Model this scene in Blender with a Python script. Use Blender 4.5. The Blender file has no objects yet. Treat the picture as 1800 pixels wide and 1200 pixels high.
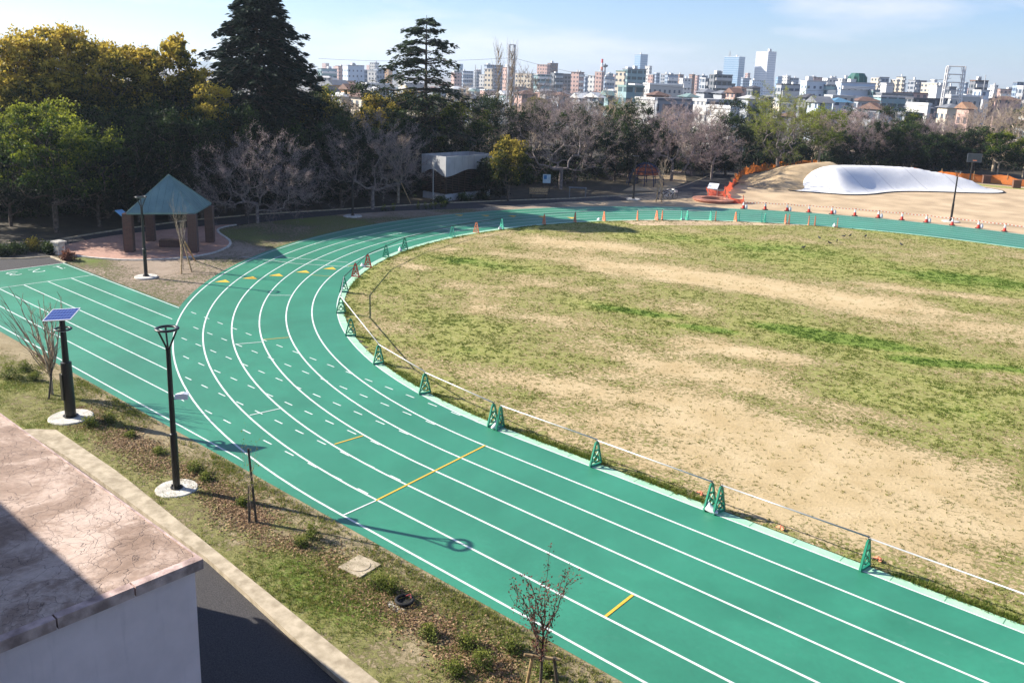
import bpy, math, random
import numpy as np
from mathutils import Vector, Matrix

# ------------------------------------------------------------------ camera
C = bpy.context.scene
COL = C.collection
CAM = np.array([17.925, -20.724, 11.662])
FPX, CX, CY = 1556.97, 900.0, 515.97
YAW, PITCH, ROLL = -0.72056, 0.24194, 0.034454
cf = np.array([math.sin(YAW)*math.cos(PITCH), math.cos(YAW)*math.cos(PITCH), -math.sin(PITCH)])
_r = np.array([math.cos(YAW), -math.sin(YAW), 0.0]); _u = np.cross(_r, cf)
cr = math.cos(ROLL)*_r + math.sin(ROLL)*_u
cu = -math.sin(ROLL)*_r + math.cos(ROLL)*_u
cam = bpy.data.cameras.new('camera'); camo = bpy.data.objects.new('camera', cam); COL.objects.link(camo)
camo.matrix_world = Matrix(((cr[0], cu[0], -cf[0], CAM[0]), (cr[1], cu[1], -cf[1], CAM[1]), (cr[2], cu[2], -cf[2], CAM[2]), (0, 0, 0, 1)))
cam.sensor_width = 36; cam.lens = FPX/1800*36; cam.shift_y = (CY-600)/1800
cam.clip_start = 0.1; cam.clip_end = 30000
C.camera = camo

# ------------------------------------------------------------------ light
SUN_AZ, SUN_EL = math.radians(24.4), math.radians(29.0)     # azimuth towards which the shadows fall
w = bpy.data.worlds.new('World'); C.world = w; w.use_nodes = True
nt = w.node_tree; N = nt.nodes; L = nt.links; N.clear()
out = N.new('ShaderNodeOutputWorld'); bg = N.new('ShaderNodeBackground')
sky = N.new('ShaderNodeTexSky'); sky.sky_type = 'NISHITA'; sky.sun_disc = False
sky.sun_elevation = SUN_EL; sky.air_density = 1.0; sky.dust_density = 0.25; sky.ozone_density = 4.0
sdir = np.array([-math.cos(SUN_AZ)*math.cos(SUN_EL), -math.sin(SUN_AZ)*math.cos(SUN_EL), math.sin(SUN_EL)])
sky.sun_rotation = math.atan2(sdir[0], sdir[1])
bg.inputs['Strength'].default_value = 0.058
tc = N.new('ShaderNodeTexCoord'); mp = N.new('ShaderNodeMapping'); mp.inputs['Scale'].default_value = (1.0, 1.0, 5.0)
mp.inputs['Location'].default_value = (0.35, 0.1, 0.0)
nz = N.new('ShaderNodeTexNoise'); nz.inputs['Scale'].default_value = 3.4; nz.inputs['Detail'].default_value = 9; nz.inputs['Roughness'].default_value = 0.58
cr1 = N.new('ShaderNodeValToRGB'); cr1.color_ramp.elements[0].position = 0.50; cr1.color_ramp.elements[1].position = 0.72
cr1.color_ramp.elements[0].color = (0, 0, 0, 1); cr1.color_ramp.elements[1].color = (0.75, 0.75, 0.75, 1)
mixc = N.new('ShaderNodeMixRGB'); mixc.inputs[2].default_value = (8.4, 8.2, 8.6, 1)
L.new(tc.outputs['Generated'], mp.inputs['Vector']); L.new(mp.outputs['Vector'], nz.inputs['Vector'])
L.new(nz.outputs['Fac'], cr1.inputs['Fac']); L.new(cr1.outputs['Color'], mixc.inputs[0])
tn = N.new('ShaderNodeMixRGB'); tn.blend_type = 'MULTIPLY'; tn.inputs[0].default_value = 1; tn.inputs[2].default_value = (0.93, 1.03, 1.30, 1); L.new(sky.outputs['Color'], tn.inputs[1]); L.new(tn.outputs['Color'], mixc.inputs[1]); L.new(mixc.outputs['Color'], bg.inputs['Color']); L.new(bg.outputs['Background'], out.inputs['Surface'])
sl = bpy.data.lights.new('sun', 'SUN'); sl.energy = 5.0; sl.angle = math.radians(0.4); sl.color = (1.0, 0.93, 0.82)
so = bpy.data.objects.new('sun', sl); COL.objects.link(so)
so.rotation_euler = Vector(sdir).to_track_quat('Z', 'Y').to_euler()
C.view_settings.view_transform = 'Standard'; C.view_settings.look = 'None'; C.view_settings.gamma = 1; C.view_settings.exposure = 1.25
C.cycles.max_bounces = 6; C.cycles.transparent_max_bounces = 4; C.cycles.volume_bounces = 0
C.cycles.use_denoising = True

# ------------------------------------------------------------------ helpers
def ray(px, py):
    d = (px-CX)/FPX*cr-(py-CY)/FPX*cu+cf
    return d
def G(px, py, z=0.0):                       # measured position on the ground (photo survey, 1800 px wide)
    d = ray(px, py); t = (z-CAM[2])/d[2]
    p = CAM+t*d
    return float(p[0]), float(p[1])
def MPP(x, y, z=0):                          # metres per photo pixel there
    return float(np.dot(np.array([x, y, z])-CAM, cf))/FPX
def AT(px, py, dist):                        # point at a horizontal distance
    d = ray(px, py); t = dist/math.hypot(d[0], d[1]); p = CAM+t*d
    return p
def lin(c):
    return tuple(((v/255.)/12.92 if v/255. <= 0.04045 else ((v/255.+0.055)/1.055)**2.4) for v in c)
def tag(o, label=None, cat=None, group=None, kind=None):
    if label: o['label'] = label
    if cat: o['category'] = cat
    if group: o['group'] = group
    if kind: o['kind'] = kind
    return o
def empty(name, loc, label, cat, group=None, rz=0.0):
    o = bpy.data.objects.new(name, None); COL.objects.link(o); o.empty_display_size = 0.3
    o.location = loc; o.rotation_euler = (0, 0, rz)
    return tag(o, label, cat, group)
def copy_tree(o, parent=None):
    c = o.copy(); COL.objects.link(c); c.parent = parent
    for ch in KIDS.get(o.name, []): 
        copy_tree(ch, c)
    return c
KIDS = {}
def link(name, me, mat, parent=None):
    o = bpy.data.objects.new(name, me); COL.objects.link(o)
    if mat is not None:
        for m in (mat if isinstance(mat, (list, tuple)) else [mat]): me.materials.append(m)
    if parent is not None:
        o.parent = parent; KIDS.setdefault(parent.name, []).append(o)
    return o

class MB:
    def __init__(s): s.v = []; s.f = []; s.n = 0; s.mi = []; s.m = 0
    def add(s, V, F):
        V = np.asarray(V, float); s.v.append(V)
        for f in F: s.f.append([i+s.n for i in f]); s.mi.append(s.m)
        s.n += len(V); return s
    def box(s, x0, x1, y0, y1, z0, z1):
        V = [(x0,y0,z0),(x1,y0,z0),(x1,y1,z0),(x0,y1,z0),(x0,y0,z1),(x1,y0,z1),(x1,y1,z1),(x0,y1,z1)]
        return s.add(V, [(0,3,2,1),(4,5,6,7),(0,1,5,4),(1,2,6,5),(2,3,7,6),(3,0,4,7)])
    def obox(s, c, ax, ay, az):               # oriented box: centre and three half-axis vectors
        c, ax, ay, az = [np.array(t, float) for t in (c, ax, ay, az)]
        V = [c+a*ax+b*ay+d*az for d in (-1, 1) for a, b in ((-1,-1),(1,-1),(1,1),(-1,1))]
        return s.add(V, [(0,3,2,1),(4,5,6,7),(0,1,5,4),(1,2,6,5),(2,3,7,6),(3,0,4,7)])
    def tube(s, pts, r, n=8, cap=True):
        P = [np.array(p, float) for p in pts]; k = len(P)
        rr = r if hasattr(r, '__len__') else [r]*k
        V = []; 
        t = P[1]-P[0]; a = np.cross(t, [0,0,1.]); 
        if np.linalg.norm(a) < 1e-6*np.linalg.norm(t)+1e-9: a = np.array([1.,0,0])
        a /= np.linalg.norm(a)
        for i in range(k):
            t = P[min(i+1,k-1)]-P[max(i-1,0)]; t = t/(np.linalg.norm(t)+1e-12)
            a = a-t*np.dot(a,t); a /= np.linalg.norm(a)+1e-12; b = np.cross(t,a)
            for j in range(n):
                g = 2*math.pi*j/n; V.append(P[i]+rr[i]*(math.cos(g)*a+math.sin(g)*b))
        F = [(i*n+j, i*n+(j+1)%n, (i+1)*n+(j+1)%n, (i+1)*n+j) for i in range(k-1) for j in range(n)]
        if cap: F += [tuple(range(n-1,-1,-1)), tuple((k-1)*n+j for j in range(n))]
        return s.add(V, F)
    def lathe(s, prof, n=16, c=(0,0,0)):
        V = []; 
        for (r, z) in prof:
            for j in range(n):
                g = 2*math.pi*j/n; V.append((c[0]+r*math.cos(g), c[1]+r*math.sin(g), c[2]+z))
        k = len(prof)
        F = [(i*n+j, i*n+(j+1)%n, (i+1)*n+(j+1)%n, (i+1)*n+j) for i in range(k-1) for j in range(n)]
        F += [tuple(range(n-1,-1,-1)), tuple((k-1)*n+j for j in range(n))]
        return s.add(V, F)
    def torus(s, c, R, r, n=32, m=8, squash=1.0):
        V = []
        for i in range(n):
            g = 2*math.pi*i/n
            for j in range(m):
                h = 2*math.pi*j/m; q = R+r*math.cos(h)
                V.append((c[0]+q*math.cos(g), c[1]+q*math.sin(g), c[2]+r*squash*math.sin(h)))
        F = [(i*m+j, ((i+1)%n)*m+j, ((i+1)%n)*m+(j+1)%m, i*m+(j+1)%m) for i in range(n) for j in range(m)]
        return s.add(V, F)
    def poly(s, pts, z):
        return s.add([(p[0],p[1],z) for p in pts], [tuple(range(len(pts)))])
    def prism(s, pts, z0, z1):
        n = len(pts)
        V = [(p[0],p[1],z0) for p in pts]+[(p[0],p[1],z1) for p in pts]
        return s.add(V, [tuple(range(n-1,-1,-1)), tuple(range(n,2*n))]+[(i,(i+1)%n,n+(i+1)%n,n+i) for i in range(n)])
    def ribbon(s, pts, wd, z, closed=False):
        P = np.array(pts, float); k = len(P); V = []
        for i in range(k):
            a = P[(i-1)%k] if (closed or i>0) else P[i]; b = P[(i+1)%k] if (closed or i<k-1) else P[i]
            t = b-a; t = t/(np.linalg.norm(t)+1e-12); nrm = np.array([-t[1],t[0]])
            V += [tuple(P[i]+nrm*wd/2)+(z,), tuple(P[i]-nrm*wd/2)+(z,)]
        F = [(2*i, 2*i+1, (2*i+3)%(2*k), (2*i+2)%(2*k)) for i in range(k if closed else k-1)]
        return s.add(V, F)
    def wall(s, pts, wd, z0, z1):             # raised strip (kerb) along a polyline
        P = np.array(pts, float); k = len(P); V = []
        for i in range(k):
            t = P[min(i+1,k-1)]-P[max(i-1,0)]; t = t/(np.linalg.norm(t)+1e-12); nrm = np.array([-t[1],t[0]])
            a = P[i]+nrm*wd/2; b = P[i]-nrm*wd/2
            V += [(a[0],a[1],z0),(b[0],b[1],z0),(b[0],b[1],z1),(a[0],a[1],z1)]
        F = []
        for i in range(k-1):
            o = 4*i
            for q in range(4): F.append((o+q, o+(q+1)%4, o+4+(q+1)%4, o+4+q))
        F += [(0,3,2,1), (4*k-4,4*k-3,4*k-2,4*k-1)]
        return s.add(V, F)
    def build(s, name, mat, parent=None, smooth=False, flip=False):
        me = bpy.data.meshes.new(name)
        V = np.concatenate(s.v) if s.v else np.zeros((0,3))
        me.from_pydata(V.tolist(), [], s.f); me.update()
        o = link(name, me, mat, parent)
        if any(s.mi): me.polygons.foreach_set('material_index', s.mi)
        if smooth: me.polygons.foreach_set('use_smooth', [True]*len(me.polygons))
        return o

def quads_mesh(name, V, k, attrs=None):       # V (n*k,3): n separate k-gons
    n = len(V)//k; me = bpy.data.meshes.new(name)
    me.vertices.add(len(V)); me.vertices.foreach_set('co', np.ascontiguousarray(V, dtype=np.float32).ravel())
    me.loops.add(len(V)); me.loops.foreach_set('vertex_index', np.arange(len(V), dtype=np.int32))
    me.polygons.add(n); me.polygons.foreach_set('loop_start', np.arange(n, dtype=np.int32)*k)
    me.polygons.foreach_set('loop_total', np.full(n, k, dtype=np.int32))
    me.update(calc_edges=True)
    for nm, a in (attrs or {}).items():
        at = me.attributes.new(nm, 'FLOAT', 'POINT'); at.data.foreach_set('value', np.ascontiguousarray(a, dtype=np.float32))
    return me
def indexed_mesh(name, V, F, attrs=None):      # F (m,4)
    F = np.asarray(F, np.int32); m, k = F.shape; me = bpy.data.meshes.new(name)
    me.vertices.add(len(V)); me.vertices.foreach_set('co', np.ascontiguousarray(V, dtype=np.float32).ravel())
    me.loops.add(m*k); me.loops.foreach_set('vertex_index', F.ravel())
    me.polygons.add(m); me.polygons.foreach_set('loop_start', np.arange(m, dtype=np.int32)*k)
    me.polygons.foreach_set('loop_total', np.full(m, k, dtype=np.int32)); me.update(calc_edges=True)
    for nm, a in (attrs or {}).items():
        at = me.attributes.new(nm, 'FLOAT', 'POINT'); at.data.foreach_set('value', np.ascontiguousarray(a, dtype=np.float32))
    return me

# ------------------------------------------------------------------ materials
def newmat(name):
    m = bpy.data.materials.new(name); m.use_nodes = True
    return m, m.node_tree.nodes, m.node_tree.links, m.node_tree.nodes['Principled BSDF']
def mat(name, col, rough=0.7, metal=0.0, var=0.12, scale=3.0, bump=0.0, spec=0.3, col2=None, scale2=None):
    """plain surface with a little procedural mottling; col/col2 linear base colours"""
    m, n, l, b = newmat(name)
    b.inputs['Roughness'].default_value = rough; b.inputs['Metallic'].default_value = metal
    b.inputs['Specular IOR Level'].default_value = spec
    t = n.new('ShaderNodeTexCoord'); z = n.new('ShaderNodeTexNoise'); z.inputs['Scale'].default_value = scale; z.inputs['Detail'].default_value = 6
    l.new(t.outputs['Object'], z.inputs['Vector'])
    r = n.new('ShaderNodeValToRGB'); r.color_ramp.elements[0].position = 0.35; r.color_ramp.elements[1].position = 0.65
    c2 = col2 or col
    r.color_ramp.elements[0].color = tuple(max(0, v*(1-var)) for v in col)+(1,)
    r.color_ramp.elements[1].color = tuple(min(1, v*(1+var)) for v in c2)+(1,)
    l.new(z.outputs['Fac'], r.inputs['Fac']); l.new(r.outputs['Color'], b.inputs['Base Color'])
    if bump:
        z2 = n.new('ShaderNodeTexNoise'); z2.inputs['Scale'].default_value = scale2 or scale*6; z2.inputs['Detail'].default_value = 4
        l.new(t.outputs['Object'], z2.inputs['Vector'])
        bp = n.new('ShaderNodeBump'); bp.inputs['Strength'].default_value = bump; bp.inputs['Distance'].default_value = 0.02
        l.new(z2.outputs['Fac'], bp.inputs['Height']); l.new(bp.outputs['Normal'], b.inputs['Normal'])
    return m
def noise(n, l, vec, scale, detail=5, rough=0.6, dist=0.0):
    z = n.new('ShaderNodeTexNoise'); z.inputs['Scale'].default_value = scale; z.inputs['Detail'].default_value = detail
    z.inputs['Roughness'].default_value = rough; z.inputs['Distortion'].default_value = dist
    l.new(vec, z.inputs['Vector']); return z.outputs['Fac']
def ramp(n, l, fac, stops):
    r = n.new('ShaderNodeValToRGB'); e = r.color_ramp.elements
    while len(e) < len(stops): e.new(0.5)
    for k, (p, c) in enumerate(stops):
        e[k].position = p; e[k].color = (c if hasattr(c, '__len__') else (c, c, c))[:3]+(1,) if hasattr(c, '__len__') else (c, c, c, 1)
    l.new(fac, r.inputs['Fac']); return r.outputs['Color']
def mix(n, l, fac, a, b, typ='MIX'):
    x = n.new('ShaderNodeMixRGB'); x.blend_type = typ
    for i, v in ((0, fac), (1, a), (2, b)):
        if isinstance(v, (int, float)): x.inputs[i].default_value = v if i == 0 else (v, v, v, 1)
        elif isinstance(v, tuple): x.inputs[i].default_value = v[:3]+(1,)
        else: l.new(v, x.inputs[i])
    return x.outputs['Color']
def math_(n, l, op, a, b=0.0):
    x = n.new('ShaderNodeMath'); x.operation = op; x.use_clamp = False
    for i, v in ((0, a), (1, b)):
        if isinstance(v, (int, float)): x.inputs[i].default_value = v
        else: l.new(v, x.inputs[i])
    return x.outputs[0]
def attr(n, name):
    a = n.new('ShaderNodeAttribute'); a.attribute_name = name; return a.outputs['Fac']
def bump(n, l, b, h, strength=0.5, dist=0.02):
    bp = n.new('ShaderNodeBump'); bp.inputs['Strength'].default_value = strength; bp.inputs['Distance'].default_value = dist
    l.new(h, bp.inputs['Height']); l.new(bp.outputs['Normal'], b.inputs['Normal'])
def objco(n):
    return n.new('ShaderNodeTexCoord').outputs['Object']

M = {}
# track surface: poured teal resin, worn and faintly blotched
m, n, l, b = newmat('teal_track'); o = objco(n)
f1 = noise(n, l, o, 0.35, 6, 0.6, 0.4); f2 = noise(n, l, o, 9.0, 5, 0.7); f3 = noise(n, l, o, 120.0, 3, 0.6)
c1 = ramp(n, l, f1, [(0.3, (0.018, 0.180, 0.096)), (0.7, (0.030, 0.238, 0.136))])
c2 = ramp(n, l, f2, [(0.25, 0.90), (0.75, 1.08)])
c3 = ramp(n, l, noise(n, l, o, 2.2, 8, 0.75, 1.2), [(0.60, (0, 0, 0)), (0.78, (1, 1, 1))])
x = mix(n, l, 1.0, c1, c2, 'MULTIPLY'); x = mix(n, l, 1.0, x, ramp(n, l, noise(n, l, o, 0.09, 7, 0.7, 1.5), [(0.35, 0.86), (0.65, 1.12)]), 'MULTIPLY'); x = mix(n, l, math_(n, l, 'MULTIPLY', c3, 0.34), x, (0.16, 0.36, 0.27))
l.new(x, b.inputs['Base Color']); b.inputs['Roughness'].default_value = 0.50; b.inputs['Specular IOR Level'].default_value = 0.9
bump(n, l, b, f3, 0.25, 0.004); M['track'] = m
M['line'] = mat('white_paint', (0.66, 0.70, 0.67), 0.6, var=0.12, scale=6)
M['yellow'] = mat('yellow_paint', (0.72, 0.44, 0.05), 0.6, var=0.10, scale=20)
# mint painted border with block joints
m, n, l, b = newmat('mint_border'); o = objco(n)
f1 = noise(n, l, o, 1.3, 6, 0.7); c1 = ramp(n, l, f1, [(0.3, (0.26, 0.56, 0.36)), (0.7, (0.46, 0.66, 0.46))])
f2 = noise(n, l, o, 14, 4, 0.7); c2 = ramp(n, l, f2, [(0.3, 0.88), (0.7, 1.05)])
l.new(mix(n, l, 1.0, c1, c2, 'MULTIPLY'), b.inputs['Base Color']); b.inputs['Roughness'].default_value = 0.7; M['mint'] = m
# infield: dry earth with turf where the attribute says so
def turf_mat(name, earth1, earth2, g1, g2, gdark, thr=0.0):
    m, n, l, b = newmat(name); o = objco(n)
    a = attr(n, 'green')
    f1 = noise(n, l, o, 0.55, 7, 0.65, 0.6); f2 = noise(n, l, o, 3.2, 7, 0.72, 0.5); f3 = noise(n, l, o, 7.0, 7, 0.82, 0.4); f4 = noise(n, l, o, 70.0, 3, 0.7)
    e = ramp(n, l, f1, [(0.35, earth1), (0.65, earth2)])
    e = mix(n, l, 1.0, e, ramp(n, l, f3, [(0.25, 0.80), (0.7, 1.10)]), 'MULTIPLY')
    e = mix(n, l, 1.0, e, ramp(n, l, f4, [(0.3, 0.85), (0.7, 1.08)]), 'MULTIPLY')
    g = mix(n, l, ramp(n, l, f2, [(0.35, (0, 0, 0)), (0.65, (1, 1, 1))]), g1, g2)
    g = mix(n, l, ramp(n, l, f3, [(0.40, (0, 0, 0)), (0.75, (1, 1, 1))]), g, gdark)
    s = math_(n, l, 'ADD', math_(n, l, 'MULTIPLY', f2, 0.60), math_(n, l, 'MULTIPLY', f3, 1.35))
    s = math_(n, l, 'ADD', s, math_(n, l, 'SUBTRACT', math_(n, l, 'MULTIPLY', a, 0.50), 0.66+thr))
    k = ramp(n, l, s, [(0.475, (0, 0, 0)), (0.555, (1, 1, 1))])
    viv = math_(n, l, 'MULTIPLY', ramp(n, l, math_(n, l, 'ADD', a, math_(n, l, 'MULTIPLY', math_(n, l, 'SUBTRACT', f3, 0.5), 1.6)), [(0.78, (0, 0, 0)), (1.05, (1, 1, 1))]), 0.75)
    g = mix(n, l, viv, g, (0.125, 0.21, 0.028))
    l.new(mix(n, l, k, e, g), b.inputs['Base Color']); b.inputs['Roughness'].default_value = 0.95; b.inputs['Specular IOR Level'].default_value = 0.1
    bump(n, l, b, math_(n, l, 'ADD', f3, math_(n, l, 'MULTIPLY', k, 0.8)), 0.9, 0.05)
    return m
M['field'] = turf_mat('infield_turf', (0.51, 0.385, 0.205), (0.62, 0.485, 0.285), (0.265, 0.275, 0.060), (0.46, 0.415, 0.18), (0.115, 0.150, 0.026))
M['bed'] = turf_mat('bed_turf', (0.30, 0.24, 0.135), (0.44, 0.36, 0.225), (0.22, 0.225, 0.070), (0.33, 0.30, 0.13), (0.13, 0.13, 0.045))
M['lawn'] = turf_mat('dry_lawn', (0.30, 0.235, 0.175), (0.40, 0.32, 0.245), (0.15, 0.16, 0.055), (0.20, 0.20, 0.09), (0.09, 0.10, 0.04), 0.03)
M['litter'] = mat('woodland_floor', (0.075, 0.058, 0.035), 0.95, var=0.5, scale=1.2, bump=0.6, col2=(0.13, 0.105, 0.06))
# wide ground: woodland floor near, city ground far away
m, n, l, b = newmat('wide_ground'); o = objco(n)
f1 = noise(n, l, o, 0.9, 8, 0.7, 0.4); c1 = ramp(n, l, f1, [(0.3, (0.030, 0.024, 0.014)), (0.7, (0.085, 0.066, 0.038))])
f2 = noise(n, l, o, 0.02, 8, 0.7); c2 = ramp(n, l, f2, [(0.35, (0.09, 0.10, 0.07)), (0.5, (0.22, 0.21, 0.20)), (0.7, (0.16, 0.14, 0.13))])
ln = n.new('ShaderNodeVectorMath'); ln.operation = 'LENGTH'; l.new(o, ln.inputs[0])
l.new(mix(n, l, ramp(n, l, math_(n, l, 'DIVIDE', ln.outputs['Value'], 400.0), [(0.4, (0, 0, 0)), (0.6, (1, 1, 1))]), c1, c2), b.inputs['Base Color'])
b.inputs['Roughness'].default_value = 0.95; M['ground'] = m
M['sand'] = mat('sandy_yard', (0.42, 0.31, 0.19), 0.95, var=0.10, scale=0.35, bump=0.3, col2=(0.50, 0.375, 0.235), scale2=8)
M['moundsoil'] = mat('mound_soil', (0.37, 0.27, 0.155), 0.95, var=0.12, scale=0.8, bump=0.5, col2=(0.45, 0.335, 0.20), scale2=7)
M['asphalt'] = mat('asphalt', (0.040, 0.038, 0.040), 0.9, var=0.22, scale=40, bump=0.4, col2=(0.062, 0.058, 0.058), scale2=150)
M['concrete'] = mat('concrete_kerb', (0.36, 0.295, 0.20), 0.9, var=0.14, scale=4, bump=0.3, col2=(0.44, 0.37, 0.265), scale2=40)
M['pad'] = mat('concrete_pad', (0.46, 0.43, 0.37), 0.9, var=0.14, scale=5, bump=0.3, col2=(0.56, 0.53, 0.47))
# red paving with joints
m, n, l, b = newmat('red_paving'); o = objco(n)
br = n.new('ShaderNodeTexBrick'); br.inputs['Scale'].default_value = 1.0; br.inputs['Brick Width'].default_value = 0.22; br.inputs['Row Height'].default_value = 0.11
br.inputs['Mortar Size'].default_value = 0.006
br.inputs['Color1'].default_value = (0.40, 0.215, 0.155, 1); br.inputs['Color2'].default_value = (0.47, 0.27, 0.20, 1); br.inputs['Mortar'].default_value = (0.30, 0.22, 0.17, 1)
l.new(o, br.inputs['Vector']); l.new(mix(n, l, 1.0, br.outputs['Color'], ramp(n, l, noise(n, l, o, 0.9), [(0.3, 0.85), (0.7, 1.1)]), 'MULTIPLY'), b.inputs['Base Color'])
b.inputs['Roughness'].default_value = 0.85; M['paving'] = m
# cracked waterproofing on the flat roof
m, n, l, b = newmat('cracked_roof'); o = objco(n)
wp = n.new('ShaderNodeVectorMath'); wp.operation = 'ADD'; nv = n.new('ShaderNodeTexNoise'); nv.inputs['Scale'].default_value = 2.0; nv.inputs['Detail'].default_value = 4
sc = n.new('ShaderNodeVectorMath'); sc.operation = 'SCALE'; sc.inputs['Scale'].default_value = 0.5
l.new(o, nv.inputs['Vector']); l.new(nv.outputs['Color'], sc.inputs[0]); l.new(o, wp.inputs[0]); l.new(sc.outputs[0], wp.inputs[1])
vo = n.new('ShaderNodeTexVoronoi'); vo.feature = 'DISTANCE_TO_EDGE'; vo.inputs['Scale'].default_value = 2.3; l.new(wp.outputs[0], vo.inputs['Vector'])
vo2 = n.new('ShaderNodeTexVoronoi'); vo2.feature = 'DISTANCE_TO_EDGE'; vo2.inputs['Scale'].default_value = 5.5; l.new(wp.outputs[0], vo2.inputs['Vector'])
f1 = noise(n, l, o, 0.55, 8, 0.72, 0.5)
c1 = ramp(n, l, f1, [(0.36, (0.25, 0.165, 0.115)), (0.46, (0.33, 0.23, 0.17)), (0.53, (0.50, 0.375, 0.295)), (0.70, (0.63, 0.49, 0.40))])
c1 = mix(n, l, 1.0, c1, ramp(n, l, noise(n, l, o, 7, 6, 0.7), [(0.3, 0.78), (0.65, 1.08)]), 'MULTIPLY')
k1 = ramp(n, l, vo.outputs['Distance'], [(0.0, (1, 1, 1)), (0.013, (0, 0, 0))])
k2 = ramp(n, l, vo2.outputs['Distance'], [(0.0, (1, 1, 1)), (0.020, (0, 0, 0))])
gate = ramp(n, l, noise(n, l, o, 0.9, 3), [(0.45, (0, 0, 0)), (0.55, (1, 1, 1))])
k = mix(n, l, 1.0, k1, mix(n, l, 1.0, k2, gate, 'MULTIPLY'), 'ADD')
l.new(mix(n, l, math_(n, l, 'MULTIPLY', k, 0.62), c1, (0.06, 0.035, 0.028)), b.inputs['Base Color'])
b.inputs['Roughness'].default_value = 0.88; bump(n, l, b, math_(n, l, 'SUBTRACT', f1, k), 0.5, 0.02); M['roof'] = m
# painted concrete wall with streaks
def wall_mat(name, col, streak=0.35):
    m, n, l, b = newmat(name); o = objco(n)
    mpn = n.new('ShaderNodeMapping'); mpn.inputs['Scale'].default_value = (3.0, 3.0, 0.25); l.new(o, mpn.inputs['Vector'])
    f = noise(n, l, mpn.outputs['Vector'], 1.2, 6, 0.7); f2 = noise(n, l, o, 1.1, 6, 0.6)
    c = mix(n, l, 1.0, col, ramp(n, l, f2, [(0.3, 0.84), (0.7, 1.05)]), 'MULTIPLY')
    c = mix(n, l, ramp(n, l, f, [(0.54, (0, 0, 0)), (0.78, (streak, streak, streak))]), c, tuple(v*0.35 for v in col))
    l.new(c, b.inputs['Base Color']); b.inputs['Roughness'].default_value = 0.85
    bump(n, l, b, noise(n, l, o, 45, 4), 0.25, 0.01)
    return m
M['wall'] = wall_mat('painted_concrete', (0.78, 0.64, 0.63))
M['schoolwall'] = wall_mat('cream_wall', (0.60, 0.55, 0.47))
M['fascia'] = wall_mat('white_fascia', (0.46, 0.47, 0.48), 0.6)
M['black'] = mat('black_metal', (0.012, 0.011, 0.011), 0.42, var=0.1, spec=0.5)
M['steel'] = mat('brushed_metal', (0.55, 0.55, 0.55), 0.35, 1.0, var=0.08)
M['lens'] = mat('lamp_lens', (0.75, 0.76, 0.78), 0.12, var=0.02, spec=0.8)
M['whitebox'] = mat('white_casing', (0.74, 0.75, 0.78), 0.35, var=0.04, spec=0.5)
M['greenp'] = mat('green_plastic', (0.015, 0.205, 0.125), 0.42, var=0.10, scale=8, spec=0.5)
M['mintp'] = mat('faded_green_plastic', (0.09, 0.46, 0.33), 0.45, var=0.10, scale=8, spec=0.5)
M['redp'] = mat('red_plastic', (0.62, 0.045, 0.022), 0.42, var=0.08, scale=8, spec=0.5)
M['salmon'] = mat('faded_orange_plastic', (0.72, 0.235, 0.115), 0.5, var=0.10, scale=8, spec=0.4)
M['whitep'] = mat('white_pipe', (0.62, 0.60, 0.57), 0.4, var=0.06, scale=10, spec=0.5)
M['greypipe'] = mat('grey_pipe', (0.36, 0.37, 0.38), 0.4, 0.4, var=0.1, scale=10)
M['darkchain'] = mat('dark_chain', (0.03, 0.045, 0.045), 0.5, 0.0)
M['bag'] = mat('weight_bag', (0.70, 0.69, 0.70), 0.6, var=0.1, scale=9, bump=0.3)
M['rubber'] = mat('black_rubber', (0.02, 0.02, 0.02), 0.8)
M['teal_roof'] = None
m, n, l, b = newmat('standing_seam_roof'); o = objco(n)
f = noise(n, l, o, 0.9, 5, 0.6); c = ramp(n, l, f, [(0.35, (0.13, 0.225, 0.22)), (0.65, (0.20, 0.315, 0.295))])
l.new(c, b.inputs['Base Color']); b.inputs['Roughness'].default_value = 0.38; b.inputs['Metallic'].default_value = 0.3; M['teal_roof'] = m
m, n, l, b = newmat('brown_brick'); o = objco(n)
br = n.new('ShaderNodeTexBrick'); br.inputs['Scale'].default_value = 1.0; br.inputs['Brick Width'].default_value = 0.21; br.inputs['Row Height'].default_value = 0.07; br.inputs['Mortar Size'].default_value = 0.008
br.inputs['Color1'].default_value = (0.085, 0.042, 0.032, 1); br.inputs['Color2'].default_value = (0.12, 0.058, 0.042, 1); br.inputs['Mortar'].default_value = (0.10, 0.08, 0.07, 1)
rt = n.new('ShaderNodeMapping'); rt.inputs['Rotation'].default_value = (math.pi/2, 0, 0); l.new(o, rt.inputs['Vector'])
l.new(rt.outputs['Vector'], br.inputs['Vector']); l.new(br.outputs['Color'], b.inputs['Base Color']); b.inputs['Roughness'].default_value = 0.8; M['brick'] = m
M['bark'] = mat('bark', (0.075, 0.058, 0.045), 0.9, var=0.3, scale=6, bump=0.8, col2=(0.13, 0.10, 0.08))
M['barkg'] = mat('grey_bark', (0.17, 0.14, 0.135), 0.85, var=0.3, scale=6, bump=0.6, col2=(0.24, 0.20, 0.175))
M['barkp'] = mat('pale_bark', (0.30, 0.235, 0.165), 0.85, var=0.25, scale=7, bump=0.5, col2=(0.42, 0.34, 0.25))
M['stake'] = mat('timber_stake', (0.30, 0.20, 0.10), 0.8, var=0.3, scale=9, col2=(0.42, 0.29, 0.15))
M['darkstake'] = mat('dark_stake', (0.07, 0.058, 0.045), 0.8, var=0.3, scale=9)
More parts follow.
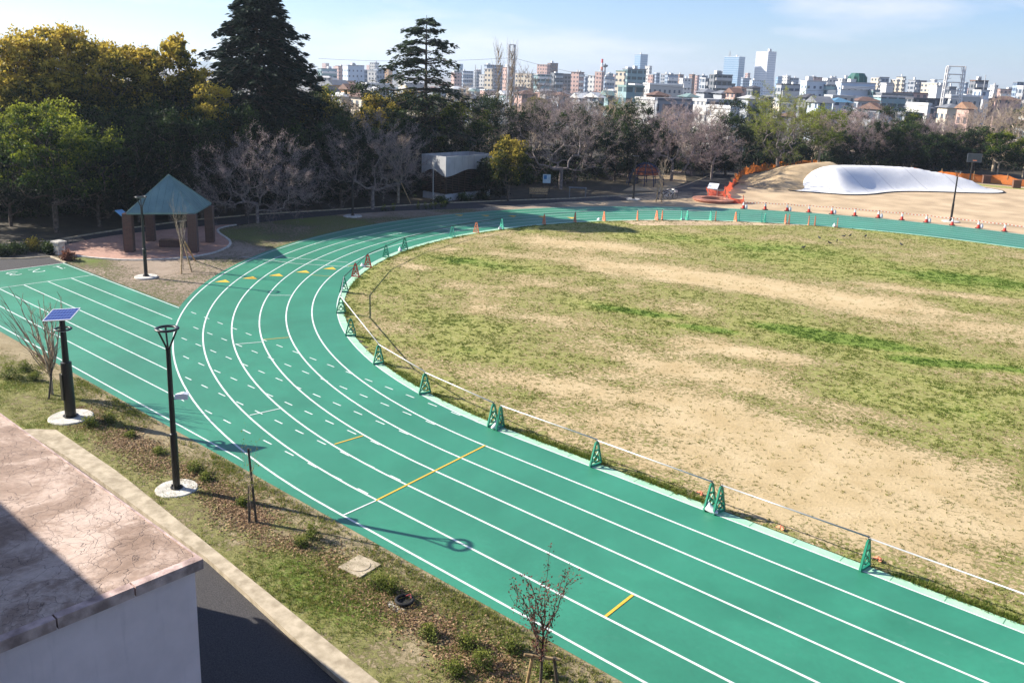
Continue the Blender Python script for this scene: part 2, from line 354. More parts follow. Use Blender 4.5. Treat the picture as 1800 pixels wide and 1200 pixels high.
def leaf_mat(name, a, bcol, trans=0.3, dark=None):
    """leaf colour varies leaf by leaf (attribute tint 0..1: young leaves, and sunlit tops painted into crowns)"""
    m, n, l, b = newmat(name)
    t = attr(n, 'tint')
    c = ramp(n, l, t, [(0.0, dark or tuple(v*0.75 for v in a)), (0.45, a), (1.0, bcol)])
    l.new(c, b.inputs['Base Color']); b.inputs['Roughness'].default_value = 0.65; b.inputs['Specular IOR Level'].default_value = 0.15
    tr = n.new('ShaderNodeBsdfTranslucent'); l.new(c, tr.inputs['Color'])
    ms = n.new('ShaderNodeMixShader'); ms.inputs[0].default_value = trans
    l.new(b.outputs[0], ms.inputs[1]); l.new(tr.outputs[0], ms.inputs[2]); l.new(ms.outputs[0], n['Material Output'].inputs['Surface'])
    return m
M['lf_yellow'] = leaf_mat('yellow_tipped_leaves', (0.065, 0.080, 0.014), (0.56, 0.42, 0.065), 0.40, (0.014, 0.026, 0.008))
M['lf_green'] = leaf_mat('broad_green_leaves', (0.040, 0.078, 0.012), (0.30, 0.32, 0.03), 0.38, (0.010, 0.024, 0.007))
M['lf_dark'] = leaf_mat('dark_evergreen_leaves', (0.014, 0.034, 0.010), (0.065, 0.10, 0.018), 0.15, (0.006, 0.013, 0.006))
M['lf_lime'] = leaf_mat('spring_lime_leaves', (0.20, 0.25, 0.030), (0.42, 0.44, 0.05), 0.4, (0.09, 0.12, 0.02))
M['lf_cedar'] = leaf_mat('dark_cedar_needles', (0.012, 0.030, 0.016), (0.045, 0.080, 0.036), 0.10, (0.006, 0.015, 0.009))
M['lf_cedar2'] = leaf_mat('green_cedar_needles', (0.035, 0.062, 0.026), (0.12, 0.16, 0.055), 0.2, (0.018, 0.032, 0.016))
M['blossom'] = leaf_mat('pink_buds', (0.38, 0.27, 0.26), (0.66, 0.52, 0.52), 0.3, (0.22, 0.14, 0.13))
M['redleaf'] = leaf_mat('dark_red_leaves', (0.15, 0.060, 0.045), (0.28, 0.13, 0.08), 0.25, (0.05, 0.02, 0.018))
M['blade'] = leaf_mat('grass_blades', (0.13, 0.17, 0.025), (0.33, 0.29, 0.10), 0.35, (0.06, 0.13, 0.015))
M['mulch'] = leaf_mat('fallen_leaves', (0.24, 0.14, 0.075), (0.44, 0.31, 0.18), 0.1, (0.10, 0.055, 0.03))
M['shrubleaf'] = leaf_mat('shrub_leaves', (0.08, 0.12, 0.025), (0.24, 0.26, 0.05), 0.3, (0.018, 0.035, 0.012))
# ================================================================== GROUND AND TRACK
R0, LW = 27.91, 1.22                     # inner radius of the bend, lane width
def fbm(x, y, f, seed, octv=4):
    """cheap value noise on arrays"""
    rs = np.random.RandomState(seed); T = rs.rand(64, 64); s = 0; a = 1; tot = 0
    for o in range(octv):
        u = x*f*2**o+17.3*o; v = y*f*2**o+5.1*o; i = np.floor(u).astype(int); j = np.floor(v).astype(int)
        fu = u-i; fv = v-j; fu = fu*fu*(3-2*fu); fv = fv*fv*(3-2*fv)
        i0 = i % 64; i1 = (i+1) % 64; j0 = j % 64; j1 = (j+1) % 64
        s = s+a*((T[i0,j0]*(1-fu)+T[i1,j0]*fu)*(1-fv)+(T[i0,j1]*(1-fu)+T[i1,j1]*fu)*fv); tot += a; a *= 0.5
    return s/tot
def terrain(x, y):
    d = np.hypot(x+20, y-50); t = np.clip((d-130)/120, 0, 1)
    return -6.0*t*t*(3-2*t)
# one sheet to the horizon
xs = np.concatenate([-np.geomspace(9000, 220, 14), np.linspace(-200, 200, 41), np.geomspace(220, 9000, 14)])
gx, gy = np.meshgrid(xs, xs, indexing='ij'); gz = terrain(gx, gy); nX = len(xs)
V = np.stack([gx, gy, gz], -1).reshape(-1, 3)
idx = np.arange(nX*nX).reshape(nX, nX)
F = np.stack([idx[:-1,:-1], idx[1:,:-1], idx[1:,1:], idx[:-1,1:]], -1).reshape(-1, 4)
tag(link('ground', indexed_mesh('ground', V, F), M['ground']), kind='structure')

def arc(R, a0, a1, n):                    # bend about (0, R0); angle measured from -y, going round by -x
    return [(-R*math.sin(a), R0-R*math.cos(a)) for a in np.linspace(a0, a1, n)]
def oval(R, x1=46, n=96):
    return [(x1, R0-R)]+[(x1*0.5, R0-R)]+arc(R, 0, math.pi, n)+[(x1*0.5, R0+R), (x1, R0+R)]
# infield
a = 0.3; gxs = np.arange(-28, 46, 0.4); gys = np.arange(0, 56, 0.4)
gx, gy = np.meshgrid(gxs, gys, indexing='ij')
def signed(x, y):                          # distance inside the inner edge of the border strip
    return np.where(x < 0, (R0-0.33)-np.hypot(x, y-R0), (R0-0.33)-np.abs(y-R0))
BLOBS = [  # photo position of the patch, radius along / across (m), weight
 ((820,460), 3.0, 1.3, .45), ((900,470), 4, 2.0, .25), ((1000,520), 5, 2.5, .15), ((1100,545), 3, .8, .45), ((1150,553), 2, .6, .5), ((1240,578), 1.7, .55, .95), ((1400,580), 2.4, .75, .8), ((1460,592), 2.6, .7, .8),
 ((1530,605), 2.2, .8, .7), ((1620,636), 1.5, .55, 1.0), ((1690,640), 1.8, .5, .6), ((1790,650), 1.5, .6, .6), ((1530,760), 4, 1.2, .25), ((1480,690), 3, 1.2, .25), ((1700,690), 4, 1.8, .3), ((1760,740), 3, 1.2, .3),
 ((1040,630), 3.0, 1.0, .25), ((860,620), 3.0, 1.3, .28), ((760,560), 3.5, 2.0, .28), ((690,510), 3.0, 1.5, .28), ((1330,700), 1.6, .6, .35), ((1150,720), 1.2, .5, .35), ((650,600), 1.2, .8, .35), ((1560,480), 9, 2.6, .34), ((1300,430), 10, 2.5, .34), ((1780,500), 7, 2.6, .36), ((1500,600), 5, 2.0, .12),
 ((1200,480), 9, 1.3, -.42), ((1330,505), 8, 1.2, -.5), ((1050,432), 5, 1.4, -.42), ((1480,530), 6, 1.0, -.38), ((1700,520), 6, .9, -.40), ((1330,620), 3.0, 1.0, -.5), ((1200,650), 3.5, 1.2, -.3), ((1450,800), 7, 2.5, -.22), ((1250,740), 5, 1.4, -.22), ((1650,900), 6, 2.0, -.18),
 ((1000,680), 3, .9, -.35), ((730,470), 1.7, .8, -.35), ((800,500), 2.0, 1.0, -.2), ((940,560), 4, 1.2, -.15), ((1600,560), 5, 1.0, -.22), ((1750,790), 4, 1.2, .12)]
def greenness(x, y):
    d = 0.455+0.0*x
    d = d+np.where(y > 30, 0.10, 0)-0.12*np.clip((14-y)/14, 0, 1)*np.clip((x+8)/10, 0, 1)
    for (p, rl, rc, wgt) in BLOBS:
        px, py = G(*p); ang = 0.33
        u = (x-px)*math.cos(ang)+(y-py)*math.sin(ang); v = -(x-px)*math.sin(ang)+(y-py)*math.cos(ang)
        d = d+wgt*np.exp(-((u/rl)**2+(v/rc)**2))
    d = d+0.55*(fbm(x, y, 0.22, 3)-0.5)+0.45*(fbm(x, y, 0.9, 5)-0.5)
    e = signed(x, y); d = d+0.38*np.exp(-(e/0.45)**2)*(0.4+fbm(x, y, 0.6, 9))
    return np.clip(d, 0, 1.15)
gr = greenness(gx, gy); keep = signed(gx, gy) > -0.25
nx_, ny_ = gx.shape; idx = np.arange(nx_*ny_).reshape(nx_, ny_)
F = np.stack([idx[:-1,:-1], idx[1:,:-1], idx[1:,1:], idx[:-1,1:]], -1).reshape(-1, 4)
F = F[keep.reshape(-1)[F].all(1)]
V = np.stack([gx, gy, 0.010+0.0*gx], -1).reshape(-1, 3)
tag(link('infield', indexed_mesh('infield', V, F, {'green': gr.reshape(-1)}), M['field']), kind='structure')
# track bed: bend + straights, then the sprint straight
b = MB(); P0 = oval(R0+0.02); P1 = oval(R0+6*LW+0.30)
k = len(P0); b.add([(p[0], p[1], 0.026) for p in P0]+[(p[0], p[1], 0.026) for p in P1], [(i, i+1, k+i+1, k+i) for i in range(k-1)])
tag(b.build('running_track', M['track']), kind='structure')
b = MB(); b.poly([(-35.55, -7.62), (4, -7.62), (4, 0.10), (-35.55, 0.10)], 0.022)
tag(b.build('sprint_track', M['track']), kind='structure')
b = MB(); P0 = oval(R0-0.33); P1 = oval(R0-0.035); k = len(P0)
b.add([(p[0], p[1], 0.028) for p in P0]+[(p[0], p[1], 0.028) for p in P1], [(i, i+1, k+i+1, k+i) for i in range(k-1)])
jt = b.build('track_border', M['mint']); tag(jt, kind='structure')
# joints in the border strip
b = MB()
for i in range(86):
    if i < 50:
        a_ = i*math.pi/50; p0 = np.array(arc(R0-0.325, a_, a_, 1)[0]); p1 = np.array(arc(R0-0.05, a_, a_, 1)[0])
    else:
        x_ = (i-50)*1.25+1; p0 = np.array((x_, 0.325)); p1 = np.array((x_, 0.05))
    b.ribbon([p0, p1], 0.018, 0.0315)
tag(b.build('border_joints', mat('joint', (0.10, 0.26, 0.17), 0.9)), kind='structure')
# lane lines
b = MB()
for k in range(7): b.ribbon(oval(R0+k*LW, n=120), 0.066 if k else 0.055, 0.0305)
tag(b.build('lane_lines', M['line']), kind='structure')
b = MB()
for k in range(7):
    y = -k*LW; r = R0+6*LW
    xe = -math.sqrt(max(r*r-(R0-y)**2, 0)) if k < 6 else 4.0
    b.ribbon([(-31.4 if 0 < k < 6 else -35.5, y), (xe, y)], 0.055, 0.0255)
b.ribbon([(-31.45, 0.0), (-31.45, -7.32)], 0.055, 0.0265); b.ribbon([(-35.5, 0.06), (-35.5, -7.6)], 0.06, 0.0275)
tag(b.build('sprint_lines', M['line']), kind='structure')
b = MB()
for k in range(6):                          # dashed continuation of the sprint lanes across the bend
    y = -k*1.215+0.035; r = R0+6*LW; xs0 = -math.sqrt(max(r*r-(R0-y)**2, 0))
    for i in range(20):
        x = -20.64+1.193*i
        if x-0.22 > xs0+0.25 and x < -0.9+0.15*k: b.ribbon([(x-0.23, y), (x+0.23, y)], 0.05, 0.0335)
tag(b.build('dash_marks', M['line']), kind='structure')
def xline(bb, p0, p1, wd=0.05, z=0.0345):
    bb.ribbon([G(*p0), G(*p1)], wd, z)
b = MB()
for p0, p1 in (((603,907),(661,881)), ((413,606),(461,602)), ((439,731),(493,719)), ((475,520),(511,520)), ((426,452),(519,464)), ((519,464),(614,470)), ((482,452),(612,462)), ((800,385),(860,392)), ((845,392),(905,400)), ((770,400),(800,408))):
    xline(b, p0, p1)
tag(b.build('start_marks', M['line']), kind='structure')
b = MB()
for p0, p1, wd in (((661,881),(853,784),.06), ((588,782),(638,767),.055), ((463,598),(508,594),.045), ((1064,1085),(1112,1047),.07), ((546,484),(583,487),.035), ((612,468),(655,470),.06)):
    xline(b, p0, p1, wd, 0.0365)
tag(b.build('yellow_marks', M['yellow']), kind='structure')
b = MB()
for k in range(5):                          # relay triangles before the bend and on the far side
    for th, ln in ((None, 0), (1, 0)):
        cx_, cy_ = ([(391,497),(440,491),(485,486),(531,480),(577,474)] if th is None else [(805,379.5),(853,380.5),(902,382),(955,383.5),(1005,385)])[k]
        px, py = G(cx_, cy_); rad = np.array([px, py-R0]); rr = np.linalg.norm(rad); rad = rad/rr; tg = np.array([-rad[1], rad[0]])
        kk = round((rr-R0)/LW-0.5)+0.5; c_ = rad*(R0+kk*LW)+np.array([0, R0])
        A = c_-rad*0.42; B_ = c_+rad*0.42; T = c_-tg*0.62
        b.add([(A[0],A[1],0.0365),(B_[0],B_[1],0.0365),(T[0],T[1],0.0365)], [(0, 1, 2)])
tag(b.build('relay_triangles', M['yellow']), kind='structure')
# lane numbers 1 2 3 behind the sprint start, read by a runner facing +x
NUM = {1: [[(0,-.18),(0,.42),(.12,.30)]], 2: [[(.2,.28),(.12,.42),(-.1,.42),(-.2,.28),(-.18,.12),(.2,-.42),(-.22,-.42)]], 3: [[(.18,.36),(.05,.44),(-.12,.42),(-.2,.25),(-.08,.03),(.04,.03)],[(-.08,.03),(-.22,-.2),(-.12,-.4),(.08,-.44),(.2,-.34)]]}
NUM[1] = [[(.12,.28),(0,.44),(0,-.44)], [(.14,-.44),(-.14,-.44)]]
b = MB()
for i, (k, strokes) in enumerate(NUM.items()):
    cx_, cy_ = -34.45, -(k-0.5)*LW
    for q, st in enumerate(strokes):
        b.ribbon([(cx_+v*1.0, cy_+u*1.5) for u, v in st], 0.07, 0.0255+0.001*q)
tag(b.build('lane_numbers', M['line']), kind='structure')

# planting bed between track and service road
xs = np.arange(-46, 30, 0.25); ys = np.linspace(-10.55, -7.60, 13); gx, gy = np.meshgrid(xs, ys, indexing='ij')
def kerb_y(x): return np.where(x < -10.6, np.maximum(-14.5, -10.4-np.abs(x+10.6)*1.4), np.where(x < -6, -10.4, np.where(x < 8, -10.4-(x+6)/14*0.75, -11.15)))
gy2 = kerb_y(gx)+(gy+10.55)/(10.55-7.60)*(-7.58-kerb_y(gx))
grn = np.clip(0.45+1.1*(fbm(gx, gy2, 0.5, 21)-0.5)+0.25*(gy2 < -9.3)-0.35*(gy2 > -8.4), 0, 1)
idx = np.arange(gx.size).reshape(gx.shape); F = np.stack([idx[:-1,:-1], idx[1:,:-1], idx[1:,1:], idx[:-1,1:]], -1).reshape(-1, 4)
gz = 0.014+0.05*np.clip((-7.7-gy2)/0.5, 0, 1)+0.05*(fbm(gx, gy2, 0.7, 8)-0.4)*np.clip((-7.7-gy2)/0.4, 0, 1)
V = np.stack([gx, gy2, gz], -1).reshape(-1, 3)
tag(link('planting_bed', indexed_mesh('planting_bed', V, F, {'green': grn.reshape(-1)}), M['bed']), kind='structure')
kp = [(x, float(kerb_y(np.array(x)))-0.20) for x in np.linspace(-10.4, 30, 40)]
kp = [(-13.2, -14.2), (-12.3, -12.9), (-11.6, -11.7), (-11.1, -11.0)]+kp
kx_ = list(np.linspace(-10.4, 30, 40)); ko = [(x, float(kerb_y(np.array(x)))-0.01) for x in kx_]; ki = [(x, float(np.interp(x, [-10.4, -8, 0, 3, 5.6, 8, 30], [-11.15, -11.0, -11.05, -11.3, -11.55, -11.62, -11.62]))) for x in kx_]
ko = [(-12.95, -14.2), (-12.05, -12.7), (-11.45, -11.6), (-10.95, -10.9)]+ko; ki = [(-13.4, -14.2), (-12.5, -12.9), (-11.8, -11.9), (-11.3, -11.4)][:4]+ki
ki = [(-12.45, -14.4), (-11.6, -13.0), (-11.0, -12.0), (-10.7, -11.4)]+ki[4:]
nK = len(ko); b = MB(); b.add([(x, y, -0.05) for x, y in ko]+[(x, y, 0.13) for x, y in ko]+[(x, y, 0.13) for x, y in ki]+[(x, y, -0.05) for x, y in ki], [(q*nK+i, q*nK+i+1, (q+1)*nK+i+1, (q+1)*nK+i) for q in range(3) for i in range(nK-1)])
tag(b.build('concrete_kerb', M['concrete']), kind='structure')
b = MB(); b.poly([(-12.9, -30), (34, -30), (34, -11.4), (8, -11.4), (-6, -10.7), (-10.6, -10.8), (-11.5, -11.8), (-12.9, -14)], 0.006)
tag(b.build('service_road', M['asphalt']), kind='structure')
# asphalt behind the sprint start, with pale kerb
b = MB(); b.poly([(-39.0, -12), (-35.56, -12), (-35.56, 0.10), (-37.6, 0.12), (-38.0, -1.2), (-39.0, -2.6)], 0.018)
tag(b.build('asphalt_apron', M['asphalt']), kind='structure')
tag(MB().wall([(-35.5, 0.16), (-37.75, 0.2), (-38.15, -1.2), (-39.1, -2.6), (-39.3, -12)], 0.14, 0, 0.07).build('apron_kerb', M['concrete']), kind='structure')
# dry ground between sprint straight, bend and plaza, out to the path
LAWN = [(-37.7, 0.22), (-21.9, 0.12)]+[(-(R0+5.5*LW)*math.sin(a_), R0-(R0+5.5*LW)*math.cos(a_)) for a_ in np.linspace(0.645, 2.55, 26)]+[(-20, 60), (-27.4, 63), (-28.8, 56.1), (-33.8, 46), (-36.1, 36.6), (-39.3, 29.3), (-40.6, 24.3), (-41.1, 16.5), (-40.4, 13), (-40.2, 5.2), (-39.9, 2)]
xs = np.arange(-42, -8, 0.5); ys = np.arange(0.1, 68, 0.5); gx, gy = np.meshgrid(xs, ys, indexing='ij')
def inpoly(x, y, P):
    r = np.zeros(x.shape, bool); n = len(P)
    for i in range(n):
        x0, y0 = P[i]; x1, y1 = P[(i+1) % n]
        c_ = ((y0 > y) != (y1 > y)) & (x < (x1-x0)*(y-y0)/(y1-y0+1e-12)+x0); r ^= c_
    return r
def patch_sheet(name, P, z, mt, step=0.5, gfun=None):
    """polygon filled with a fine grid whose rim is the polygon itself"""
    b = MB(); b.poly(P, z); o = b.build(name, mt)
    me = o.data; import bmesh as _bm
    bm = _bm.new(); bm.from_mesh(me); _bm.ops.triangulate(bm, faces=bm.faces)
    x0 = min(p[0] for p in P); x1 = max(p[0] for p in P); y0 = min(p[1] for p in P); y1 = max(p[1] for p in P)
    for t in np.arange(x0+step, x1, step):
        _bm.ops.bisect_plane(bm, geom=bm.verts[:]+bm.edges[:]+bm.faces[:], plane_co=(t, 0, 0), plane_no=(1, 0, 0))
    for t in np.arange(y0+step, y1, step):
        _bm.ops.bisect_plane(bm, geom=bm.verts[:]+bm.edges[:]+bm.faces[:], plane_co=(0, t, 0), plane_no=(0, 1, 0))
    bm.to_mesh(me); bm.free()
    if gfun is not None:
        co = np.zeros(len(me.vertices)*3, np.float32); me.vertices.foreach_get('co', co); co = co.reshape(-1, 3)
        at = me.attributes.new('green', 'FLOAT', 'POINT'); at.data.foreach_set('value', gfun(co[:, 0], co[:, 1]).astype(np.float32))
    return tag(o, kind='structure')
patch_sheet('dry_lawn', LAWN, 0.013, M['lawn'], 1.0, lambda x, y: np.clip(0.33+0.9*(fbm(x, y, 0.3, 33)-0.5)+0.6*np.exp(-(((x+34.5)/2.2)**2+((y-1.6)/0.9)**2))+0.25*(y > 12)*(y < 24), 0, 1))
# path with kerbs on both sides
UP = [(-60,-9),(-46,-3.2),(-40.9,-1.4)][:2]+[(-43.5,-1.0),(-42.6,2.2),(-43.6,5.5),(-44.3,8.6),(-44.9,13),(-44.4,18.6),(-42.6,25.8),(-41.3,31.7),(-39.9,36.7),(-37.8,42.3),(-35.4,47.9),(-33.5,55.0),(-32.8,59.3),(-34.3,67.4),(-36.9,76.5),(-45,98),(-60,125)]
LO = [(-39.3,-2.6),(-38.1,-1.0),(-38.4,0.8),(-40.1,1.8),(-40.9,5.2),(-42.0,9.0),(-41.6,13.2),(-41.1,16.6),(-40.6,24.3),(-39.3,29.3),(-36.1,36.6),(-33.8,46.0),(-28.8,56.1),(-27.5,63.1),(-31.6,74.4),(-37.7,94.0),(-46,112),(-56,130)]
UP = [(-58,-12),(-46,-4)]+UP[2:]; LO = [(-56,-16),(-42,-7)]+LO
tag(MB().poly(UP+LO[::-1], 0.016).build('park_path', M['asphalt']), kind='structure')
tag(MB().wall(UP[2:], 0.12, 0, 0.10).build('path_kerb', M['concrete']), kind='structure')
tag(MB().wall(LO[12:15], 0.12, 0, 0.06).build('path_kerb_near', M['concrete']), kind='structure')
# red plaza
PLZ = [(-40.2,1.6),(-38.6,0.9),(-37.4,1.3),(-36.3,1.7),(-35.4,2.2),(-33.9,3.2),(-32.9,4.9),(-32.5,6.5),(-32.7,8.0),(-33.5,9.3),(-34.4,10.3),(-35.7,11.1),(-37.2,11.6),(-38.6,12.0),(-40.0,12.6),(-40.9,13.6),(-41.3,15.6),(-42.1,13.0),(-42.3,10.2),(-42.4,6.3),(-41.4,3.2)]
def smooth(P, n=4, closed=True):
    P = np.array(P, float)
    for _ in range(n//2):
        Q = []
        k = len(P)
        for i in range(k if closed else k-1):
            a_, c_ = P[i], P[(i+1) % k]; Q += [0.75*a_+0.25*c_, 0.25*a_+0.75*c_]
        P = np.array(Q)
    return [tuple(p) for p in P]
PLS = smooth(PLZ)
tag(MB().poly(PLS, 0.030).build('plaza', M['paving']), kind='structure')
rim = [p for p in smooth(PLZ[1:17], closed=False)]
tag(MB().wall(rim, 0.16, 0, 0.075).build('plaza_kerb', M['pad']), kind='structure')
# sandy yard beyond the far straight
SAND = [(-40.5,104),(-31.8,76),(-27.4,63.2),(-28.6,56.0),(-33.6,46.6),(-24,48.4),(-14,60.5),(-5,63.6),(48,63.6),(60,110),(10,116),(-10,109),(-20,112)]
SAND = [(-40.5,104),(-31.8,76),(-27.6,63.2),(-28.9,56.2),(-34.5,45.0),(-31.5,43.6),(-22,40),(-10,56),(48,56),(70,105),(20,114),(-8,106.5),(-16,105.5),(-25,108)]
tag(MB().poly(SAND, 0.0165).build('sandy_yard', M['sand']), kind='structure')
patch_sheet('yard_grass', [(-37.2,93),(-31.2,75.2),(-30.0,76.0),(-29.5,80),(-30.5,84),(-33,92),(-36,98)], 0.021, M['field'], 1.0, lambda x, y: 0.8+0*x)
patch_sheet('yard_grass_far', [(-16,104.6),(-8,105),(10,110),(10,106),(-4,103.0),(-14,102.6)], 0.021, M['field'], 1.0, lambda x, y: 0.8+0*x)
# light strip of bare earth by the woodland beyond the field
tag(MB().poly([(-33,62),(-36.5,72),(-44,84),(-60,92),(-56,84),(-40,68),(-36,58)], 0.012).build('woodland_clearing', M['moundsoil']), kind='structure')

# ---------------------------------------------------------------- white slide mound and the soil heap beside it
FOOT = smooth([(-24.5,74.4),(-21.8,75.6),(-18.9,76.6),(-17.4,79.5),(-17.0,84.0),(-15.6,87.2),(-13.2,89.8),(-10.9,91.9),(-8.9,93.9),(-7.9,96.2),(-8.6,98.6),(-11.5,100.3),(-16,98.5),(-21.5,95),(-26,90.5),(-29,85.5),(-29,80),(-27,76)], 4)
def dist_poly(x, y, P):
    d = np.full(x.shape, 1e9); n = len(P)
    for i in range(n):
        x0, y0 = P[i]; x1, y1 = P[(i+1) % n]; dx, dy = x1-x0, y1-y0
        t = np.clip(((x-x0)*dx+(y-y0)*dy)/(dx*dx+dy*dy+1e-12), 0, 1); d = np.minimum(d, np.hypot(x-x0-t*dx, y-y0-t*dy))
    return d
def hill(name, P, hfun, mt, step, label, cat):
    b = MB(); b.poly(P, 0); o = b.build(name, mt); me = o.data; import bmesh as _bm
    bm = _bm.new(); bm.from_mesh(me); _bm.ops.triangulate(bm, faces=bm.faces)
    x0 = min(p[0] for p in P); x1 = max(p[0] for p in P); y0 = min(p[1] for p in P); y1 = max(p[1] for p in P)
    for t in np.arange(x0+step, x1, step): _bm.ops.bisect_plane(bm, geom=bm.verts[:]+bm.edges[:]+bm.faces[:], plane_co=(t,0,0), plane_no=(1,0,0))
    for t in np.arange(y0+step, y1, step): _bm.ops.bisect_plane(bm, geom=bm.verts[:]+bm.edges[:]+bm.faces[:], plane_co=(0,t,0), plane_no=(0,1,0))
    co = np.array([v.co[:] for v in bm.verts]); z = hfun(co[:,0], co[:,1], dist_poly(co[:,0], co[:,1], P))
    for v, zz in zip(bm.verts, z): v.co.z = zz
    bm.to_mesh(me); bm.free(); me.polygons.foreach_set('use_smooth', [True]*len(me.polygons))
    return tag(o, label, cat)
def hm(x, y, d):
    s = (x+29)/(21.0)                                  # 0 at the left end, 1 at the low right tip
    crest = np.interp(s, [0, .15, .55, .75, .9, 1.02], [2.5, 2.5, 2.4, 1.6, .7, .1])
    r = np.interp(s, [0, .3, .7, 1.0], [5.2, 5.0, 4.2, 3.2])
    t = np.clip((d-0.5)/r, 0, 1); return 0.10+crest*(0.1*t+0.9*t*t*(3-2*t))
m, n, l, bb = newmat('white_fabric'); o = objco(n)
bb.inputs['Base Color'].default_value = (0.78, 0.78, 0.80, 1); bb.inputs['Roughness'].default_value = 0.55
wv = n.new('ShaderNodeTexWave'); wv.inputs['Scale'].default_value = 0.10; wv.bands_direction = 'DIAGONAL'; wv.wave_profile = 'SAW'; l.new(o, wv.inputs['Vector'])
c_ = ramp(n, l, wv.outputs['Fac'], [(0.0, (0.74, 0.73, 0.71)), (0.95, (0.79, 0.78, 0.76)), (1.0, (0.50, 0.50, 0.51))])
l.new(mix(n, l, 1.0, c_, ramp(n, l, noise(n, l, o, 1.5), [(0.3, 0.94), (0.7, 1.0)]), 'MULTIPLY'), bb.inputs['Base Color'])
M['fabric'] = m
hill('slide_mound', FOOT, hm, M['fabric'], 0.6, 'long white play mound with a flat crest and curved foot on the sandy yard', 'play mound')
b = MB(); b.wall(FOOT+[FOOT[0]], 0.16, 0.0, 0.13); rimo = b.build('rim', M['rubber'], bpy.data.objects['slide_mound'])
HEAP = smooth([(-32.5,77),(-28.2,73.4),(-24.6,74.6),(-20.0,79),(-18.5,86),(-22,93),(-31,94),(-37,88),(-36,81)], 4)
tag(hill('soil_heap', HEAP, lambda x, y, d: 0.02+2.62*np.clip(d/5.6, 0, 1)**0.95*np.clip((x+39)/13, 0.3, 1)*np.clip((-19.5-x)/3.6, 0, 1)*(0.96+0.06*fbm(x, y, 0.5, 4)), M['moundsoil'], 0.6, 'brown heap of soil sloping up to the left end of the white mound', 'soil heap'))

# ---------------------------------------------------------------- grass blades on the infield, bed; fallen leaves
rs = np.random.RandomState(11)
def tufts(name, X, Y, Z, tint, mt, hmin, hmax, nb=5, spread=0.035, wd=0.012, lab=None):
    n = len(X); V = np.zeros((n, nb, 3, 3), np.float32); hh = rs.uniform(hmin, hmax, (n, nb))
    ang = rs.uniform(0, 2*math.pi, (n, nb)); rad = rs.uniform(0, 1, (n, nb))*spread; lean = rs.uniform(0.2, 1.1, (n, nb))
    bx = X[:, None]+np.cos(ang)*rad; by = Y[:, None]+np.sin(ang)*rad; bz = Z[:, None]+0*rad
    pa = rs.uniform(0, math.pi, (n, nb)); ww = wd*rs.uniform(0.6, 1.4, (n, nb))
    V[:,:,0] = np.stack([bx-np.cos(pa)*ww, by-np.sin(pa)*ww, bz], -1); V[:,:,1] = np.stack([bx+np.cos(pa)*ww, by+np.sin(pa)*ww, bz], -1)
    V[:,:,2] = np.stack([bx+np.cos(ang)*hh*lean, by+np.sin(ang)*hh*lean, bz+hh], -1)
    T = np.repeat(np.clip(tint[:, None]+rs.normal(0, 0.12, (n, nb)), 0, 1), 3, axis=1)
    me = quads_mesh(name, V.reshape(-1, 3), 3, {'tint': T.reshape(-1)})
    o = link(name, me, mt); return tag(o, lab, 'grass', kind='stuff')
n = 330000; X = rs.uniform(-28, 20, n); Y = rs.uniform(0, 56, n)
dcam = np.hypot(X-CAM[0], Y-CAM[1]); gr = greenness(X, Y); sg = signed(X, Y)
inview = np.abs((X-CAM[0])*math.cos(YAW)-(Y-CAM[1])*math.sin(YAW)) < 0.62*((X-CAM[0])*math.sin(YAW)+(Y-CAM[1])*math.cos(YAW))+3
pr = np.clip((gr-0.24)*1.05, 0.055, 1)*(0.25+1.5*(fbm(X, Y, 2.5, 44) > 0.52))*np.clip(40/dcam, 0.15, 1)
kp_ = (sg > -0.03) & inview & (rs.rand(n) < pr)
X, Y, gr, sg = X[kp_], Y[kp_], gr[kp_], sg[kp_]
bright = np.clip((gr-0.8)*1.6, 0, 1)
tufts('infield_grass', X, Y, np.full(len(X), 0.010), np.clip(0.85-0.55*gr-0.35*bright, 0.0, 1), M['blade'], 0.02, 0.055, 6, 0.07, 0.014, 'short dry and green grass tufts growing over the sandy infield')
# taller weeds along the border strip
n = 3600; s_ = rs.rand(n); X = np.where(s_ < 0.55, rs.uniform(0, 20, n), 0); th = rs.uniform(0, 1.9, n)
off = np.abs(rs.normal(0, 0.17, n))+0.0; Rr = R0-0.33-off
X = np.where(s_ < 0.55, X, -Rr*np.sin(th)); Y = np.where(s_ < 0.55, 0.33+off, R0-Rr*np.cos(th))
kk = fbm(X, Y, 0.5, 77) > 0.52
tufts('edge_weeds', X[kk], Y[kk], np.full(kk.sum(), 0.012), rs.uniform(0.1, 0.75, kk.sum()), M['blade'], 0.04, 0.12, 7, 0.09, 0.012, 'taller green weeds along the pale green border strip')
n = 38000; X = rs.uniform(-22, 14, n); Y = rs.uniform(-11, -7.75, n); fb = fbm(X, Y, 0.5, 21)
kk = (Y > kerb_y(X)+0.05) & (rs.rand(n) < np.clip((fb-0.40)*2.2+0.20*(Y < -9.3), 0, 1))
X, Y = X[kk], Y[kk]
tufts('bed_grass', X, Y, np.full(len(X), 0.05), rs.uniform(0.2, 0.95, len(X)), M['blade'], 0.03, 0.10, 6, 0.06, 0.010, 'sparse grass and weeds of the strip beside the track')
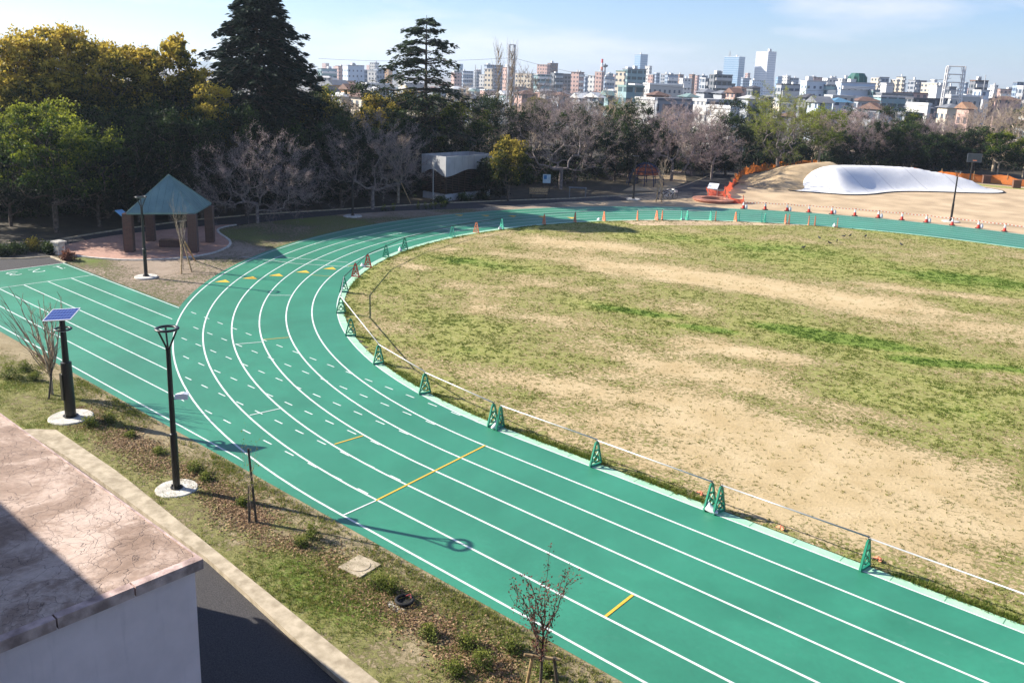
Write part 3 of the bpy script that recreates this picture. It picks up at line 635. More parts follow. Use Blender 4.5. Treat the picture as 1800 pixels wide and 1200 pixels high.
# fallen brown leaves along the middle of the bed
n = 42000; X = rs.uniform(-12, 13, n); Y = -9.15+rs.normal(0, 0.40, n)-0.0*X; kk = (fbm(X, Y, 0.7, 55)+0.25*rs.normal(0, 1, n)*0.5 > 0.46) & (Y > kerb_y(X)) & (Y < -7.8)
X, Y = X[kk], Y[kk]; n = len(X); V = np.zeros((n, 4, 3), np.float32); a_ = rs.uniform(0, 6.28, n); s1 = rs.uniform(0.010, 0.030, n); s2 = s1*rs.uniform(0.3, 0.7, n); tl = rs.uniform(-0.03, 0.03, (n, 4))
for q, (u, v) in enumerate(((-1,-1),(1,-1),(1,1),(-1,1))):
    V[:,q,0] = X+u*s1*np.cos(a_)-v*s2*np.sin(a_); V[:,q,1] = Y+u*s1*np.sin(a_)+v*s2*np.cos(a_); V[:,q,2] = 0.088+0.6*tl[:,q]
me = quads_mesh('leaf_mulch', V.reshape(-1, 3), 4, {'tint': np.repeat(rs.rand(n), 4)})
tag(link('leaf_mulch', me, M['mulch']), 'brown fallen leaves lying along the middle of the strip', 'leaves', kind='stuff')
# ================================================================== OBJECTS
def pos(px, py, z=0.0): x, y = G(px, py, z); return (x, y, z)
# ---- near flat-roofed building (bottom left) and the school building whose roof terrace the photo was taken from
H1 = 4.0; cx_, cy_ = 5.98, -14.36
root = empty('flat_roof_building', (cx_-4.8, cy_-3, 0), 'low pinkish building with a cracked flat roof in the bottom left corner', 'building')
def pbuild(b, name, mt, root, **k):
    o = b.build(name, mt, root, **k); o.location = -Vector(root.location) if abs(root.rotation_euler.z) < 1e-9 else o.location
    return o
b = MB(); b.box(-3.7, cx_-0.10, -21.0, cy_-0.10, 0, H1-0.16); pbuild(b, 'wall', M['wall'], root)
b = MB(); b.add([(-3.7+0.02, -21.0, H1), (cx_-0.16, -21.0, H1), (cx_-0.16, cy_-0.04, H1), (-3.7+0.02, cy_-0.04, H1)], [(0,1,2,3)]); pbuild(b, 'roof', M['roof'], root)
M['coping'] = mat('roof_coping', (0.34, 0.24, 0.21), 0.9, var=0.25, scale=3, bump=0.5, col2=(0.50, 0.37, 0.33))
for i in range(6):                                      # edge slabs, with open joints
    y1 = cy_-0.0-i*1.13; y0 = y1-1.105
    b = MB(); b.box(cx_-0.16, cx_, y0, y1, H1-0.16, H1+0.012); o = pbuild(b, 'edge_slab', M['coping'], root)
b = MB(); b.box(-3.7, cx_-0.162, cy_-0.04, cy_, H1-0.14, H1+0.010); pbuild(b, 'edge_trim', M['coping'], root)
HT = 4+5.15/(math.sin(SUN_AZ)/math.tan(SUN_EL))
root = empty('school_building', (5, -27, 0), 'tall cream building beside the low roof, shading its near part', 'building')
b = MB(); b.box(-24, 32, -34, -21.15, 0, HT); pbuild(b, 'wall', M['schoolwall'], root)
b = MB(); b.box(-24.1, 32.1, -34.1, -21.1, HT+0.002, HT+0.10); pbuild(b, 'roof', M['coping'], root)
M['glass'] = mat('window_glass', (0.03, 0.04, 0.05), 0.08, spec=0.8, var=0.05)
M['alu'] = mat('window_frame', (0.45, 0.45, 0.45), 0.4, 0.6)
for fl in range(3):
    for i in range(9):
        x0 = -22+i*6; 
        b = MB(); b.box(x0, x0+4.6, -21.145, -21.10, 1.1+fl*3.5, 2.9+fl*3.5); wn = pbuild(b, 'window', M['glass'], root)
        b = MB(); b.box(x0-0.06, x0+4.66, -21.14, -21.06, 1.02+fl*3.5, 1.097+fl*3.5); b.box(x0-0.06, x0+4.66, -21.14, -21.06, 2.903+fl*3.5, 2.98+fl*3.5)
        b.box(x0+2.27, x0+2.33, -21.098, -21.07, 1.1+fl*3.5, 2.9+fl*3.5); b.build('frame', M['alu'], wn)

# ---- ring lamp posts
def ring_lamp(x, y, h, label, pad=0.62, rz=0.0, box=False, padlab=True):
    root = empty('street_lamp', (x, y, 0.02), label, 'street lamp', 'ring-headed lamp posts around the track', rz)
    b = MB(); b.lathe([(0.001, 0.0), (pad, 0.0), (pad, 0.05), (pad-0.03, 0.075), (0.001, 0.078)], 36); b.build('concrete_base', M['pad'], root)
    b = MB(); b.lathe([(0.17, 0.08), (0.17, 0.11), (0.100, 0.115), (0.098, h*0.36), (0.078, h*0.365), (0.062, h-0.62), (0.070, h-0.60), (0.070, h-0.53), (0.03, h-0.52)], 16)
    for k in range(4):
        a_ = k*math.pi/2+0.5; b.lathe([(0.02, 0.11), (0.02, 0.17)], 6, (0.13*math.cos(a_), 0.13*math.sin(a_), 0))
    b.build('pole', M['black'], root, smooth=False)
    for k in range(3):
        a_ = 0.5+k*2*math.pi/3; b = MB(); b.tube([(0.03*math.cos(a_), 0.03*math.sin(a_), h-0.56), (0.26*math.cos(a_), 0.26*math.sin(a_), h-0.04)], 0.026, 8); b.build('arm', M['black'], root)
    b = MB(); b.torus((0, 0, h), 0.27, 0.052, 40, 10, 0.62); o = b.build('ring_head', M['black'], root, smooth=True)
    b = MB(); b.torus((0, 0, h-0.030), 0.262, 0.024, 40, 8, 0.5); b.build('lamp_lens', M['lens'], o, smooth=True)
    if box:
        r_ = cr/np.linalg.norm(cr[:2]); bx = MB()
        V = []; c0 = np.array([0.075, 0, h*0.585])
        bx.tube([(0.02, 0, h*0.575), (0.14, 0, h*0.575)], 0.02, 8)
        bx.m = 1
        bx.add([(0.10,-0.10,h*0.585-0.02),(0.44,-0.10,h*0.585-0.05),(0.44,0.10,h*0.585-0.05),(0.10,0.10,h*0.585-0.02),(0.11,-0.09,h*0.585+0.07),(0.32,-0.10,h*0.585+0.13),(0.32,0.10,h*0.585+0.13),(0.11,0.09,h*0.585+0.07),(0.45,-0.09,h*0.585+0.09),(0.45,0.09,h*0.585+0.09)],
               [(0,3,2,1),(4,5,6,7),(0,1,8,5,4),(1,2,9,8),(2,3,7,6,9),(3,0,4,7),(5,8,9,6)])
        o = bx.build('white_casing', [M['black'], M['whitebox']], root); o.rotation_euler = (0, 0, -YAW)
        b = MB(); b.lathe([(0.066, h*0.56), (0.066, h*0.575)], 14); b.lathe([(0.066, h*0.60), (0.066, h*0.612)], 14); b.build('clamp_band', M['steel'], root)
    return root
for (px, py), h, lab, pad, bx in (((311, 862), 4.72, 'nearest black ring lamp post, with a white casing clamped halfway up its pole', 0.58, True),
        ((257, 488), 4.50, 'black ring lamp post on dry ground in front of the gazebo', 0.62, False),
        ((1671, 390), 4.55, 'black ring lamp post on the sandy yard in front of the white mound', 0.75, False),
        ((1113, 351), 4.3, 'black ring lamp post on sandy ground in front of the red climbing dome', 0.7, False),
        ((620, 381), 4.3, 'shaded black ring lamp post on a pale round base beside the dark path', 0.75, False),
        ((1299, 318), 4.4, 'black ring lamp post rising behind the orange netting beside the path', 0.6, False)):
    x, y = G(px, py); ring_lamp(x, y, h, lab, pad, 0.2, bx)
# ---- solar lamp
x, y = G(125, 737)
root = empty('solar_lamp', (x, y, 0.03), 'solar lamp with a tilted blue panel over its ring head, thick black post', 'street lamp')
b = MB(); b.lathe([(0.001, 0.0), (0.70, 0.0), (0.70, 0.06), (0.66, 0.09), (0.001, 0.095)], 40); b.build('concrete_base', M['pad'], root)
b = MB(); b.lathe([(0.19, 0.095), (0.24, 0.125), (0.175, 0.13), (0.170, 1.98), (0.105, 2.0), (0.085, 3.55), (0.04, 3.56)], 18)
b.box(-0.11, 0.05, -0.205, -0.17, 0.7, 1.6)
for k in range(4):
    a_ = k*math.pi/2+0.3; b.lathe([(0.03, 0.12), (0.03, 0.19)], 6, (0.17*math.cos(a_), 0.17*math.sin(a_), 0))
b.build('post', M['black'], root)
b = MB(); b.torus((0, 0, 3.12), 0.24, 0.045, 40, 10, 0.6); b.tube([(-0.22, 0, 3.12), (0.22, 0, 3.12)], 0.02, 6); o = b.build('ring_head', M['black'], root, smooth=True)
b = MB(); b.torus((0, 0, 3.09), 0.232, 0.024, 40, 8, 0.5); b.build('lamp_lens', M['lens'], o, smooth=True)
m, n, l, bb = newmat('solar_cells'); o = objco(n)
sp = n.new('ShaderNodeSeparateXYZ'); l.new(o, sp.inputs[0])
def grid(v, per, wid):
    f = math_(n, l, 'FRACT', math_(n, l, 'DIVIDE', v, per)); return math_(n, l, 'LESS_THAN', f, wid)
g1 = math_(n, l, 'MAXIMUM', grid(sp.outputs['X'], 0.111, 0.09), grid(sp.outputs['Y'], 0.155, 0.14))
c_ = mix(n, l, g1, (0.018, 0.035, 0.16), (0.10, 0.16, 0.40)); l.new(c_, bb.inputs['Base Color']); bb.inputs['Roughness'].default_value = 0.12; bb.inputs['Specular IOR Level'].default_value = 0.8
# panel corners from the photo give its tilt: facing the sun
b = MB(); b.box(-0.50, 0.50, -0.33, 0.33, -0.020, 0.012); fr = b.build('solar_panel', M['whitebox'], root)
b = MB(); b.add([(-0.475, -0.305, 0.016), (0.475, -0.305, 0.016), (0.475, 0.305, 0.016), (-0.475, 0.305, 0.016)], [(0,1,2,3)]); b.build('cell_sheet', m, fr)
nrm = np.array([0.10, -0.36, 0.93]); nrm /= np.linalg.norm(nrm)
p0 = AT(107, 553, 30); 
xa = np.array([math.cos(0.63), math.sin(0.63), 0.0]); xa = xa-nrm*np.dot(xa, nrm); xa /= np.linalg.norm(xa); ya = np.cross(nrm, xa)
fr.matrix_local = Matrix(((xa[0], ya[0], nrm[0], 0), (xa[1], ya[1], nrm[1], 0), (xa[2], ya[2], nrm[2], 3.60), (0, 0, 0, 1)))

# ---- pipe barriers: A-frames along the inner edge, pipes resting on them
def aframe_mesh(mt):
    b = MB(); T = 0.028; W = 0.235; H = 0.80
    def bar(p0, p1, wd, t=T):
        p0 = np.array(p0, float); p1 = np.array(p1, float); d = p1-p0; Ln = np.linalg.norm(d); d /= Ln; nn = np.array([-d[1], d[0]])
        c = (p0+p1)/2; b.obox((0, c[0], c[1]), (t, 0, 0), (0, d[0]*Ln/2, d[1]*Ln/2), (0, nn[0]*wd/2, nn[1]*wd/2))
    bar((-W, 0.02), (-0.045, H-0.05), 0.055); bar((W, 0.02), (0.045, H-0.05), 0.055)
    bar((-0.05, H-0.06), (0.05, H-0.06), 0.10, T*1.0-0.002)
    bar((-W-0.01, 0.028), (W+0.01, 0.028), 0.055, T*1.25); bar((-0.105, 0.50), (0.105, 0.50), 0.05, T*0.8)
    bar((-0.10, 0.48), (0.03, 0.26), 0.03, T*0.7); bar((0.10, 0.48), (-0.03, 0.26), 0.03, T*0.7)
    # round boss with a hole low in the frame
    V = []; F = []
    for i in range(16):
        a_ = 2*math.pi*i/16
        for (r_, xx) in ((0.075, -T*0.8), (0.075, T*0.8), (0.115, T*0.8), (0.115, -T*0.8)): V.append((xx, r_*math.cos(a_), 0.215+r_*math.sin(a_)))
    for i in range(16):
        for q in range(4): F.append((4*i+q, 4*i+(q+1) % 4, 4*((i+1) % 16)+(q+1) % 4, 4*((i+1) % 16)+q))
    b.add(V, F); bar((-0.19, 0.12), (-0.09, 0.18), 0.035, T*0.7); bar((0.19, 0.12), (0.09, 0.18), 0.035, T*0.7)
    b2 = MB(); b2.tube([(0, 0, H-0.06), (0, 0, H+0.02)], 0.016, 8)
    for s_ in (-1, 1): b2.tube([(0, 0, H+0.015), (0, 0.035*s_, H+0.035), (0, 0.04*s_, H+0.075)], 0.008, 6)
    return b, b2
PROTO = {}
def barrier(kind, px, py, label, group):
    x, y = G(px, py)
    if x < 0: r = math.hypot(x, y-R0); rr = R0-0.17; x, y = x/r*rr, R0+(y-R0)/r*rr; rz = math.atan2(y-R0, x)+math.pi/2
    else: y = 0.16 if y < R0 else 2*R0-0.16; rz = 0.0
    rz += 0.22*math.sin(px*1.7)
    if kind not in PROTO:
        o = empty('barrier_stand', (x, y, 0.032), label, 'barrier', group, rz)
        b, b2 = aframe_mesh(None); b.build('frame', M[kind], o); b2.build('pipe_hook', M['black'], o); PROTO[kind] = o
    else:
        o = copy_tree(PROTO[kind])
        o.location = (x, y, 0.032); o.rotation_euler = (0, 0, rz); tag(o, label, 'barrier', group)
    return np.array([x, y, 0.86])
ST = [(1515,1005,'greenp','green barrier stand nearest the camera, alone on the pale border of the straight'),
 (1259,905,'greenp','green barrier stand to the right of the weight bag, second stand from the right'),
 (1241,900,'greenp','green barrier stand to the left of the weight bag, third stand from the right'),
 (1041,822,'greenp','lone green barrier stand between the two close pairs on the straight'),
 (877,755,'greenp','right one of the close pair of green stands near the yellow finish line'),
 (861,751,'greenp','left one of the close pair of green stands near the yellow finish line'),
 (750,692,'greenp','lone green barrier stand just right of the start of the bend'),
 (652,642,'greenp','green barrier stand where the pale pipe turns the corner into the bend'),
 (617,591,'greenp','small green stand on the bend just below the leftmost ones'),
 (596,551,'greenp','leftmost green barrier stand at the tip of the bend'),
 (603,514,'greenp','green barrier stand just below the two red stands on the bend'),
 (620,487,'redp','lower one of the two bright red stands on the bend'),
 (638,470,'redp','upper red stand on the bend, with a white bag at its foot'),
 (675,453,'greenp','dark green stand next above the red pair on the bend'),
 (710,440,'greenp','shaded green stand with a white bag, in the tree shadow on the bend'),
 (792,417,'mintp','faded green stand standing alone left of the first orange stand'),
 (840,410,'salmon','first faded orange stand from the left on the far curve'),
 (883,403,'mintp','faded green stand between two faded orange ones, with a white bag'),
 (953,394,'salmon','orange stand right beside a yellow triangle, second orange from the left'),
 (1004,389,'salmon','orange stand beside the last yellow triangle, third orange from the left'),
 (1057,387,'salmon','faded orange stand with a white bag, fourth orange from the left'),
 (1115,385,'salmon','broad faded orange stand with wide gaps beside it at the top of the curve'),
 (1150,385,'salmon','left one of the orange pair with a white bag between them, top of the curve'),
 (1160,385,'salmon','right one of the orange pair with a white bag between them, top of the curve'),
 (1196,386,'mintp','left one of the faded green pair on the far straight'),
 (1206,386,'mintp','right one of the faded green pair on the far straight'),
 (1246,386,'mintp','faded green stand directly left of an orange stand on the far straight'),
 (1256,387,'salmon','orange stand directly right of a green one on the far straight'),
 (1291,388,'salmon','orange stand forming a mixed pair, the green one is to its right'),
 (1297,388,'mintp','green stand forming a mixed pair, the orange one is to its left'),
 (1337,390,'mintp','left one of the last faded green pair on the far straight'),
 (1343,390,'mintp','right one of the last faded green pair on the far straight'),
 (1379,392,'salmon','left stand of the last but one orange pair on the far straight'),
 (1386,393,'salmon','right stand of the last but one orange pair on the far straight'),
 (1421,396,'salmon','left stand of the last orange pair on the far straight'),
 (1432,397,'salmon','right stand of the last orange pair on the far straight'),
 (1471,398,'salmon','last orange stand on the far straight, with a white bag beside it')]
TOP = []
for px, py, kd, lab in ST: TOP.append(barrier(kd, px, py, lab, 'A-frame barrier stands along the inner edge of the track'))
def pipe(a_, c_, r, mt, label, cat='pipe', name='barrier_pipe', sag=0.0):
    a_ = np.array(a_, float); c_ = np.array(c_, float); P = [a_+(c_-a_)*t-np.array([0, 0, sag*4*t*(1-t)]) for t in np.linspace(0, 1, 9 if sag else 2)]
    o = MB().tube(P, r, 10).build(name, mt, smooth=True); return tag(o, label, cat, 'pipes and ropes laid across the barrier stands')
far_end = np.array([26.0, 0.16, 0.86])
pipe(TOP[0], far_end, 0.020, M['greypipe'], 'grey pipe running from the nearest green stand out of the picture')
pipe(TOP[1], TOP[0]+[0,0,0.03], 0.020, M['greypipe'], 'grey pipe between the nearest green stand and the stand by the weight bag')
pipe(TOP[3], TOP[2], 0.020, M['whitep'], 'white pipe left of the weight bag, from the lone stand to the pair')
pipe(TOP[4], TOP[3]+[0,0,0.03], 0.020, M['whitep'], 'white pipe between the pair near the finish line and the lone stand')
pipe(TOP[6], TOP[5], 0.020, M['whitep'], 'white pipe on the straight left of the pair near the finish line')
pipe(TOP[7], TOP[6]+[0,0,0.03], 0.020, M['whitep'], 'white pipe running right from the corner stand of the bend')
pipe(TOP[9], TOP[7]+[0,0,0.03], 0.022, M['whitep'], 'steep white pipe from the leftmost stand down to the corner stand')
pipe(TOP[10], TOP[9]+[0,0,0.03], 0.022, M['greypipe'], 'short grey pipe behind the tip of the bend')
pipe(TOP[12], TOP[10], 0.02, M['darkchain'], 'dark pipe passing the lower red stand on the bend', 'pipe')
pipe(TOP[14], TOP[12], 0.02, M['darkchain'], 'dark pipe between the upper red stand and the shaded green stand', 'pipe')
pipe(TOP[15], TOP[14], 0.022, M['darkchain'], 'dark pipe left of the first faded green stand on the far curve', 'pipe')
pipe(TOP[17], TOP[15], 0.025, M['darkchain'], 'dark pipe over the first orange stand on the far curve', 'pipe')
for i, (a_, c_) in enumerate(((18,19),(19,20),(21,23),(23,24),(25,26))):
    pipe(TOP[a_], TOP[c_], 0.02, M['greypipe'], ['thin grey pipe by the last two yellow triangles', 'thin grey pipe left of the orange stand with a bag', 'thin grey pipe at the top of the curve right of the broad orange stand', 'thin grey pipe between an orange and a green pair on the far straight', 'thin grey pipe right of the faded green pair on the far straight'][i])
# weight bags
def bag(px, py, label, s=1.0):
    x, y = G(px, py); b = MB(); rs_ = np.random.RandomState(int(px)); P = []
    nU, nV = 14, 10; V = []
    for i in range(nV+1):
        v = math.pi*i/nV
        for j in range(nU):
            u = 2*math.pi*j/nU; r_ = 1+0.10*math.sin(3*u+i)+0.06*rs_.rand()
            V.append((0.19*s*r_*math.sin(v)*math.cos(u)*(1-0.45*math.cos(v))+0.06*s*math.cos(v), 0.10*s*r_*math.sin(v)*math.sin(u)*(1-0.4*math.cos(v)), 0.075*s+0.085*s*math.cos(v)+0.10*s*max(0, math.cos(v))**5))
    F = [(i*nU+j, i*nU+(j+1) % nU, (i+1)*nU+(j+1) % nU, (i+1)*nU+j) for i in range(nV) for j in range(nU)]
    b.add(V, F); o = b.build('weight_bag', M['bag'], smooth=True); o.location = (x, y, 0.05); o.rotation_euler = (0, 0, px*0.37)
    return tag(o, label, 'bag', 'white weight bags on the ground')
for px, py, lab, s in ((1248,901,'white weight bag between the right-hand pair of green stands',1.1), (871,753,'white weight bag between the stands near the finish line',1.0), (638,470,'white bag at the foot of the upper red stand',0.9), (703,442,'white bag at the foot of the shaded green stand',1.1), (879,404,'white bag at the foot of the faded green stand by the triangles',1.0), (1052,388,'white bag beside the fourth orange stand',0.9), (1155,386,'white bag within the orange pair at the top of the curve',0.9), (1200,387,'white bag within the faded green pair',0.8), (1295,389,'white bag within the mixed green and orange pair',0.8), (1382,393,'dark-streaked white bag within the last but one orange pair',0.8), (1466,399,'white bag left of the last orange stand',1.1)):
    bag(px, py, lab, s)
# ---- traffic cones on the outer edge of the far straight, with chain
def cone_proto(x, y, label):
    o = empty('traffic_cone', (x, y, 0.03), label, 'traffic cone', 'traffic cones along the outer edge of the track')
    b = MB(); b.box(-0.20, 0.20, -0.20, 0.20, 0.0, 0.055); b.build('foot', M['rubber'], o)
    b = MB(); b.lathe([(0.165, 0.056), (0.150, 0.075), (0.098, 0.34)], 20); b.build('cone', M['redp'], o)
    b = MB(); b.lathe([(0.0985, 0.342), (0.052, 0.60)], 20); b.build('white_band', M['bag'], o)
    b = MB(); b.lathe([(0.0518, 0.602), (0.032, 0.71), (0.025, 0.72)], 16); b.build('tip', M['salmon'], o)
    return o
CN = [(1306,367),(1345,369.5),(1384,372.5),(1422,375),(1462,378),(1502,381.5),(1543,384.5),(1584,388.5),(1627,392.5),(1672,397.5),(1717,403),(1763,408.5),(1812,414)]
ORD = ['first','second','third','fourth','fifth','sixth','seventh','eighth','ninth','tenth','eleventh','twelfth','thirteenth']
cone0 = None; CT = []
for i, (px, py) in enumerate(CN):
    x, y = G(px, py); y = max(y, 2*R0-R0+R0+6*LW+0.25) if x > 0 else y
    if x < 0:
        r = math.hypot(x, y-R0); rr = R0+6*LW+0.55; x, y = x/r*rr, R0+(y-R0)/r*rr
    else: y = 2*R0+6*LW+0.55
    extra = {0: 'beside the fallen red netting', 9: 'before the lamp post'}.get(i, 'with a white weight beside it' if i in (2, 4, 6, 8, 10) else 'without a weight')
    lab = f'red and white cone, {ORD[i]} from left of far row, {extra}'
    if cone0 is None: cone0 = cone_proto(x, y, lab)
    else: o = copy_tree(cone0); o.location = (x, y, 0.03); tag(o, lab); 
    CT.append((x, y, 0.70))
    if i in (0, 2, 4, 6, 8, 10):
        b = MB(); b.lathe([(0.10, 0), (0.14, 0.06), (0.13, 0.28), (0.05, 0.42), (0.03, 0.44)], 12); o = b.build('cone_weight', M['bag'], smooth=True); o.location = (x+0.24, y+0.10, 0.03)
        tag(o, f'white upright weight to the right of the {ORD[i]} far cone from the left', 'weight', 'white weights beside the far cones')
for i in range(len(CT)-1):
    a_, c_ = np.array(CT[i]), np.array(CT[i+1]); b = MB(); nseg = 14
    for q in range(nseg):
        t0, t1 = q/nseg, (q+0.75)/nseg; f = lambda t: a_+(c_-a_)*t-np.array([0, 0, 0.07*4*t*(1-t)])
        b.m = q % 2; b.tube([f(t0), f(t1)], 0.028, 5)
    o = b.build('barrier_chain', [M['redp'], M['bag']]); tag(o, f'red and white chain hung from the {ORD[i]} to the {ORD[i+1]} far cone', 'chain', 'chain spans between the far cones')

for px, py, lab in ((1229,869,'orange ribbon scrap in the grass left of the bag between the right pair of stands'), (1370,930,'orange ribbon scrap on the pale border between the two rightmost stands'), (1541,985,'pink ribbon scrap in the weeds just right of the nearest green stand')):
    x, y = G(px, py); b = MB(); b.add([(-0.10,-0.03,0.01),(0.02,-0.05,0.05),(0.12,0.0,0.02),(0.10,0.05,0.06),(0.0,0.04,0.09),(-0.09,0.03,0.03)], [(0,1,4,5),(1,2,3,4)]); b.add([(0.02,-0.02,0.03),(0.10,-0.10,0.02),(0.15,-0.06,0.05),(0.04,0.02,0.07)], [(0,1,2,3)])
    o = b.build('ribbon_scrap', M['salmon']); o.location = (x, y, 0.03); tag(o, lab, 'litter', 'scraps of plastic ribbon by the border')
# ---- gazebo
gx0, gy0 = -36.10, 7.13
root = empty('gazebo', (gx0, gy0, 0.035), 'gazebo with a slate green pyramid roof on four brick pillars', 'gazebo')
PL = [G(229, 443), G(341, 444), G(370, 426), G(266, 424)]
ct = np.mean(PL, axis=0); root.location = (ct[0], ct[1], 0.035)
U = (np.array(PL[1])-np.array(PL[0])); ang = math.atan2(U[1], U[0])
for p in PL:
    b = MB(); b.obox((p[0]-ct[0], p[1]-ct[1], 1.22), (0.27*math.cos(ang), 0.27*math.sin(ang), 0), (-0.27*math.sin(ang), 0.27*math.cos(ang), 0), (0, 0, 1.22)); b.build('pillar', M['brick'], root)
def roofpt(px, py, z): x, y = G(px, py, z); return np.array([x-ct[0], y-ct[1], z])
EZ = 2.52
FL = roofpt(222, 375.5, EZ); FR = roofpt(343, 375, EZ); BR = roofpt(371.5, 358.5, EZ); BL = FL+BR-FR
cc = (FL+BR)/2; 
best = min(np.linspace(3.4, 6.5, 200), key=lambda z: abs(((600-0)+0)*0+(lambda P: CY-FPX*np.dot(P, cu)/np.dot(P, cf))(np.array([cc[0]+ct[0], cc[1]+ct[1], z])-CAM)-308.5))
AP = np.array([cc[0], cc[1], best])
o4 = [FL, FR, BR, BL]
b = MB(); b.add([AP]+o4, [(0, 1, 2), (0, 2, 3), (0, 3, 4), (0, 4, 1)])
lo = [p-np.array([0, 0, 0.10]) for p in o4]; b.add(o4+lo, [(i, 4+i, 4+(i+1) % 4, (i+1) % 4) for i in range(4)]+[(7, 6, 5, 4)])
rf = b.build('roof', M['teal_roof'], root)
b = MB()
for i in range(4):                                     # standing seams running up the slopes
    A_, B_ = o4[i], o4[(i+1) % 4]; mid = (A_+B_)/2
    for t in np.linspace(0.1, 0.9, 9):
        s0 = A_+(B_-A_)*t; f = 1-abs(2*t-1); up = AP-mid; e = s0+up*f
        e = s0+(up)*(f); nn = np.cross(B_-A_, up); nn /= np.linalg.norm(nn)
        if nn[2] < 0: nn = -nn
        if f > 0.05: b.tube([s0+nn*0.012, e+nn*0.012], 0.018, 4)
    b.tube([A_+[0, 0, 0.01], AP+[0, 0, 0.02]], 0.035, 5)
b.build('roof_seams', M['teal_roof'], root)
b = MB(); b.obox((cc[0]*0.4, cc[1]*0.4, 0.22), (0.75*math.cos(ang), 0.75*math.sin(ang), 0), (-0.3*math.sin(ang), 0.3*math.cos(ang), 0), (0, 0, 0.22))
o = b.build('garden_bench', M['brick']); o.location = root.location; tag(o, 'low brick bench block under the gazebo roof', 'bench')
b = MB(); b.obox((0, 0, 0.03), (0.30, 0.06, -0.14), (-0.06, 0.26, 0.0), (0.01, 0.0, 0.02))  # blue piece on an added post stands in for sky reflected by roof corner
x, y = G(214, 375, 2.4); o = b.build('roof_reflection', mat('painted_sky_blue', (0.10, 0.30, 0.52), 0.3)); 
o.location = (x, y, 2.4); tag(o, 'small tilted blue stand-in for sky reflection at the left corner of the gazebo roof', 'panel')  # no real panel: added stand-in for the sky reflection
b = MB(); b.tube([(x, y, 0.0), (x, y, 2.38)], 0.04, 8); o2 = b.build('reflection_post', M['black'], o); o2.location = (-x, -y, -2.4)

# ---- pump house
root = empty('pump_house', (-42.9, 40, 0), 'windowless square building with a white wave-edged fascia over brown louvres', 'building')
x0, x1, y0, y1 = -44.5, -41.2, 36.75, 43.2
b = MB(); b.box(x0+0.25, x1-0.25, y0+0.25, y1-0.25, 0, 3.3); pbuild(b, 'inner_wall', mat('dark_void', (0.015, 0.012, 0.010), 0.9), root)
b = MB(); b.box(x0+0.1, x1-0.1, y0+0.1, y1-0.1, 0, 0.62); pbuild(b, 'plinth', M['fascia'], root)
M['louvre'] = mat('brown_louvre', (0.075, 0.045, 0.032), 0.7, var=0.2)
for side in range(2):
    b = MB()
    if side == 0:
        for z in np.arange(0.7, 2.9, 0.16): b.obox(((x0+x1)/2, y0+0.12, z), ((x1-x0)/2-0.15, 0, 0), (0, 0.05, -0.04), (0, 0.006, 0.008))
        for x in np.arange(x0+0.15, x1, 0.6): b.box(x-0.03, x+0.03, y0+0.03, y0+0.08, 0.63, 3.0)
    else:
        for z in np.arange(0.7, 2.9, 0.16): b.obox((x1-0.12, (y0+y1)/2, z), (0, (y1-y0)/2-0.15, 0), (0.05, 0, 0.04), (0.006, 0, 0.008))
        for y in np.arange(y0+0.15, y1, 0.82): b.box(x1-0.08, x1-0.03, y-0.03, y+0.03, 0.63, 3.0)
    pbuild(b, 'louvre_screen', M['louvre'], root)
def fascia(p0, p1, nrm_, z1, ph):
    b = MB(); n_ = 40; V = []; p0 = np.array(p0); p1 = np.array(p1); nn = np.array(nrm_)*0.09
    for i in range(n_+1):
        t = i/n_; p = p0+(p1-p0)*t; zl = 2.55+0.28*math.cos(2*math.pi*(t*ph[0]+ph[1]))
        V += [(p[0], p[1], zl), (p[0], p[1], z1), (p[0]+nn[0], p[1]+nn[1], z1), (p[0]+nn[0], p[1]+nn[1], zl)]
    F = [(4*i+q, 4*i+(q+1) % 4, 4*i+4+(q+1) % 4, 4*i+4+q) for i in range(n_) for q in range(4)]+[(0,3,2,1), (4*n_, 4*n_+1, 4*n_+2, 4*n_+3)]
    b.add(V, F); return b
pbuild(fascia((x0, y0), (x1, y0), (0, 1), 4.12, (0.9, 0.6)), 'fascia', M['fascia'], root)
pbuild(fascia((x1-0.001, y0+0.0925), (x1-0.001, y1), (-1, 0), 4.12, (1.0, 0.5)), 'fascia', M['fascia'], root)
pbuild(fascia((x0, y0+0.0925), (x0, y1), (1, 0), 4.12, (1, 0.5)), 'fascia', M['fascia'], root)
pbuild(fascia((x0+0.0925, y1-0.001), (x1-0.0925, y1-0.001), (0, -1), 4.12, (1, 0.2)), 'fascia', M['fascia'], root)
b = MB(); b.box(x0+0.093, x1-0.093, y0+0.093, y1-0.093, 3.35, 3.45); pbuild(b, 'roof', M['litter'], root)
b = MB(); b.lathe([(0.11, 0), (0.11, 0.03), (0.05, 0.04), (0.045, 4.0)], 10); b.box(-0.14, 0.14, -0.05, 0.05, 3.3, 3.75)
x, y = G(761, 357); o = b.build('utility_pole', mat('grey_pole', (0.42, 0.42, 0.40), 0.5)); o.location = (x, y, 0); tag(o, 'thin pale grey pole standing in front of the wave-edged building', 'pole')

# ---- stone pillar, bins and shrubs by the apron
x, y = G(105, 447)
b = MB(); b.obox((0, 0, 0.36), (0.25, 0.06, 0), (-0.06, 0.22, 0), (0, 0, 0.36)); b.obox((0, 0, 0.77), (0.36, 0.08, 0), (-0.08, 0.29, 0), (0, 0, 0.045))
b.obox((0.02, 0, 0.83), (0.20, 0.05, 0), (-0.04, 0.16, 0), (0, 0, 0.013))
o = b.build('stone_pedestal', M['pad']); o.location = (x, y, 0.02); tag(o, 'white stone drinking fountain pedestal at the left end of the red plaza', 'drinking fountain')

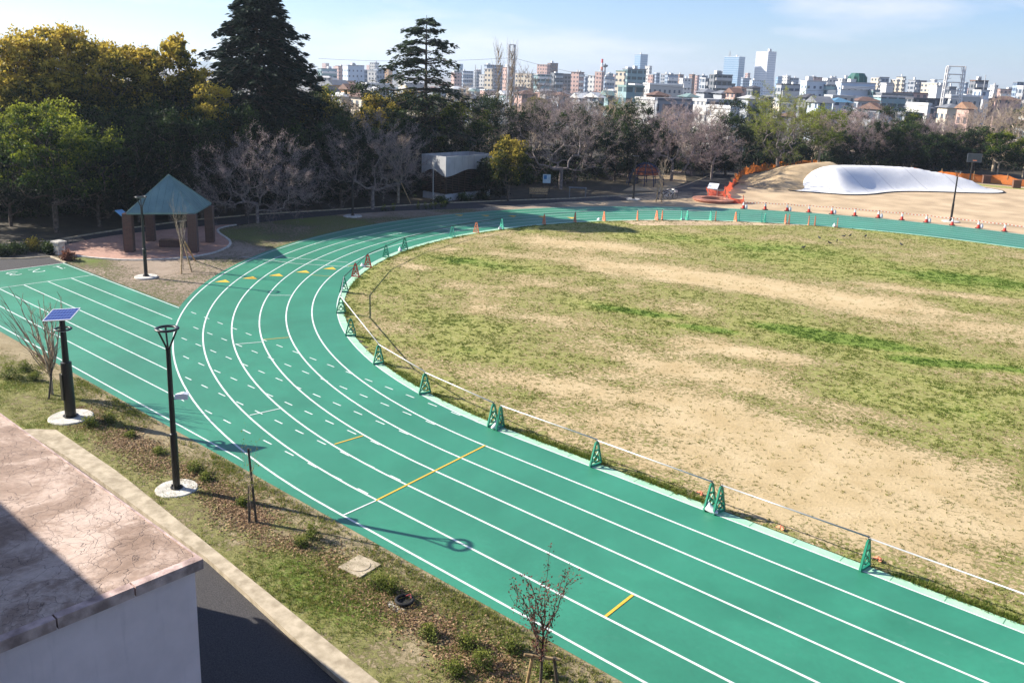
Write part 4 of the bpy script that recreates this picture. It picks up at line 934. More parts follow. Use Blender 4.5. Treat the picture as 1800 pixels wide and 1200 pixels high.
# ---- drain pit covers in the bed
x, y = G(632, 1000)
root = empty('pit_cover', (x, y, 0.06), 'square pale concrete slab with a round lid in the strip', 'manhole', rz=0.12)
b = MB(); b.box(-0.36, 0.36, -0.36, 0.36, 0, 0.04); b.build('slab', M['concrete'], root); b = MB(); b.lathe([(0.001, 0.041), (0.26, 0.041), (0.26, 0.052), (0.001, 0.055)], 30); b.build('lid', M['concrete'], root)
x, y = G(711, 1065)
root = empty('drain_ring', (x, y, 0.06), 'round black plastic drain ring with red handles set in broken concrete', 'drain')
b = MB(); b.torus((0, 0, 0.10), 0.19, 0.035, 30, 8); b.lathe([(0.001, 0.04), (0.17, 0.04), (0.17, 0.05), (0.001, 0.05)], 24); b.build('ring', M['rubber'], root)
b = MB(); b.tube([(-0.06, 0.1, 0.13), (0.02, 0.17, 0.18), (0.09, 0.12, 0.13)], 0.014, 6); b.build('handle', mat('dull_red', (0.35, 0.06, 0.06), 0.6), root)
b = MB(); b.add([(-0.36,-0.30,0.02),(0.05,-0.36,0.02),(0.33,-0.22,0.02),(0.2,-0.15,0.03),(-0.1,-0.22,0.035),(-0.25,-0.15,0.03)], [(0,1,2,3,4,5)]); b.build('slab', M['pad'], root)

# ---- round seat, red netting, notice board
x, y = G(1254, 354)
root = empty('round_seat', (x, y, 0.02), 'low round planter with a broad tan rim wrapped in red netting', 'planter')
b = MB(); b.lathe([(1.15, 0), (1.15, 0.16), (1.95, 0.16), (2.0, 0.20), (2.0, 0.30), (1.95, 0.33), (1.15, 0.33), (1.10, 0.12)], 40)
b = MB(); V = []; n_ = 40
for i in range(n_):
    a_ = 2*math.pi*i/n_
    for r_, z_ in ((1.9, 0), (1.9, 0.16), (2.1, 0.18), (2.1, 0.28), (1.2, 0.30), (1.2, 0.05)): V.append((r_*math.cos(a_), r_*math.sin(a_), z_))
b.add(V, [(6*i+q, 6*((i+1) % n_)+q, 6*((i+1) % n_)+q+1, 6*i+q+1) for i in range(n_) for q in range(5)]); b.build('rim', mat('tan_rim', (0.46, 0.20, 0.13), 0.8, var=0.2), root)
b = MB(); b.lathe([(0.001, 0.06), (1.19, 0.06), (1.19, 0.08), (0.001, 0.10)], 30); b.build('soil', M['litter'], root)
x, y = G(1252, 349); ztop = 1.5
root = empty('notice_board', (x, y, 0.02), 'white tilted notice board standing above the red netting', 'sign')
b = MB(); b.tube([(-0.5, 0, 0), (-0.5, 0, 1.15)], 0.03, 6); b.tube([(0.5, 0, 0), (0.5, 0, 1.15)], 0.03, 6); b.build('post', M['steel'], root)
b = MB(); b.obox((0, 0, 1.25), (0.52, 0.09, 0), (-0.06, 0.30, 0.25), (0.0, -0.016, 0.02)); b.build('panel', M['whitebox'], root)
def netmat(name, col):
    m, n, l, b = newmat(name); o = objco(n)
    l.new(mix(n, l, ramp(n, l, noise(n, l, o, 2.0), [(0.3, (0, 0, 0)), (0.7, (1, 1, 1))]), col, tuple(v*0.7 for v in col)), b.inputs['Base Color']); b.inputs['Roughness'].default_value = 0.7
    tr = n.new('ShaderNodeBsdfTranslucent'); tr.inputs['Color'].default_value = col+(1,)
    ms = n.new('ShaderNodeMixShader'); ms.inputs[0].default_value = 0.35; l.new(b.outputs[0], ms.inputs[1]); l.new(tr.outputs[0], ms.inputs[2])
    tp = n.new('ShaderNodeBsdfTransparent'); ck = n.new('ShaderNodeTexChecker'); ck.inputs['Scale'].default_value = 20; l.new(o, ck.inputs['Vector'])
    m2 = n.new('ShaderNodeMixShader'); l.new(math_(n, l, 'MULTIPLY', ck.outputs['Fac'], 0.3), m2.inputs[0]); l.new(ms.outputs[0], m2.inputs[1]); l.new(tp.outputs[0], m2.inputs[2])
    l.new(m2.outputs[0], n['Material Output'].inputs['Surface']); return m
M['netr'] = netmat('red_net', (0.80, 0.13, 0.06)); M['neto'] = netmat('orange_net', (0.85, 0.24, 0.035))
def net(name, P, mt, label, hgt=1.0, seed=1):
    root = empty(name, (P[0][0], P[0][1], 0), label, 'safety net'); rs_ = np.random.RandomState(seed)
    P = np.array(P, float); d = np.r_[0, np.cumsum(np.hypot(*(P[1:]-P[:-1]).T))]; n_ = max(6, int(d[-1]/0.35)); s_ = np.linspace(0, d[-1], n_)
    X = np.interp(s_, d, P[:, 0])-P[0][0]; Y = np.interp(s_, d, P[:, 1])-P[0][1]; ph = rs_.rand()*6; V = []
    X = X+0.10*np.sin(s_*2.1+ph); Y = Y+0.10*np.cos(s_*1.7+ph)
    top = hgt*(0.86+0.10*np.sin(s_*1.3+ph)+0.08*rs_.rand(n_)-0.22*np.abs(np.sin(s_*math.pi/4)))
    for i in range(n_):
        for q, f in enumerate((0.02, 0.35, 0.7, 1.0)): V.append((X[i]+0.12*math.sin(f*5+s_[i]*3), Y[i]+0.10*math.cos(f*4+s_[i]*2.3), top[i]*f))
    b = MB(); b.add(V, [(4*i+q, 4*i+4+q, 4*i+5+q, 4*i+1+q) for i in range(n_-1) for q in range(3)]); b.build('mesh_sheet', mt, root, smooth=True)
    for t in np.arange(0, d[-1]+0.1, 4.0):
        x = np.interp(t, d, P[:, 0])-P[0][0]; y = np.interp(t, d, P[:, 1])-P[0][1]; b = MB(); b.tube([(x, y, 0), (x, y, hgt*1.05)], 0.03, 6); b.build('post', M['stake'], root)
    return root
net('safety_net', [G(1243, 345), G(1258, 348), G(1272, 348), G(1278, 340), G(1288, 330), G(1292, 322)], M['netr'], 'crumpled red net behind the notice board, bending up to the path', 1.1, 3)
net('safety_net', [G(1278, 352), G(1288, 357), G(1300, 359), G(1309, 356)], M['netr'], 'sagging red net lying from the round planter to the first cone', 0.8, 5)
net('safety_net', [G(1290, 324), G(1300, 316), G(1310, 308), G(1325, 303), G(1350, 300), G(1388, 297), G(1440, 294)], M['neto'], 'orange net along the path, left of the brown soil heap', 1.35, 7)
net('safety_net', [G(1600, 310), G(1640, 314), G(1690, 319), G(1740, 322), G(1800, 328), G(1850, 333)], M['neto'], 'long orange net behind the right end of the white mound', 1.35, 9)
# ---- play structures under the trees
x, y = G(1134, 325)
root = empty('climbing_dome', (x, y, 0), 'dark climbing dome with red rope panels under the cherry trees', 'play structure')
b = MB(); RD = 2.1
for k in range(6):
    a_ = k*math.pi/6; b.tube([(RD*math.cos(t)*math.cos(a_), RD*math.cos(t)*math.sin(a_), 2.5*math.sin(t)) for t in np.linspace(0, math.pi, 15)], 0.05, 6)
for z in (0.8, 1.6, 2.1):
    r_ = RD*math.sqrt(1-(z/2.5)**2); b.tube([(r_*math.cos(t), r_*math.sin(t), z) for t in np.linspace(0, 2*math.pi, 21)], 0.04, 5)
b.build('frame', mat('navy_tube', (0.02, 0.03, 0.07), 0.5), root)
b = MB(); V = []
for i in range(13):
    t = -1.2+i*0.2
    for q in range(6): h = 0.55+q*0.17; V.append(((RD-0.08)*math.cos(h)*math.cos(t-0.75), (RD-0.08)*math.cos(h)*math.sin(t-0.75), 2.42*math.sin(h)))
b.add(V, [(6*i+q, 6*i+6+q, 6*i+7+q, 6*i+1+q) for i in range(12) for q in range(5)]); b.build('rope_panel', mat('red_rope', (0.26, 0.07, 0.03), 0.8, var=0.4, scale=6), root)
x, y = G(1015, 347)
b = MB(); b.box(-0.9, 0.9, -0.03, 0.03, 0.90, 0.97); b.box(-0.9, 0.9, 0.5, 0.56, 0.90, 0.97)
for u in (-0.8, 0.8): b.tube([(u, 0, 0), (u, 0, 0.9)], 0.035, 6); b.tube([(u, 0.53, 0), (u, 0.53, 0.9)], 0.035, 6)
for u in np.linspace(-0.8, 0.8, 7): b.tube([(u, 0, 0.935), (u, 0.53, 0.935)], 0.02, 5)
o = b.build('exercise_frame', mat('grey_bars', (0.18, 0.19, 0.20), 0.6)); o.location = (x, y, 0); o.rotation_euler = (0, 0, 0.7); tag(o, 'grey horizontal bar frame in the shade left of the climbing dome', 'exercise frame')
x, y = G(946, 348)
root = empty('park_bench', (x, y, 0), 'brown wooden bench in the shade beside the signboard', 'bench', rz=0.7)
b = MB(); b.box(-0.9, 0.9, -0.25, 0.25, 0.40, 0.46); b.build('seat', M['stake'], root)
b = MB(); b.obox((0, 0.30, 0.72), (0.9, 0, 0), (0, 0.02, 0.0), (0, 0.06, 0.20)); b.build('backrest', M['stake'], root)
for u in (-0.7, 0.7): b = MB(); b.box(u-0.05, u+0.05, -0.22, 0.28, 0, 0.398); b.build('leg', M['darkstake'], root)
x, y = G(960, 338)
root = empty('signboard', (x, y, 0), 'small white and blue signboard on dark posts beside the wooden bench', 'sign', rz=0.75)
b = MB(); b.tube([(-0.33, 0, 0), (-0.33, 0, 1.9)], 0.04, 6); b.build('post', M['black'], root); b = MB(); b.tube([(0.33, 0, 0), (0.33, 0, 1.9)], 0.04, 6); b.build('post', M['black'], root)
b = MB(); b.box(-0.40, 0.40, -0.075, -0.045, 0.95, 1.85); pn = b.build('panel', mat('sign_white', (0.55, 0.68, 0.72), 0.4), root); b = MB(); b.box(-0.3, 0.0, -0.088, -0.078, 1.35, 1.75); b.build('printed_field', mat('sign_blue', (0.05, 0.22, 0.45), 0.4), pn)
# bicycles parked at the path edge
def bicycle(px, py, rz, label):
    x, y = G(px, py); root = empty('bicycle', (x, y, 0.02), label, 'bicycle', 'bicycles parked at the edge of the path', rz)
    for u in (-0.52, 0.52):
        b = MB(); n_ = 20; P = [(u+0.33*math.cos(2*math.pi*i/n_), 0, 0.33+0.33*math.sin(2*math.pi*i/n_)) for i in range(n_+1)]; b.tube(P, 0.022, 6, False)
        for i in range(6): a_ = i*math.pi/6; b.tube([(u-0.31*math.cos(a_), 0, 0.33-0.31*math.sin(a_)), (u+0.31*math.cos(a_), 0, 0.33+0.31*math.sin(a_))], 0.004, 3)
        b.build('wheel', M['rubber'], root)
    b = MB()
    for p, q in (((-.52,.33),(-.05,.30)), ((-.05,.30),(-.18,.78)), ((-.52,.33),(-.17,.70)), ((-.05,.30),(.38,.72)), ((-.15,.68),(.37,.78)), ((.52,.33),(.36,.95))): b.tube([(p[0], 0, p[1]), (q[0], 0, q[1])], 0.022, 6)
    b.build('frame', M['steel'], root)
    b = MB(); b.tube([(0.30, -0.25, 0.98), (0.38, 0, 1.0), (0.30, 0.25, 0.98)], 0.014, 6); b.build('handlebar', M['steel'], root)
    b = MB(); b.box(-0.30, -0.06, -0.07, 0.07, 0.80, 0.86); b.build('saddle', M['rubber'], root)
    b = MB(); b.box(0.46, 0.72, -0.15, 0.15, 0.70, 0.92); b.build('basket', M['alu'], root)
bicycle(1168, 351, 0.9, 'left bicycle parked where the path meets the sandy ground')
bicycle(1178, 351, 1.15, 'right bicycle parked where the path meets the sandy ground')
# basketball hoop beyond the mound
x, y = G(1706, 323)
root = empty('basketball_hoop', (x, y, 0), 'basketball hoop with a dark-framed backboard behind the right part of the white mound', 'basketball hoop', rz=0.5)
b = MB(); b.tube([(0, 0.6, 0), (0, 0.6, 2.6), (0, 0.05, 3.1)], 0.10, 8); b.build('post', M['black'], root)
b = MB()
for s_ in (-1, 1): b.box(s_*0.84-0.02, s_*0.84+0.02, -0.03, 0.03, 2.75, 3.85); b.box(-0.82, 0.82, -0.03, 0.03, 3.3+s_*0.53-0.02, 3.3+s_*0.53+0.02)
b.box(-0.3, 0.3, -0.02, 0.02, 2.95, 3.0)
bk = b.build('backboard', mat('board_frame', (0.14, 0.16, 0.19), 0.5), root); b = MB(); b.box(-0.82, 0.82, -0.010, 0.010, 2.79, 3.81); b.build('board', mat('board_glass', (0.06, 0.08, 0.09), 0.3), bk)
b = MB(); b.torus((0, -0.35, 3.0), 0.23, 0.015, 20, 6); b.build('hoop_ring', M['salmon'], root)
# dark sign boxes on the far net
for px, py, lab in ((1733, 322, 'small brown box standing against the long orange net'), (1786, 331, 'larger brown box near the right edge against the orange net')):
    x, y = G(px, py); b = MB(); b.box(-0.45, 0.45, -0.25, 0.25, 0, 0.95); b.box(-0.5, 0.5, -0.3, 0.3, 0.952, 1.02)
    o = b.build('equipment_box', mat('brown_box', (0.16, 0.085, 0.06), 0.7, var=0.2)); o.location = (x, y, 0); o.rotation_euler = (0, 0, 0.55); tag(o, lab, 'box')
# pigeons feeding on the far turf
def bird(px, py, rz, label):
    x, y = G(px, py); root = empty('bird', (x, y, 0.02), label, 'bird', 'dark birds feeding on the far turf', rz)
    b = MB(); b.tube([(-0.20, 0, 0.10), (-0.12, 0, 0.12), (-0.02, 0, 0.14), (0.07, 0, 0.16), (0.10, 0, 0.20), (0.115, 0, 0.235), (0.14, 0, 0.24), (0.165, 0, 0.235)], [0.012, 0.035, 0.062, 0.055, 0.034, 0.034, 0.022, 0.003], 10)
    b.tube([(0.0, 0.02, 0.09), (0.0, 0.02, 0)], 0.006, 4); b.tube([(0.0, -0.02, 0.09), (0.0, -0.02, 0)], 0.006, 4); b.build('body', mat('dark_feathers', (0.03, 0.03, 0.035), 0.6), root, smooth=True)
    for s_ in (-1, 1): b = MB(); b.add([(0.05, s_*0.055, 0.17), (-0.03, s_*0.068, 0.15), (-0.2, s_*0.03, 0.105), (-0.05, s_*0.058, 0.12)], [(0, 1, 2, 3)]); b.build('wing', mat('wing', (0.045, 0.045, 0.05), 0.6), root)
bl = ['topmost left bird of the group feeding on the turf', 'topmost right bird of the group feeding on the turf', 'bird at the left of the feeding group', 'bird at the bottom of the feeding group', 'bird on the right of the feeding group', 'bird standing alone nearer the camera on dark turf', 'bird apart from the group, right of it towards the track', 'bird alone on green turf left of the feeding group']
for i, (px, py) in enumerate(((1483,418),(1494,417),(1440,421),(1458,430),(1471,426),(1412,438),(1521,418),(1584,433))): bird(px, py, i*1.3, bl[i])
# ================================================================== TREES
def tubes_mesh(name, P0, P1, r0, r1, sides):
    P0 = np.asarray(P0, float); P1 = np.asarray(P1, float); n = len(P0)
    d = P1-P0; ln = np.linalg.norm(d, axis=1, keepdims=True)+1e-9; d = d/ln
    ref = np.where(np.abs(d[:, 2:3]) > 0.9, np.array([[1., 0, 0]]), np.array([[0, 0, 1.]]))
    a = np.cross(d, ref); a /= np.linalg.norm(a, axis=1, keepdims=True)+1e-9; b = np.cross(d, a)
    ang = np.arange(sides)*2*math.pi/sides
    ring = (np.cos(ang)[None, :, None]*a[:, None]+np.sin(ang)[None, :, None]*b[:, None])
    A = P0[:, None]+ring*np.asarray(r0)[:, None, None]; B = P1[:, None]+ring*np.asarray(r1)[:, None, None]
    V = np.concatenate([A, B], 1).reshape(-1, 3)
    base = (np.arange(n)*2*sides)[:, None]; j = np.arange(sides); j2 = (j+1) % sides
    F = np.stack([base+j, base+j2, base+sides+j2, base+sides+j], -1).reshape(-1, 4)
    return V, F
def grow(rs, H, trunk_h, targets, nseg=3, wob=0.10, lean=(0, 0)):
    """join every target point to the nearest limb, working outwards; returns nodes, parents, tip flags"""
    nodes = []; par = []
    k = max(3, int(trunk_h/0.5)); lx, ly = lean
    for i in range(k+1):
        t = i/k; nodes.append((lx*t*t+rs.normal(0, 0.02)*H*0.05, ly*t*t+rs.normal(0, 0.02)*H*0.05, trunk_h*t)); par.append(i-1)
    nodes[0] = (0, 0, -0.1)
    T = np.asarray(targets); root = np.array(nodes[-1]); T = T[np.argsort(np.linalg.norm(T-root, axis=1))]
    N_ = np.zeros((len(T)*nseg+k+2, 3)); N_[:k+1] = nodes; par = par[:]; cnt = k+1; start = max(1, int(k*0.6)); tips = []
    dep = np.zeros(len(N_)); dep[:k+1] = np.arange(k+1)*0.5
    for t in T:
        c = N_[start:cnt]; dd = np.linalg.norm(c-t, axis=1)+0.25*np.maximum(0, c[:, 2]-t[2]+0.2)+0.12*dep[start:cnt]
        i = int(np.argmin(dd))+start; p = N_[i].copy(); prev = i; L_ = np.linalg.norm(t-p)
        for q in range(1, nseg+1):
            f = q/nseg; x = p+(t-p)*f; x[2] += -0.10*L_*math.sin(math.pi*f)*(1 if t[2] > p[2] else -1)
            if q < nseg: x += rs.normal(0, wob, 3)*L_*0.5
            N_[cnt] = x; par.append(prev); dep[cnt] = dep[prev]+L_/nseg; prev = cnt; cnt += 1
        tips.append(prev)
    return N_[:cnt], np.array(par), np.array(tips), k
def radii(N_, par, r_base, r_tip, expo=0.5):
    n = len(N_); w_ = np.zeros(n); ch = np.zeros(n, int)
    for i in range(n-1, 0, -1):
        if w_[i] == 0: w_[i] = 1
        w_[par[i]] += w_[i]
    r = r_tip*np.maximum(w_, 1)**expo; return r*np.minimum(1, (r_base/r[0])) if r[0] > r_base else r+(r_base-r[0])*(w_/w_[0])**1.5
def branch_mesh(name, N_, par, r, sides=5, keep=None):
    i = np.arange(1, len(N_)); 
    if keep is not None: i = i[keep[1:]]
    V, F = tubes_mesh(name, N_[par[i]], N_[i], np.minimum(r[par[i]], r[i]*1.5), r[i], sides)
    return V, F
def leaves(rs, centers, per, spread, smin, smax, tintf, flat=0.0, elong=1.0, along=None):
    n = len(centers)*per; c = np.repeat(centers, per, 0)
    sp = np.repeat(spread, per)[:, None] if hasattr(spread, '__len__') else spread
    p = c+rs.normal(0, 1, (n, 3))*sp*np.array([1, 1, 0.75])
    u = rs.normal(0, 1, (n, 3)); u[:, 2] *= (1-flat)
    if along is not None: u = u*0.55+np.repeat(along, per, 0)*1.5
    u /= np.linalg.norm(u, axis=1, keepdims=True)+1e-9
    v = rs.normal(0, 1, (n, 3)); v[:, 2] *= (1-flat); v -= u*np.sum(u*v, 1, keepdims=True); v /= np.linalg.norm(v, axis=1, keepdims=True)+1e-9
    s = rs.uniform(smin, smax, n)[:, None]
    V = np.stack([p-u*s*elong-v*s*0.1, p-v*s*0.62, p+u*s*elong, p+v*s*0.62], 1)
    t = np.clip(tintf(p, c)+rs.normal(0, 0.13, n), 0, 1)
    return V.reshape(-1, 3), np.repeat(t, 4)
def lobes(rs, H, z0, R, nl, shape='round'):
    """positions of foliage masses filling a crown"""
    L_ = []
    for i in range(nl):
        for _ in range(30):
            z = rs.uniform(0, 1); a = rs.uniform(0, 2*math.pi)
            if shape == 'round': prof = math.sqrt(max(0.02, 1-(2*z-0.85)**2/1.35))
            elif shape == 'tall': prof = math.sqrt(max(0.02, 1-(2*z-0.8)**2/1.5))*0.85
            elif shape == 'vase': prof = 0.25+0.85*z**0.7 if z < 0.75 else 1.0-1.6*(z-0.75)
            elif shape == 'flat': prof = math.sqrt(max(0.02, 1-(2*z-0.6)**2/1.6))
            r = R*prof*math.sqrt(rs.uniform(0.25, 1)); p = np.array([r*math.cos(a), r*math.sin(a), z0+(H-z0)*z*0.93])
            if all(np.linalg.norm((p-q)*[1, 1, 1.2]) > 0.62*R*(2.2/nl)**0.36 for q in L_): break
        L_.append(p)
    return np.array(L_)
def tree(name, loc, label, H, R, z0, seed, kind, group=None, trunk_r=None, leafmat=None, bark=None, rz=0.0, cat='tree', dens=1.0, shape='round', tintb=0.0, lsz=1.0, lean=(0, 0)):
    rs = np.random.RandomState(seed); root = empty(name, loc, label, cat, group, rz); trunk_r = trunk_r or 0.022*H
    if kind == 'leafy':
        nl = int(26*dens*(1 if R > 2 else 0.6)); Lb = lobes(rs, H, z0, R*0.86, nl, shape); lr = 0.34*R*(26/nl)**0.33*rs.uniform(0.75, 1.25, nl)
        T = np.concatenate([c+rs.normal(0, 1, (14, 3))*r*0.52 for c, r in zip(Lb, lr)])
        N_, par, tips, k = grow(rs, H, max(z0*1.05, 0.25*H), T[T[:, 2] > z0*0.6], 2, 0.12, lean); r = radii(N_, par, trunk_r, 0.012)
        V, F = branch_mesh('t', N_, par, r, 5); link('trunk', indexed_mesh('trunk', V, F), bark or M['bark'], root)
        top = Lb[:, 2].max()
        # several small puffs per lobe, leaves on their outer skins
        cs = []; ss = []
        for c, q in zip(Lb, lr):
            m_ = int(17*dens); d = rs.normal(0, 1, (m_, 3)); d /= np.linalg.norm(d, axis=1, keepdims=True); d[:, 2] = np.abs(d[:, 2])*1.0-0.25*(rs.rand(m_) < 0.6)
            cs.append(c+d*q*rs.uniform(0.55, 1.1, (m_, 1))); ss += list(rs.uniform(0.12, 0.24, m_)*q**0.6)
        cs = np.concatenate(cs); ss = np.array(ss)
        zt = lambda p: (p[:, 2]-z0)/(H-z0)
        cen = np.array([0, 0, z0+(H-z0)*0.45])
        V, t = leaves(rs, cs, int(30*dens), ss, 0.055*lsz*max(1, H/9), 0.115*lsz*max(1, H/9), lambda p, c: tintb+0.02+0.62*np.clip(zt(p)-0.25, -0.3, 1)+0.55*np.clip((p[:, 2]-c[:, 2])/0.5, -0.4, 0.5)+0.20*np.sin(c[:, 0]*2.1+c[:, 1]*1.7))  # brighter crown and puff tops: young leaves plus painted sunlight, shade below
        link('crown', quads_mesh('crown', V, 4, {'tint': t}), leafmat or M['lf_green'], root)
    elif kind == 'bare':
        nl = int(34*dens); Lb = lobes(rs, H, z0, R*0.92, nl, shape)
        T = np.concatenate([c+rs.normal(0, 1, (8, 3))*R*0.16 for c in Lb])
        N_, par, tips, k = grow(rs, H, z0*0.9, T, 3, 0.16, lean); r = radii(N_, par, trunk_r, 0.013, 0.53)
        big = r > 0.035
        V, F = branch_mesh('t', N_, par, r, 6, big); link('trunk', indexed_mesh('trunk', V, F), bark or M['barkg'], root)
        V, F = branch_mesh('t', N_, par, r, 3, ~big)
        # fine twigs
        src = np.where(~big)[0]; src = src[rs.rand(len(src)) < 0.95]; mt_ = 4; S = np.repeat(N_[src], mt_, 0); cen = np.array([0, 0, z0*0.7])
        d = (S-cen); d /= np.linalg.norm(d, axis=1, keepdims=True)+1e-9; d = d+rs.normal(0, 0.55, d.shape)+[0, 0, 0.15]; d /= np.linalg.norm(d, axis=1, keepdims=True)
        Ln = rs.uniform(0.25, 0.75, (len(S), 1))*min(1, R/3.5); E_ = S+d*Ln; V2, F2 = tubes_mesh('t', S, E_, np.full(len(S), 0.0085), np.full(len(S), 0.004), 3)
        V = np.concatenate([V, V2]); F = np.concatenate([F, F2+len(V)-len(V2)])
        cr_ = link('crown', indexed_mesh('crown', V, F), bark or M['barkg'], root)
        if leafmat is not None:
            per = max(1, int(9*tintb)) if tintb else 3
            cc = S+d*Ln*rs.uniform(0.3, 1.0, (len(S), 1)); cc = cc[rs.rand(len(cc)) < min(1, 0.75*dens)]
            V, t = leaves(rs, cc, per, 0.09, 0.018*lsz, 0.038*lsz, lambda p, c: 0.35+0.4*np.clip((p[:, 2]-z0)/(H-z0), 0, 1))
            link('blossom' if leafmat == M['blossom'] else 'foliage', quads_mesh('buds', V, 4, {'tint': t}), leafmat, root)
    elif kind == 'cedar':
        # whorled, nearly level branches with drooping needle sprays
        nb = int(150*dens); P0 = []; P1 = []; r0 = []; r1 = []; C_ = []; S_ = []; D_ = []
        zz = np.sort(rs.uniform(z0, H*0.985, nb)); 
        if shape == 'tiers': zz = np.sort(z0+(H*0.985-z0)*(np.floor(rs.rand(nb)*15)+rs.normal(0.5, 0.16, nb))/15)
        for i, z in enumerate(zz):
            t = (z-z0)/(H-z0); t = min(max(t, 0), 1); prof = (1-t)**(0.72 if shape == 'tiers' else 0.62)*(0.82+0.18*min(1, t*6)); Lb = R*prof*rs.uniform(0.72, 1.12)*(rs.choice([1, 1, 1, 0.65]))+0.25; a = rs.uniform(0, 2*math.pi)
            if shape == 'tiers' and rs.rand() < 0.12: Lb *= 1.15
            p = np.array([0, 0, z]); seg = 7; d = np.array([math.cos(a), math.sin(a), 0]); prev = p
            rise = rs.uniform(0.10, 0.30)*(0.5+t); droop = rs.uniform(0.22, 0.40)
            for q in range(1, seg+1):
                f = q/seg; x = p+d*Lb*f+np.array([0, 0, Lb*(rise*f-droop*f*f*1.25)])+rs.normal(0, 0.02, 3)*Lb
                P0.append(prev); P1.append(x); rb = 0.035*Lb**0.6; r0.append(rb*(1-0.85*(f-1/seg))); r1.append(rb*(1-0.85*f))
                if f > 0.18:
                    side = np.array([-d[1], d[0], 0]); wd = 0.30*Lb*(1-0.55*f)*min(1, f*2.2)+0.12; m_ = 3 if shape == 'tiers' else 4
                    for _ in range(m_): u = rs.uniform(-1, 1); C_.append(x+side*u*wd-d*abs(u)*0.1*wd+[0, 0, -0.10*abs(u)*wd+rs.normal(0, 0.03)]); S_.append(0.10+0.05*wd); D_.append(d+side*u*0.8+np.array([0, 0, -0.25*f]))
                prev = x
        P0 += [np.array([0, 0, H*k/12]) for k in range(12)]; P1 += [np.array([0, 0, H*(k+1)/12]) for k in range(12)]; r0 += [trunk_r*(1-k/12)+0.02 for k in range(12)]; r1 += [trunk_r*(1-(k+1)/12)+0.02 for k in range(12)]
        V, F = tubes_mesh('t', P0, P1, np.array(r0), np.array(r1), 5); link('trunk', indexed_mesh('trunk', V, F), M['bark'], root)
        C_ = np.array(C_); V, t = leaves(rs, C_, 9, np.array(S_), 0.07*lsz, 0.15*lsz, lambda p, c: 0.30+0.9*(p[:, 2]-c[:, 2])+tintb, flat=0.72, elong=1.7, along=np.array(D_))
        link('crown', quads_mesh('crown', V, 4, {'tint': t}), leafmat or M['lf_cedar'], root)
    elif kind == 'poplar':
        P0 = []; P1 = []; r0 = []; r1 = []; rs2 = rs
        for k in range(14): P0.append((0, 0, H*k/14)); P1.append((0.02*k, 0.015*k, H*(k+1)/14)); r0.append(trunk_r*(1-k/15)); r1.append(trunk_r*(1-(k+1)/15))
        for i in range(int(170*dens)):
            z = rs.uniform(z0, H*0.95); a = rs.uniform(0, 6.28); Lb = rs.uniform(0.5, 1.0)*R*2.4*(1-0.55*z/H); p = np.array([0, 0, z]); prev = p
            for q in range(1, 5):
                f = q/4; x = p+np.array([math.cos(a)*R*(1-z/H*0.6)*f**0.7*0.9, math.sin(a)*R*(1-z/H*0.6)*f**0.7*0.9, Lb*f*1.1])+rs.normal(0, 0.03, 3); P0.append(prev); P1.append(x); r0.append(0.022*(1-0.7*(f-.25))); r1.append(0.022*(1-0.75*f)); prev = x
        V, F = tubes_mesh('t', P0, P1, np.array(r0), np.array(r1), 4); 
        V1, F1 = V[:14*8], F[:14*4]; link('trunk', indexed_mesh('trunk', V1, F1), bark or M['barkp'], root)
        link('crown', indexed_mesh('crown', V[14*8:], F[14*4:]-14*8), bark or M['barkp'], root)
    return root
def T(kind, px, py, top, wpx, label, seed, name='tree', z0f=0.3, **k):
    x, y = G(px, py); mp_ = MPP(x, y); H = (py-top)*mp_; R = wpx*mp_/2
    return tree(name, (x, y, 0), label, H, R, H*z0f, seed, kind, **k)
YL = dict(leafmat=M['lf_yellow'], bark=M['bark'])
# --- left wood
T('cedar', 462, 352, -14, 305, 'huge dark cedar towering over the left wood, its top cut by the picture edge', 1, 'cedar_tree', 0.08, dens=2.6, lsz=1.2)
T('cedar', 747, 330, 40, 315, 'open green cedar with tiered level branches against the sky', 2, 'cedar_tree', 0.16, dens=0.80, shape='tiers', leafmat=M['lf_cedar2'], lsz=1.0)
T('leafy', 100, 409, 196, 235, 'broad bright green tree at the far left, with a thick trunk beside the path', 3, 'broadleaf_tree', 0.30, dens=1.35, leafmat=M['lf_green'], tintb=0.2)
T('leafy', 65, 372, 84, 190, 'yellow-topped tree at the left edge, below the distant rooftop billboard', 4, 'camphor_tree', 0.42, tintb=0.42, dens=1.25, **YL)
T('leafy', 138, 362, 70, 190, 'tallest of the yellow-topped trees, left of the cedar group', 5, 'camphor_tree', 0.40, tintb=0.42, dens=1.25, **YL)
T('leafy', 208, 366, 92, 150, 'yellow and olive topped tree in the middle of the left group', 6, 'camphor_tree', 0.40, tintb=0.36, **YL)
T('leafy', 255, 358, 88, 110, 'narrow yellow topped tree with a gap of sky on its left', 7, 'camphor_tree', 0.42, tintb=0.36, **YL)
T('leafy', 315, 362, 74, 125, 'yellow topped tree directly left of the huge dark cedar', 8, 'camphor_tree', 0.42, tintb=0.36, **YL)
T('leafy', 385, 372, 160, 110, 'small bright yellow-orange tree in front of the huge dark cedar', 9, 'camphor_tree', 0.5, tintb=0.55, **YL)
T('leafy', 672, 335, 168, 90, 'small yellow tree at the left foot of the open green cedar', 10, 'camphor_tree', 0.45, tintb=0.5, **YL)
T('leafy', 575, 345, 172, 110, 'dark tree with a few yellow tips right of the huge cedar', 11, 'broadleaf_tree', 0.35, leafmat=M['lf_yellow'], tintb=-0.05)
T('bare', 8, 372, 112, 110, 'bare brown tree cut off by the left edge', 12, 'bare_tree', 0.25, bark=M['barkp'], leafmat=M['lf_yellow'], dens=1.0, shape='tall')
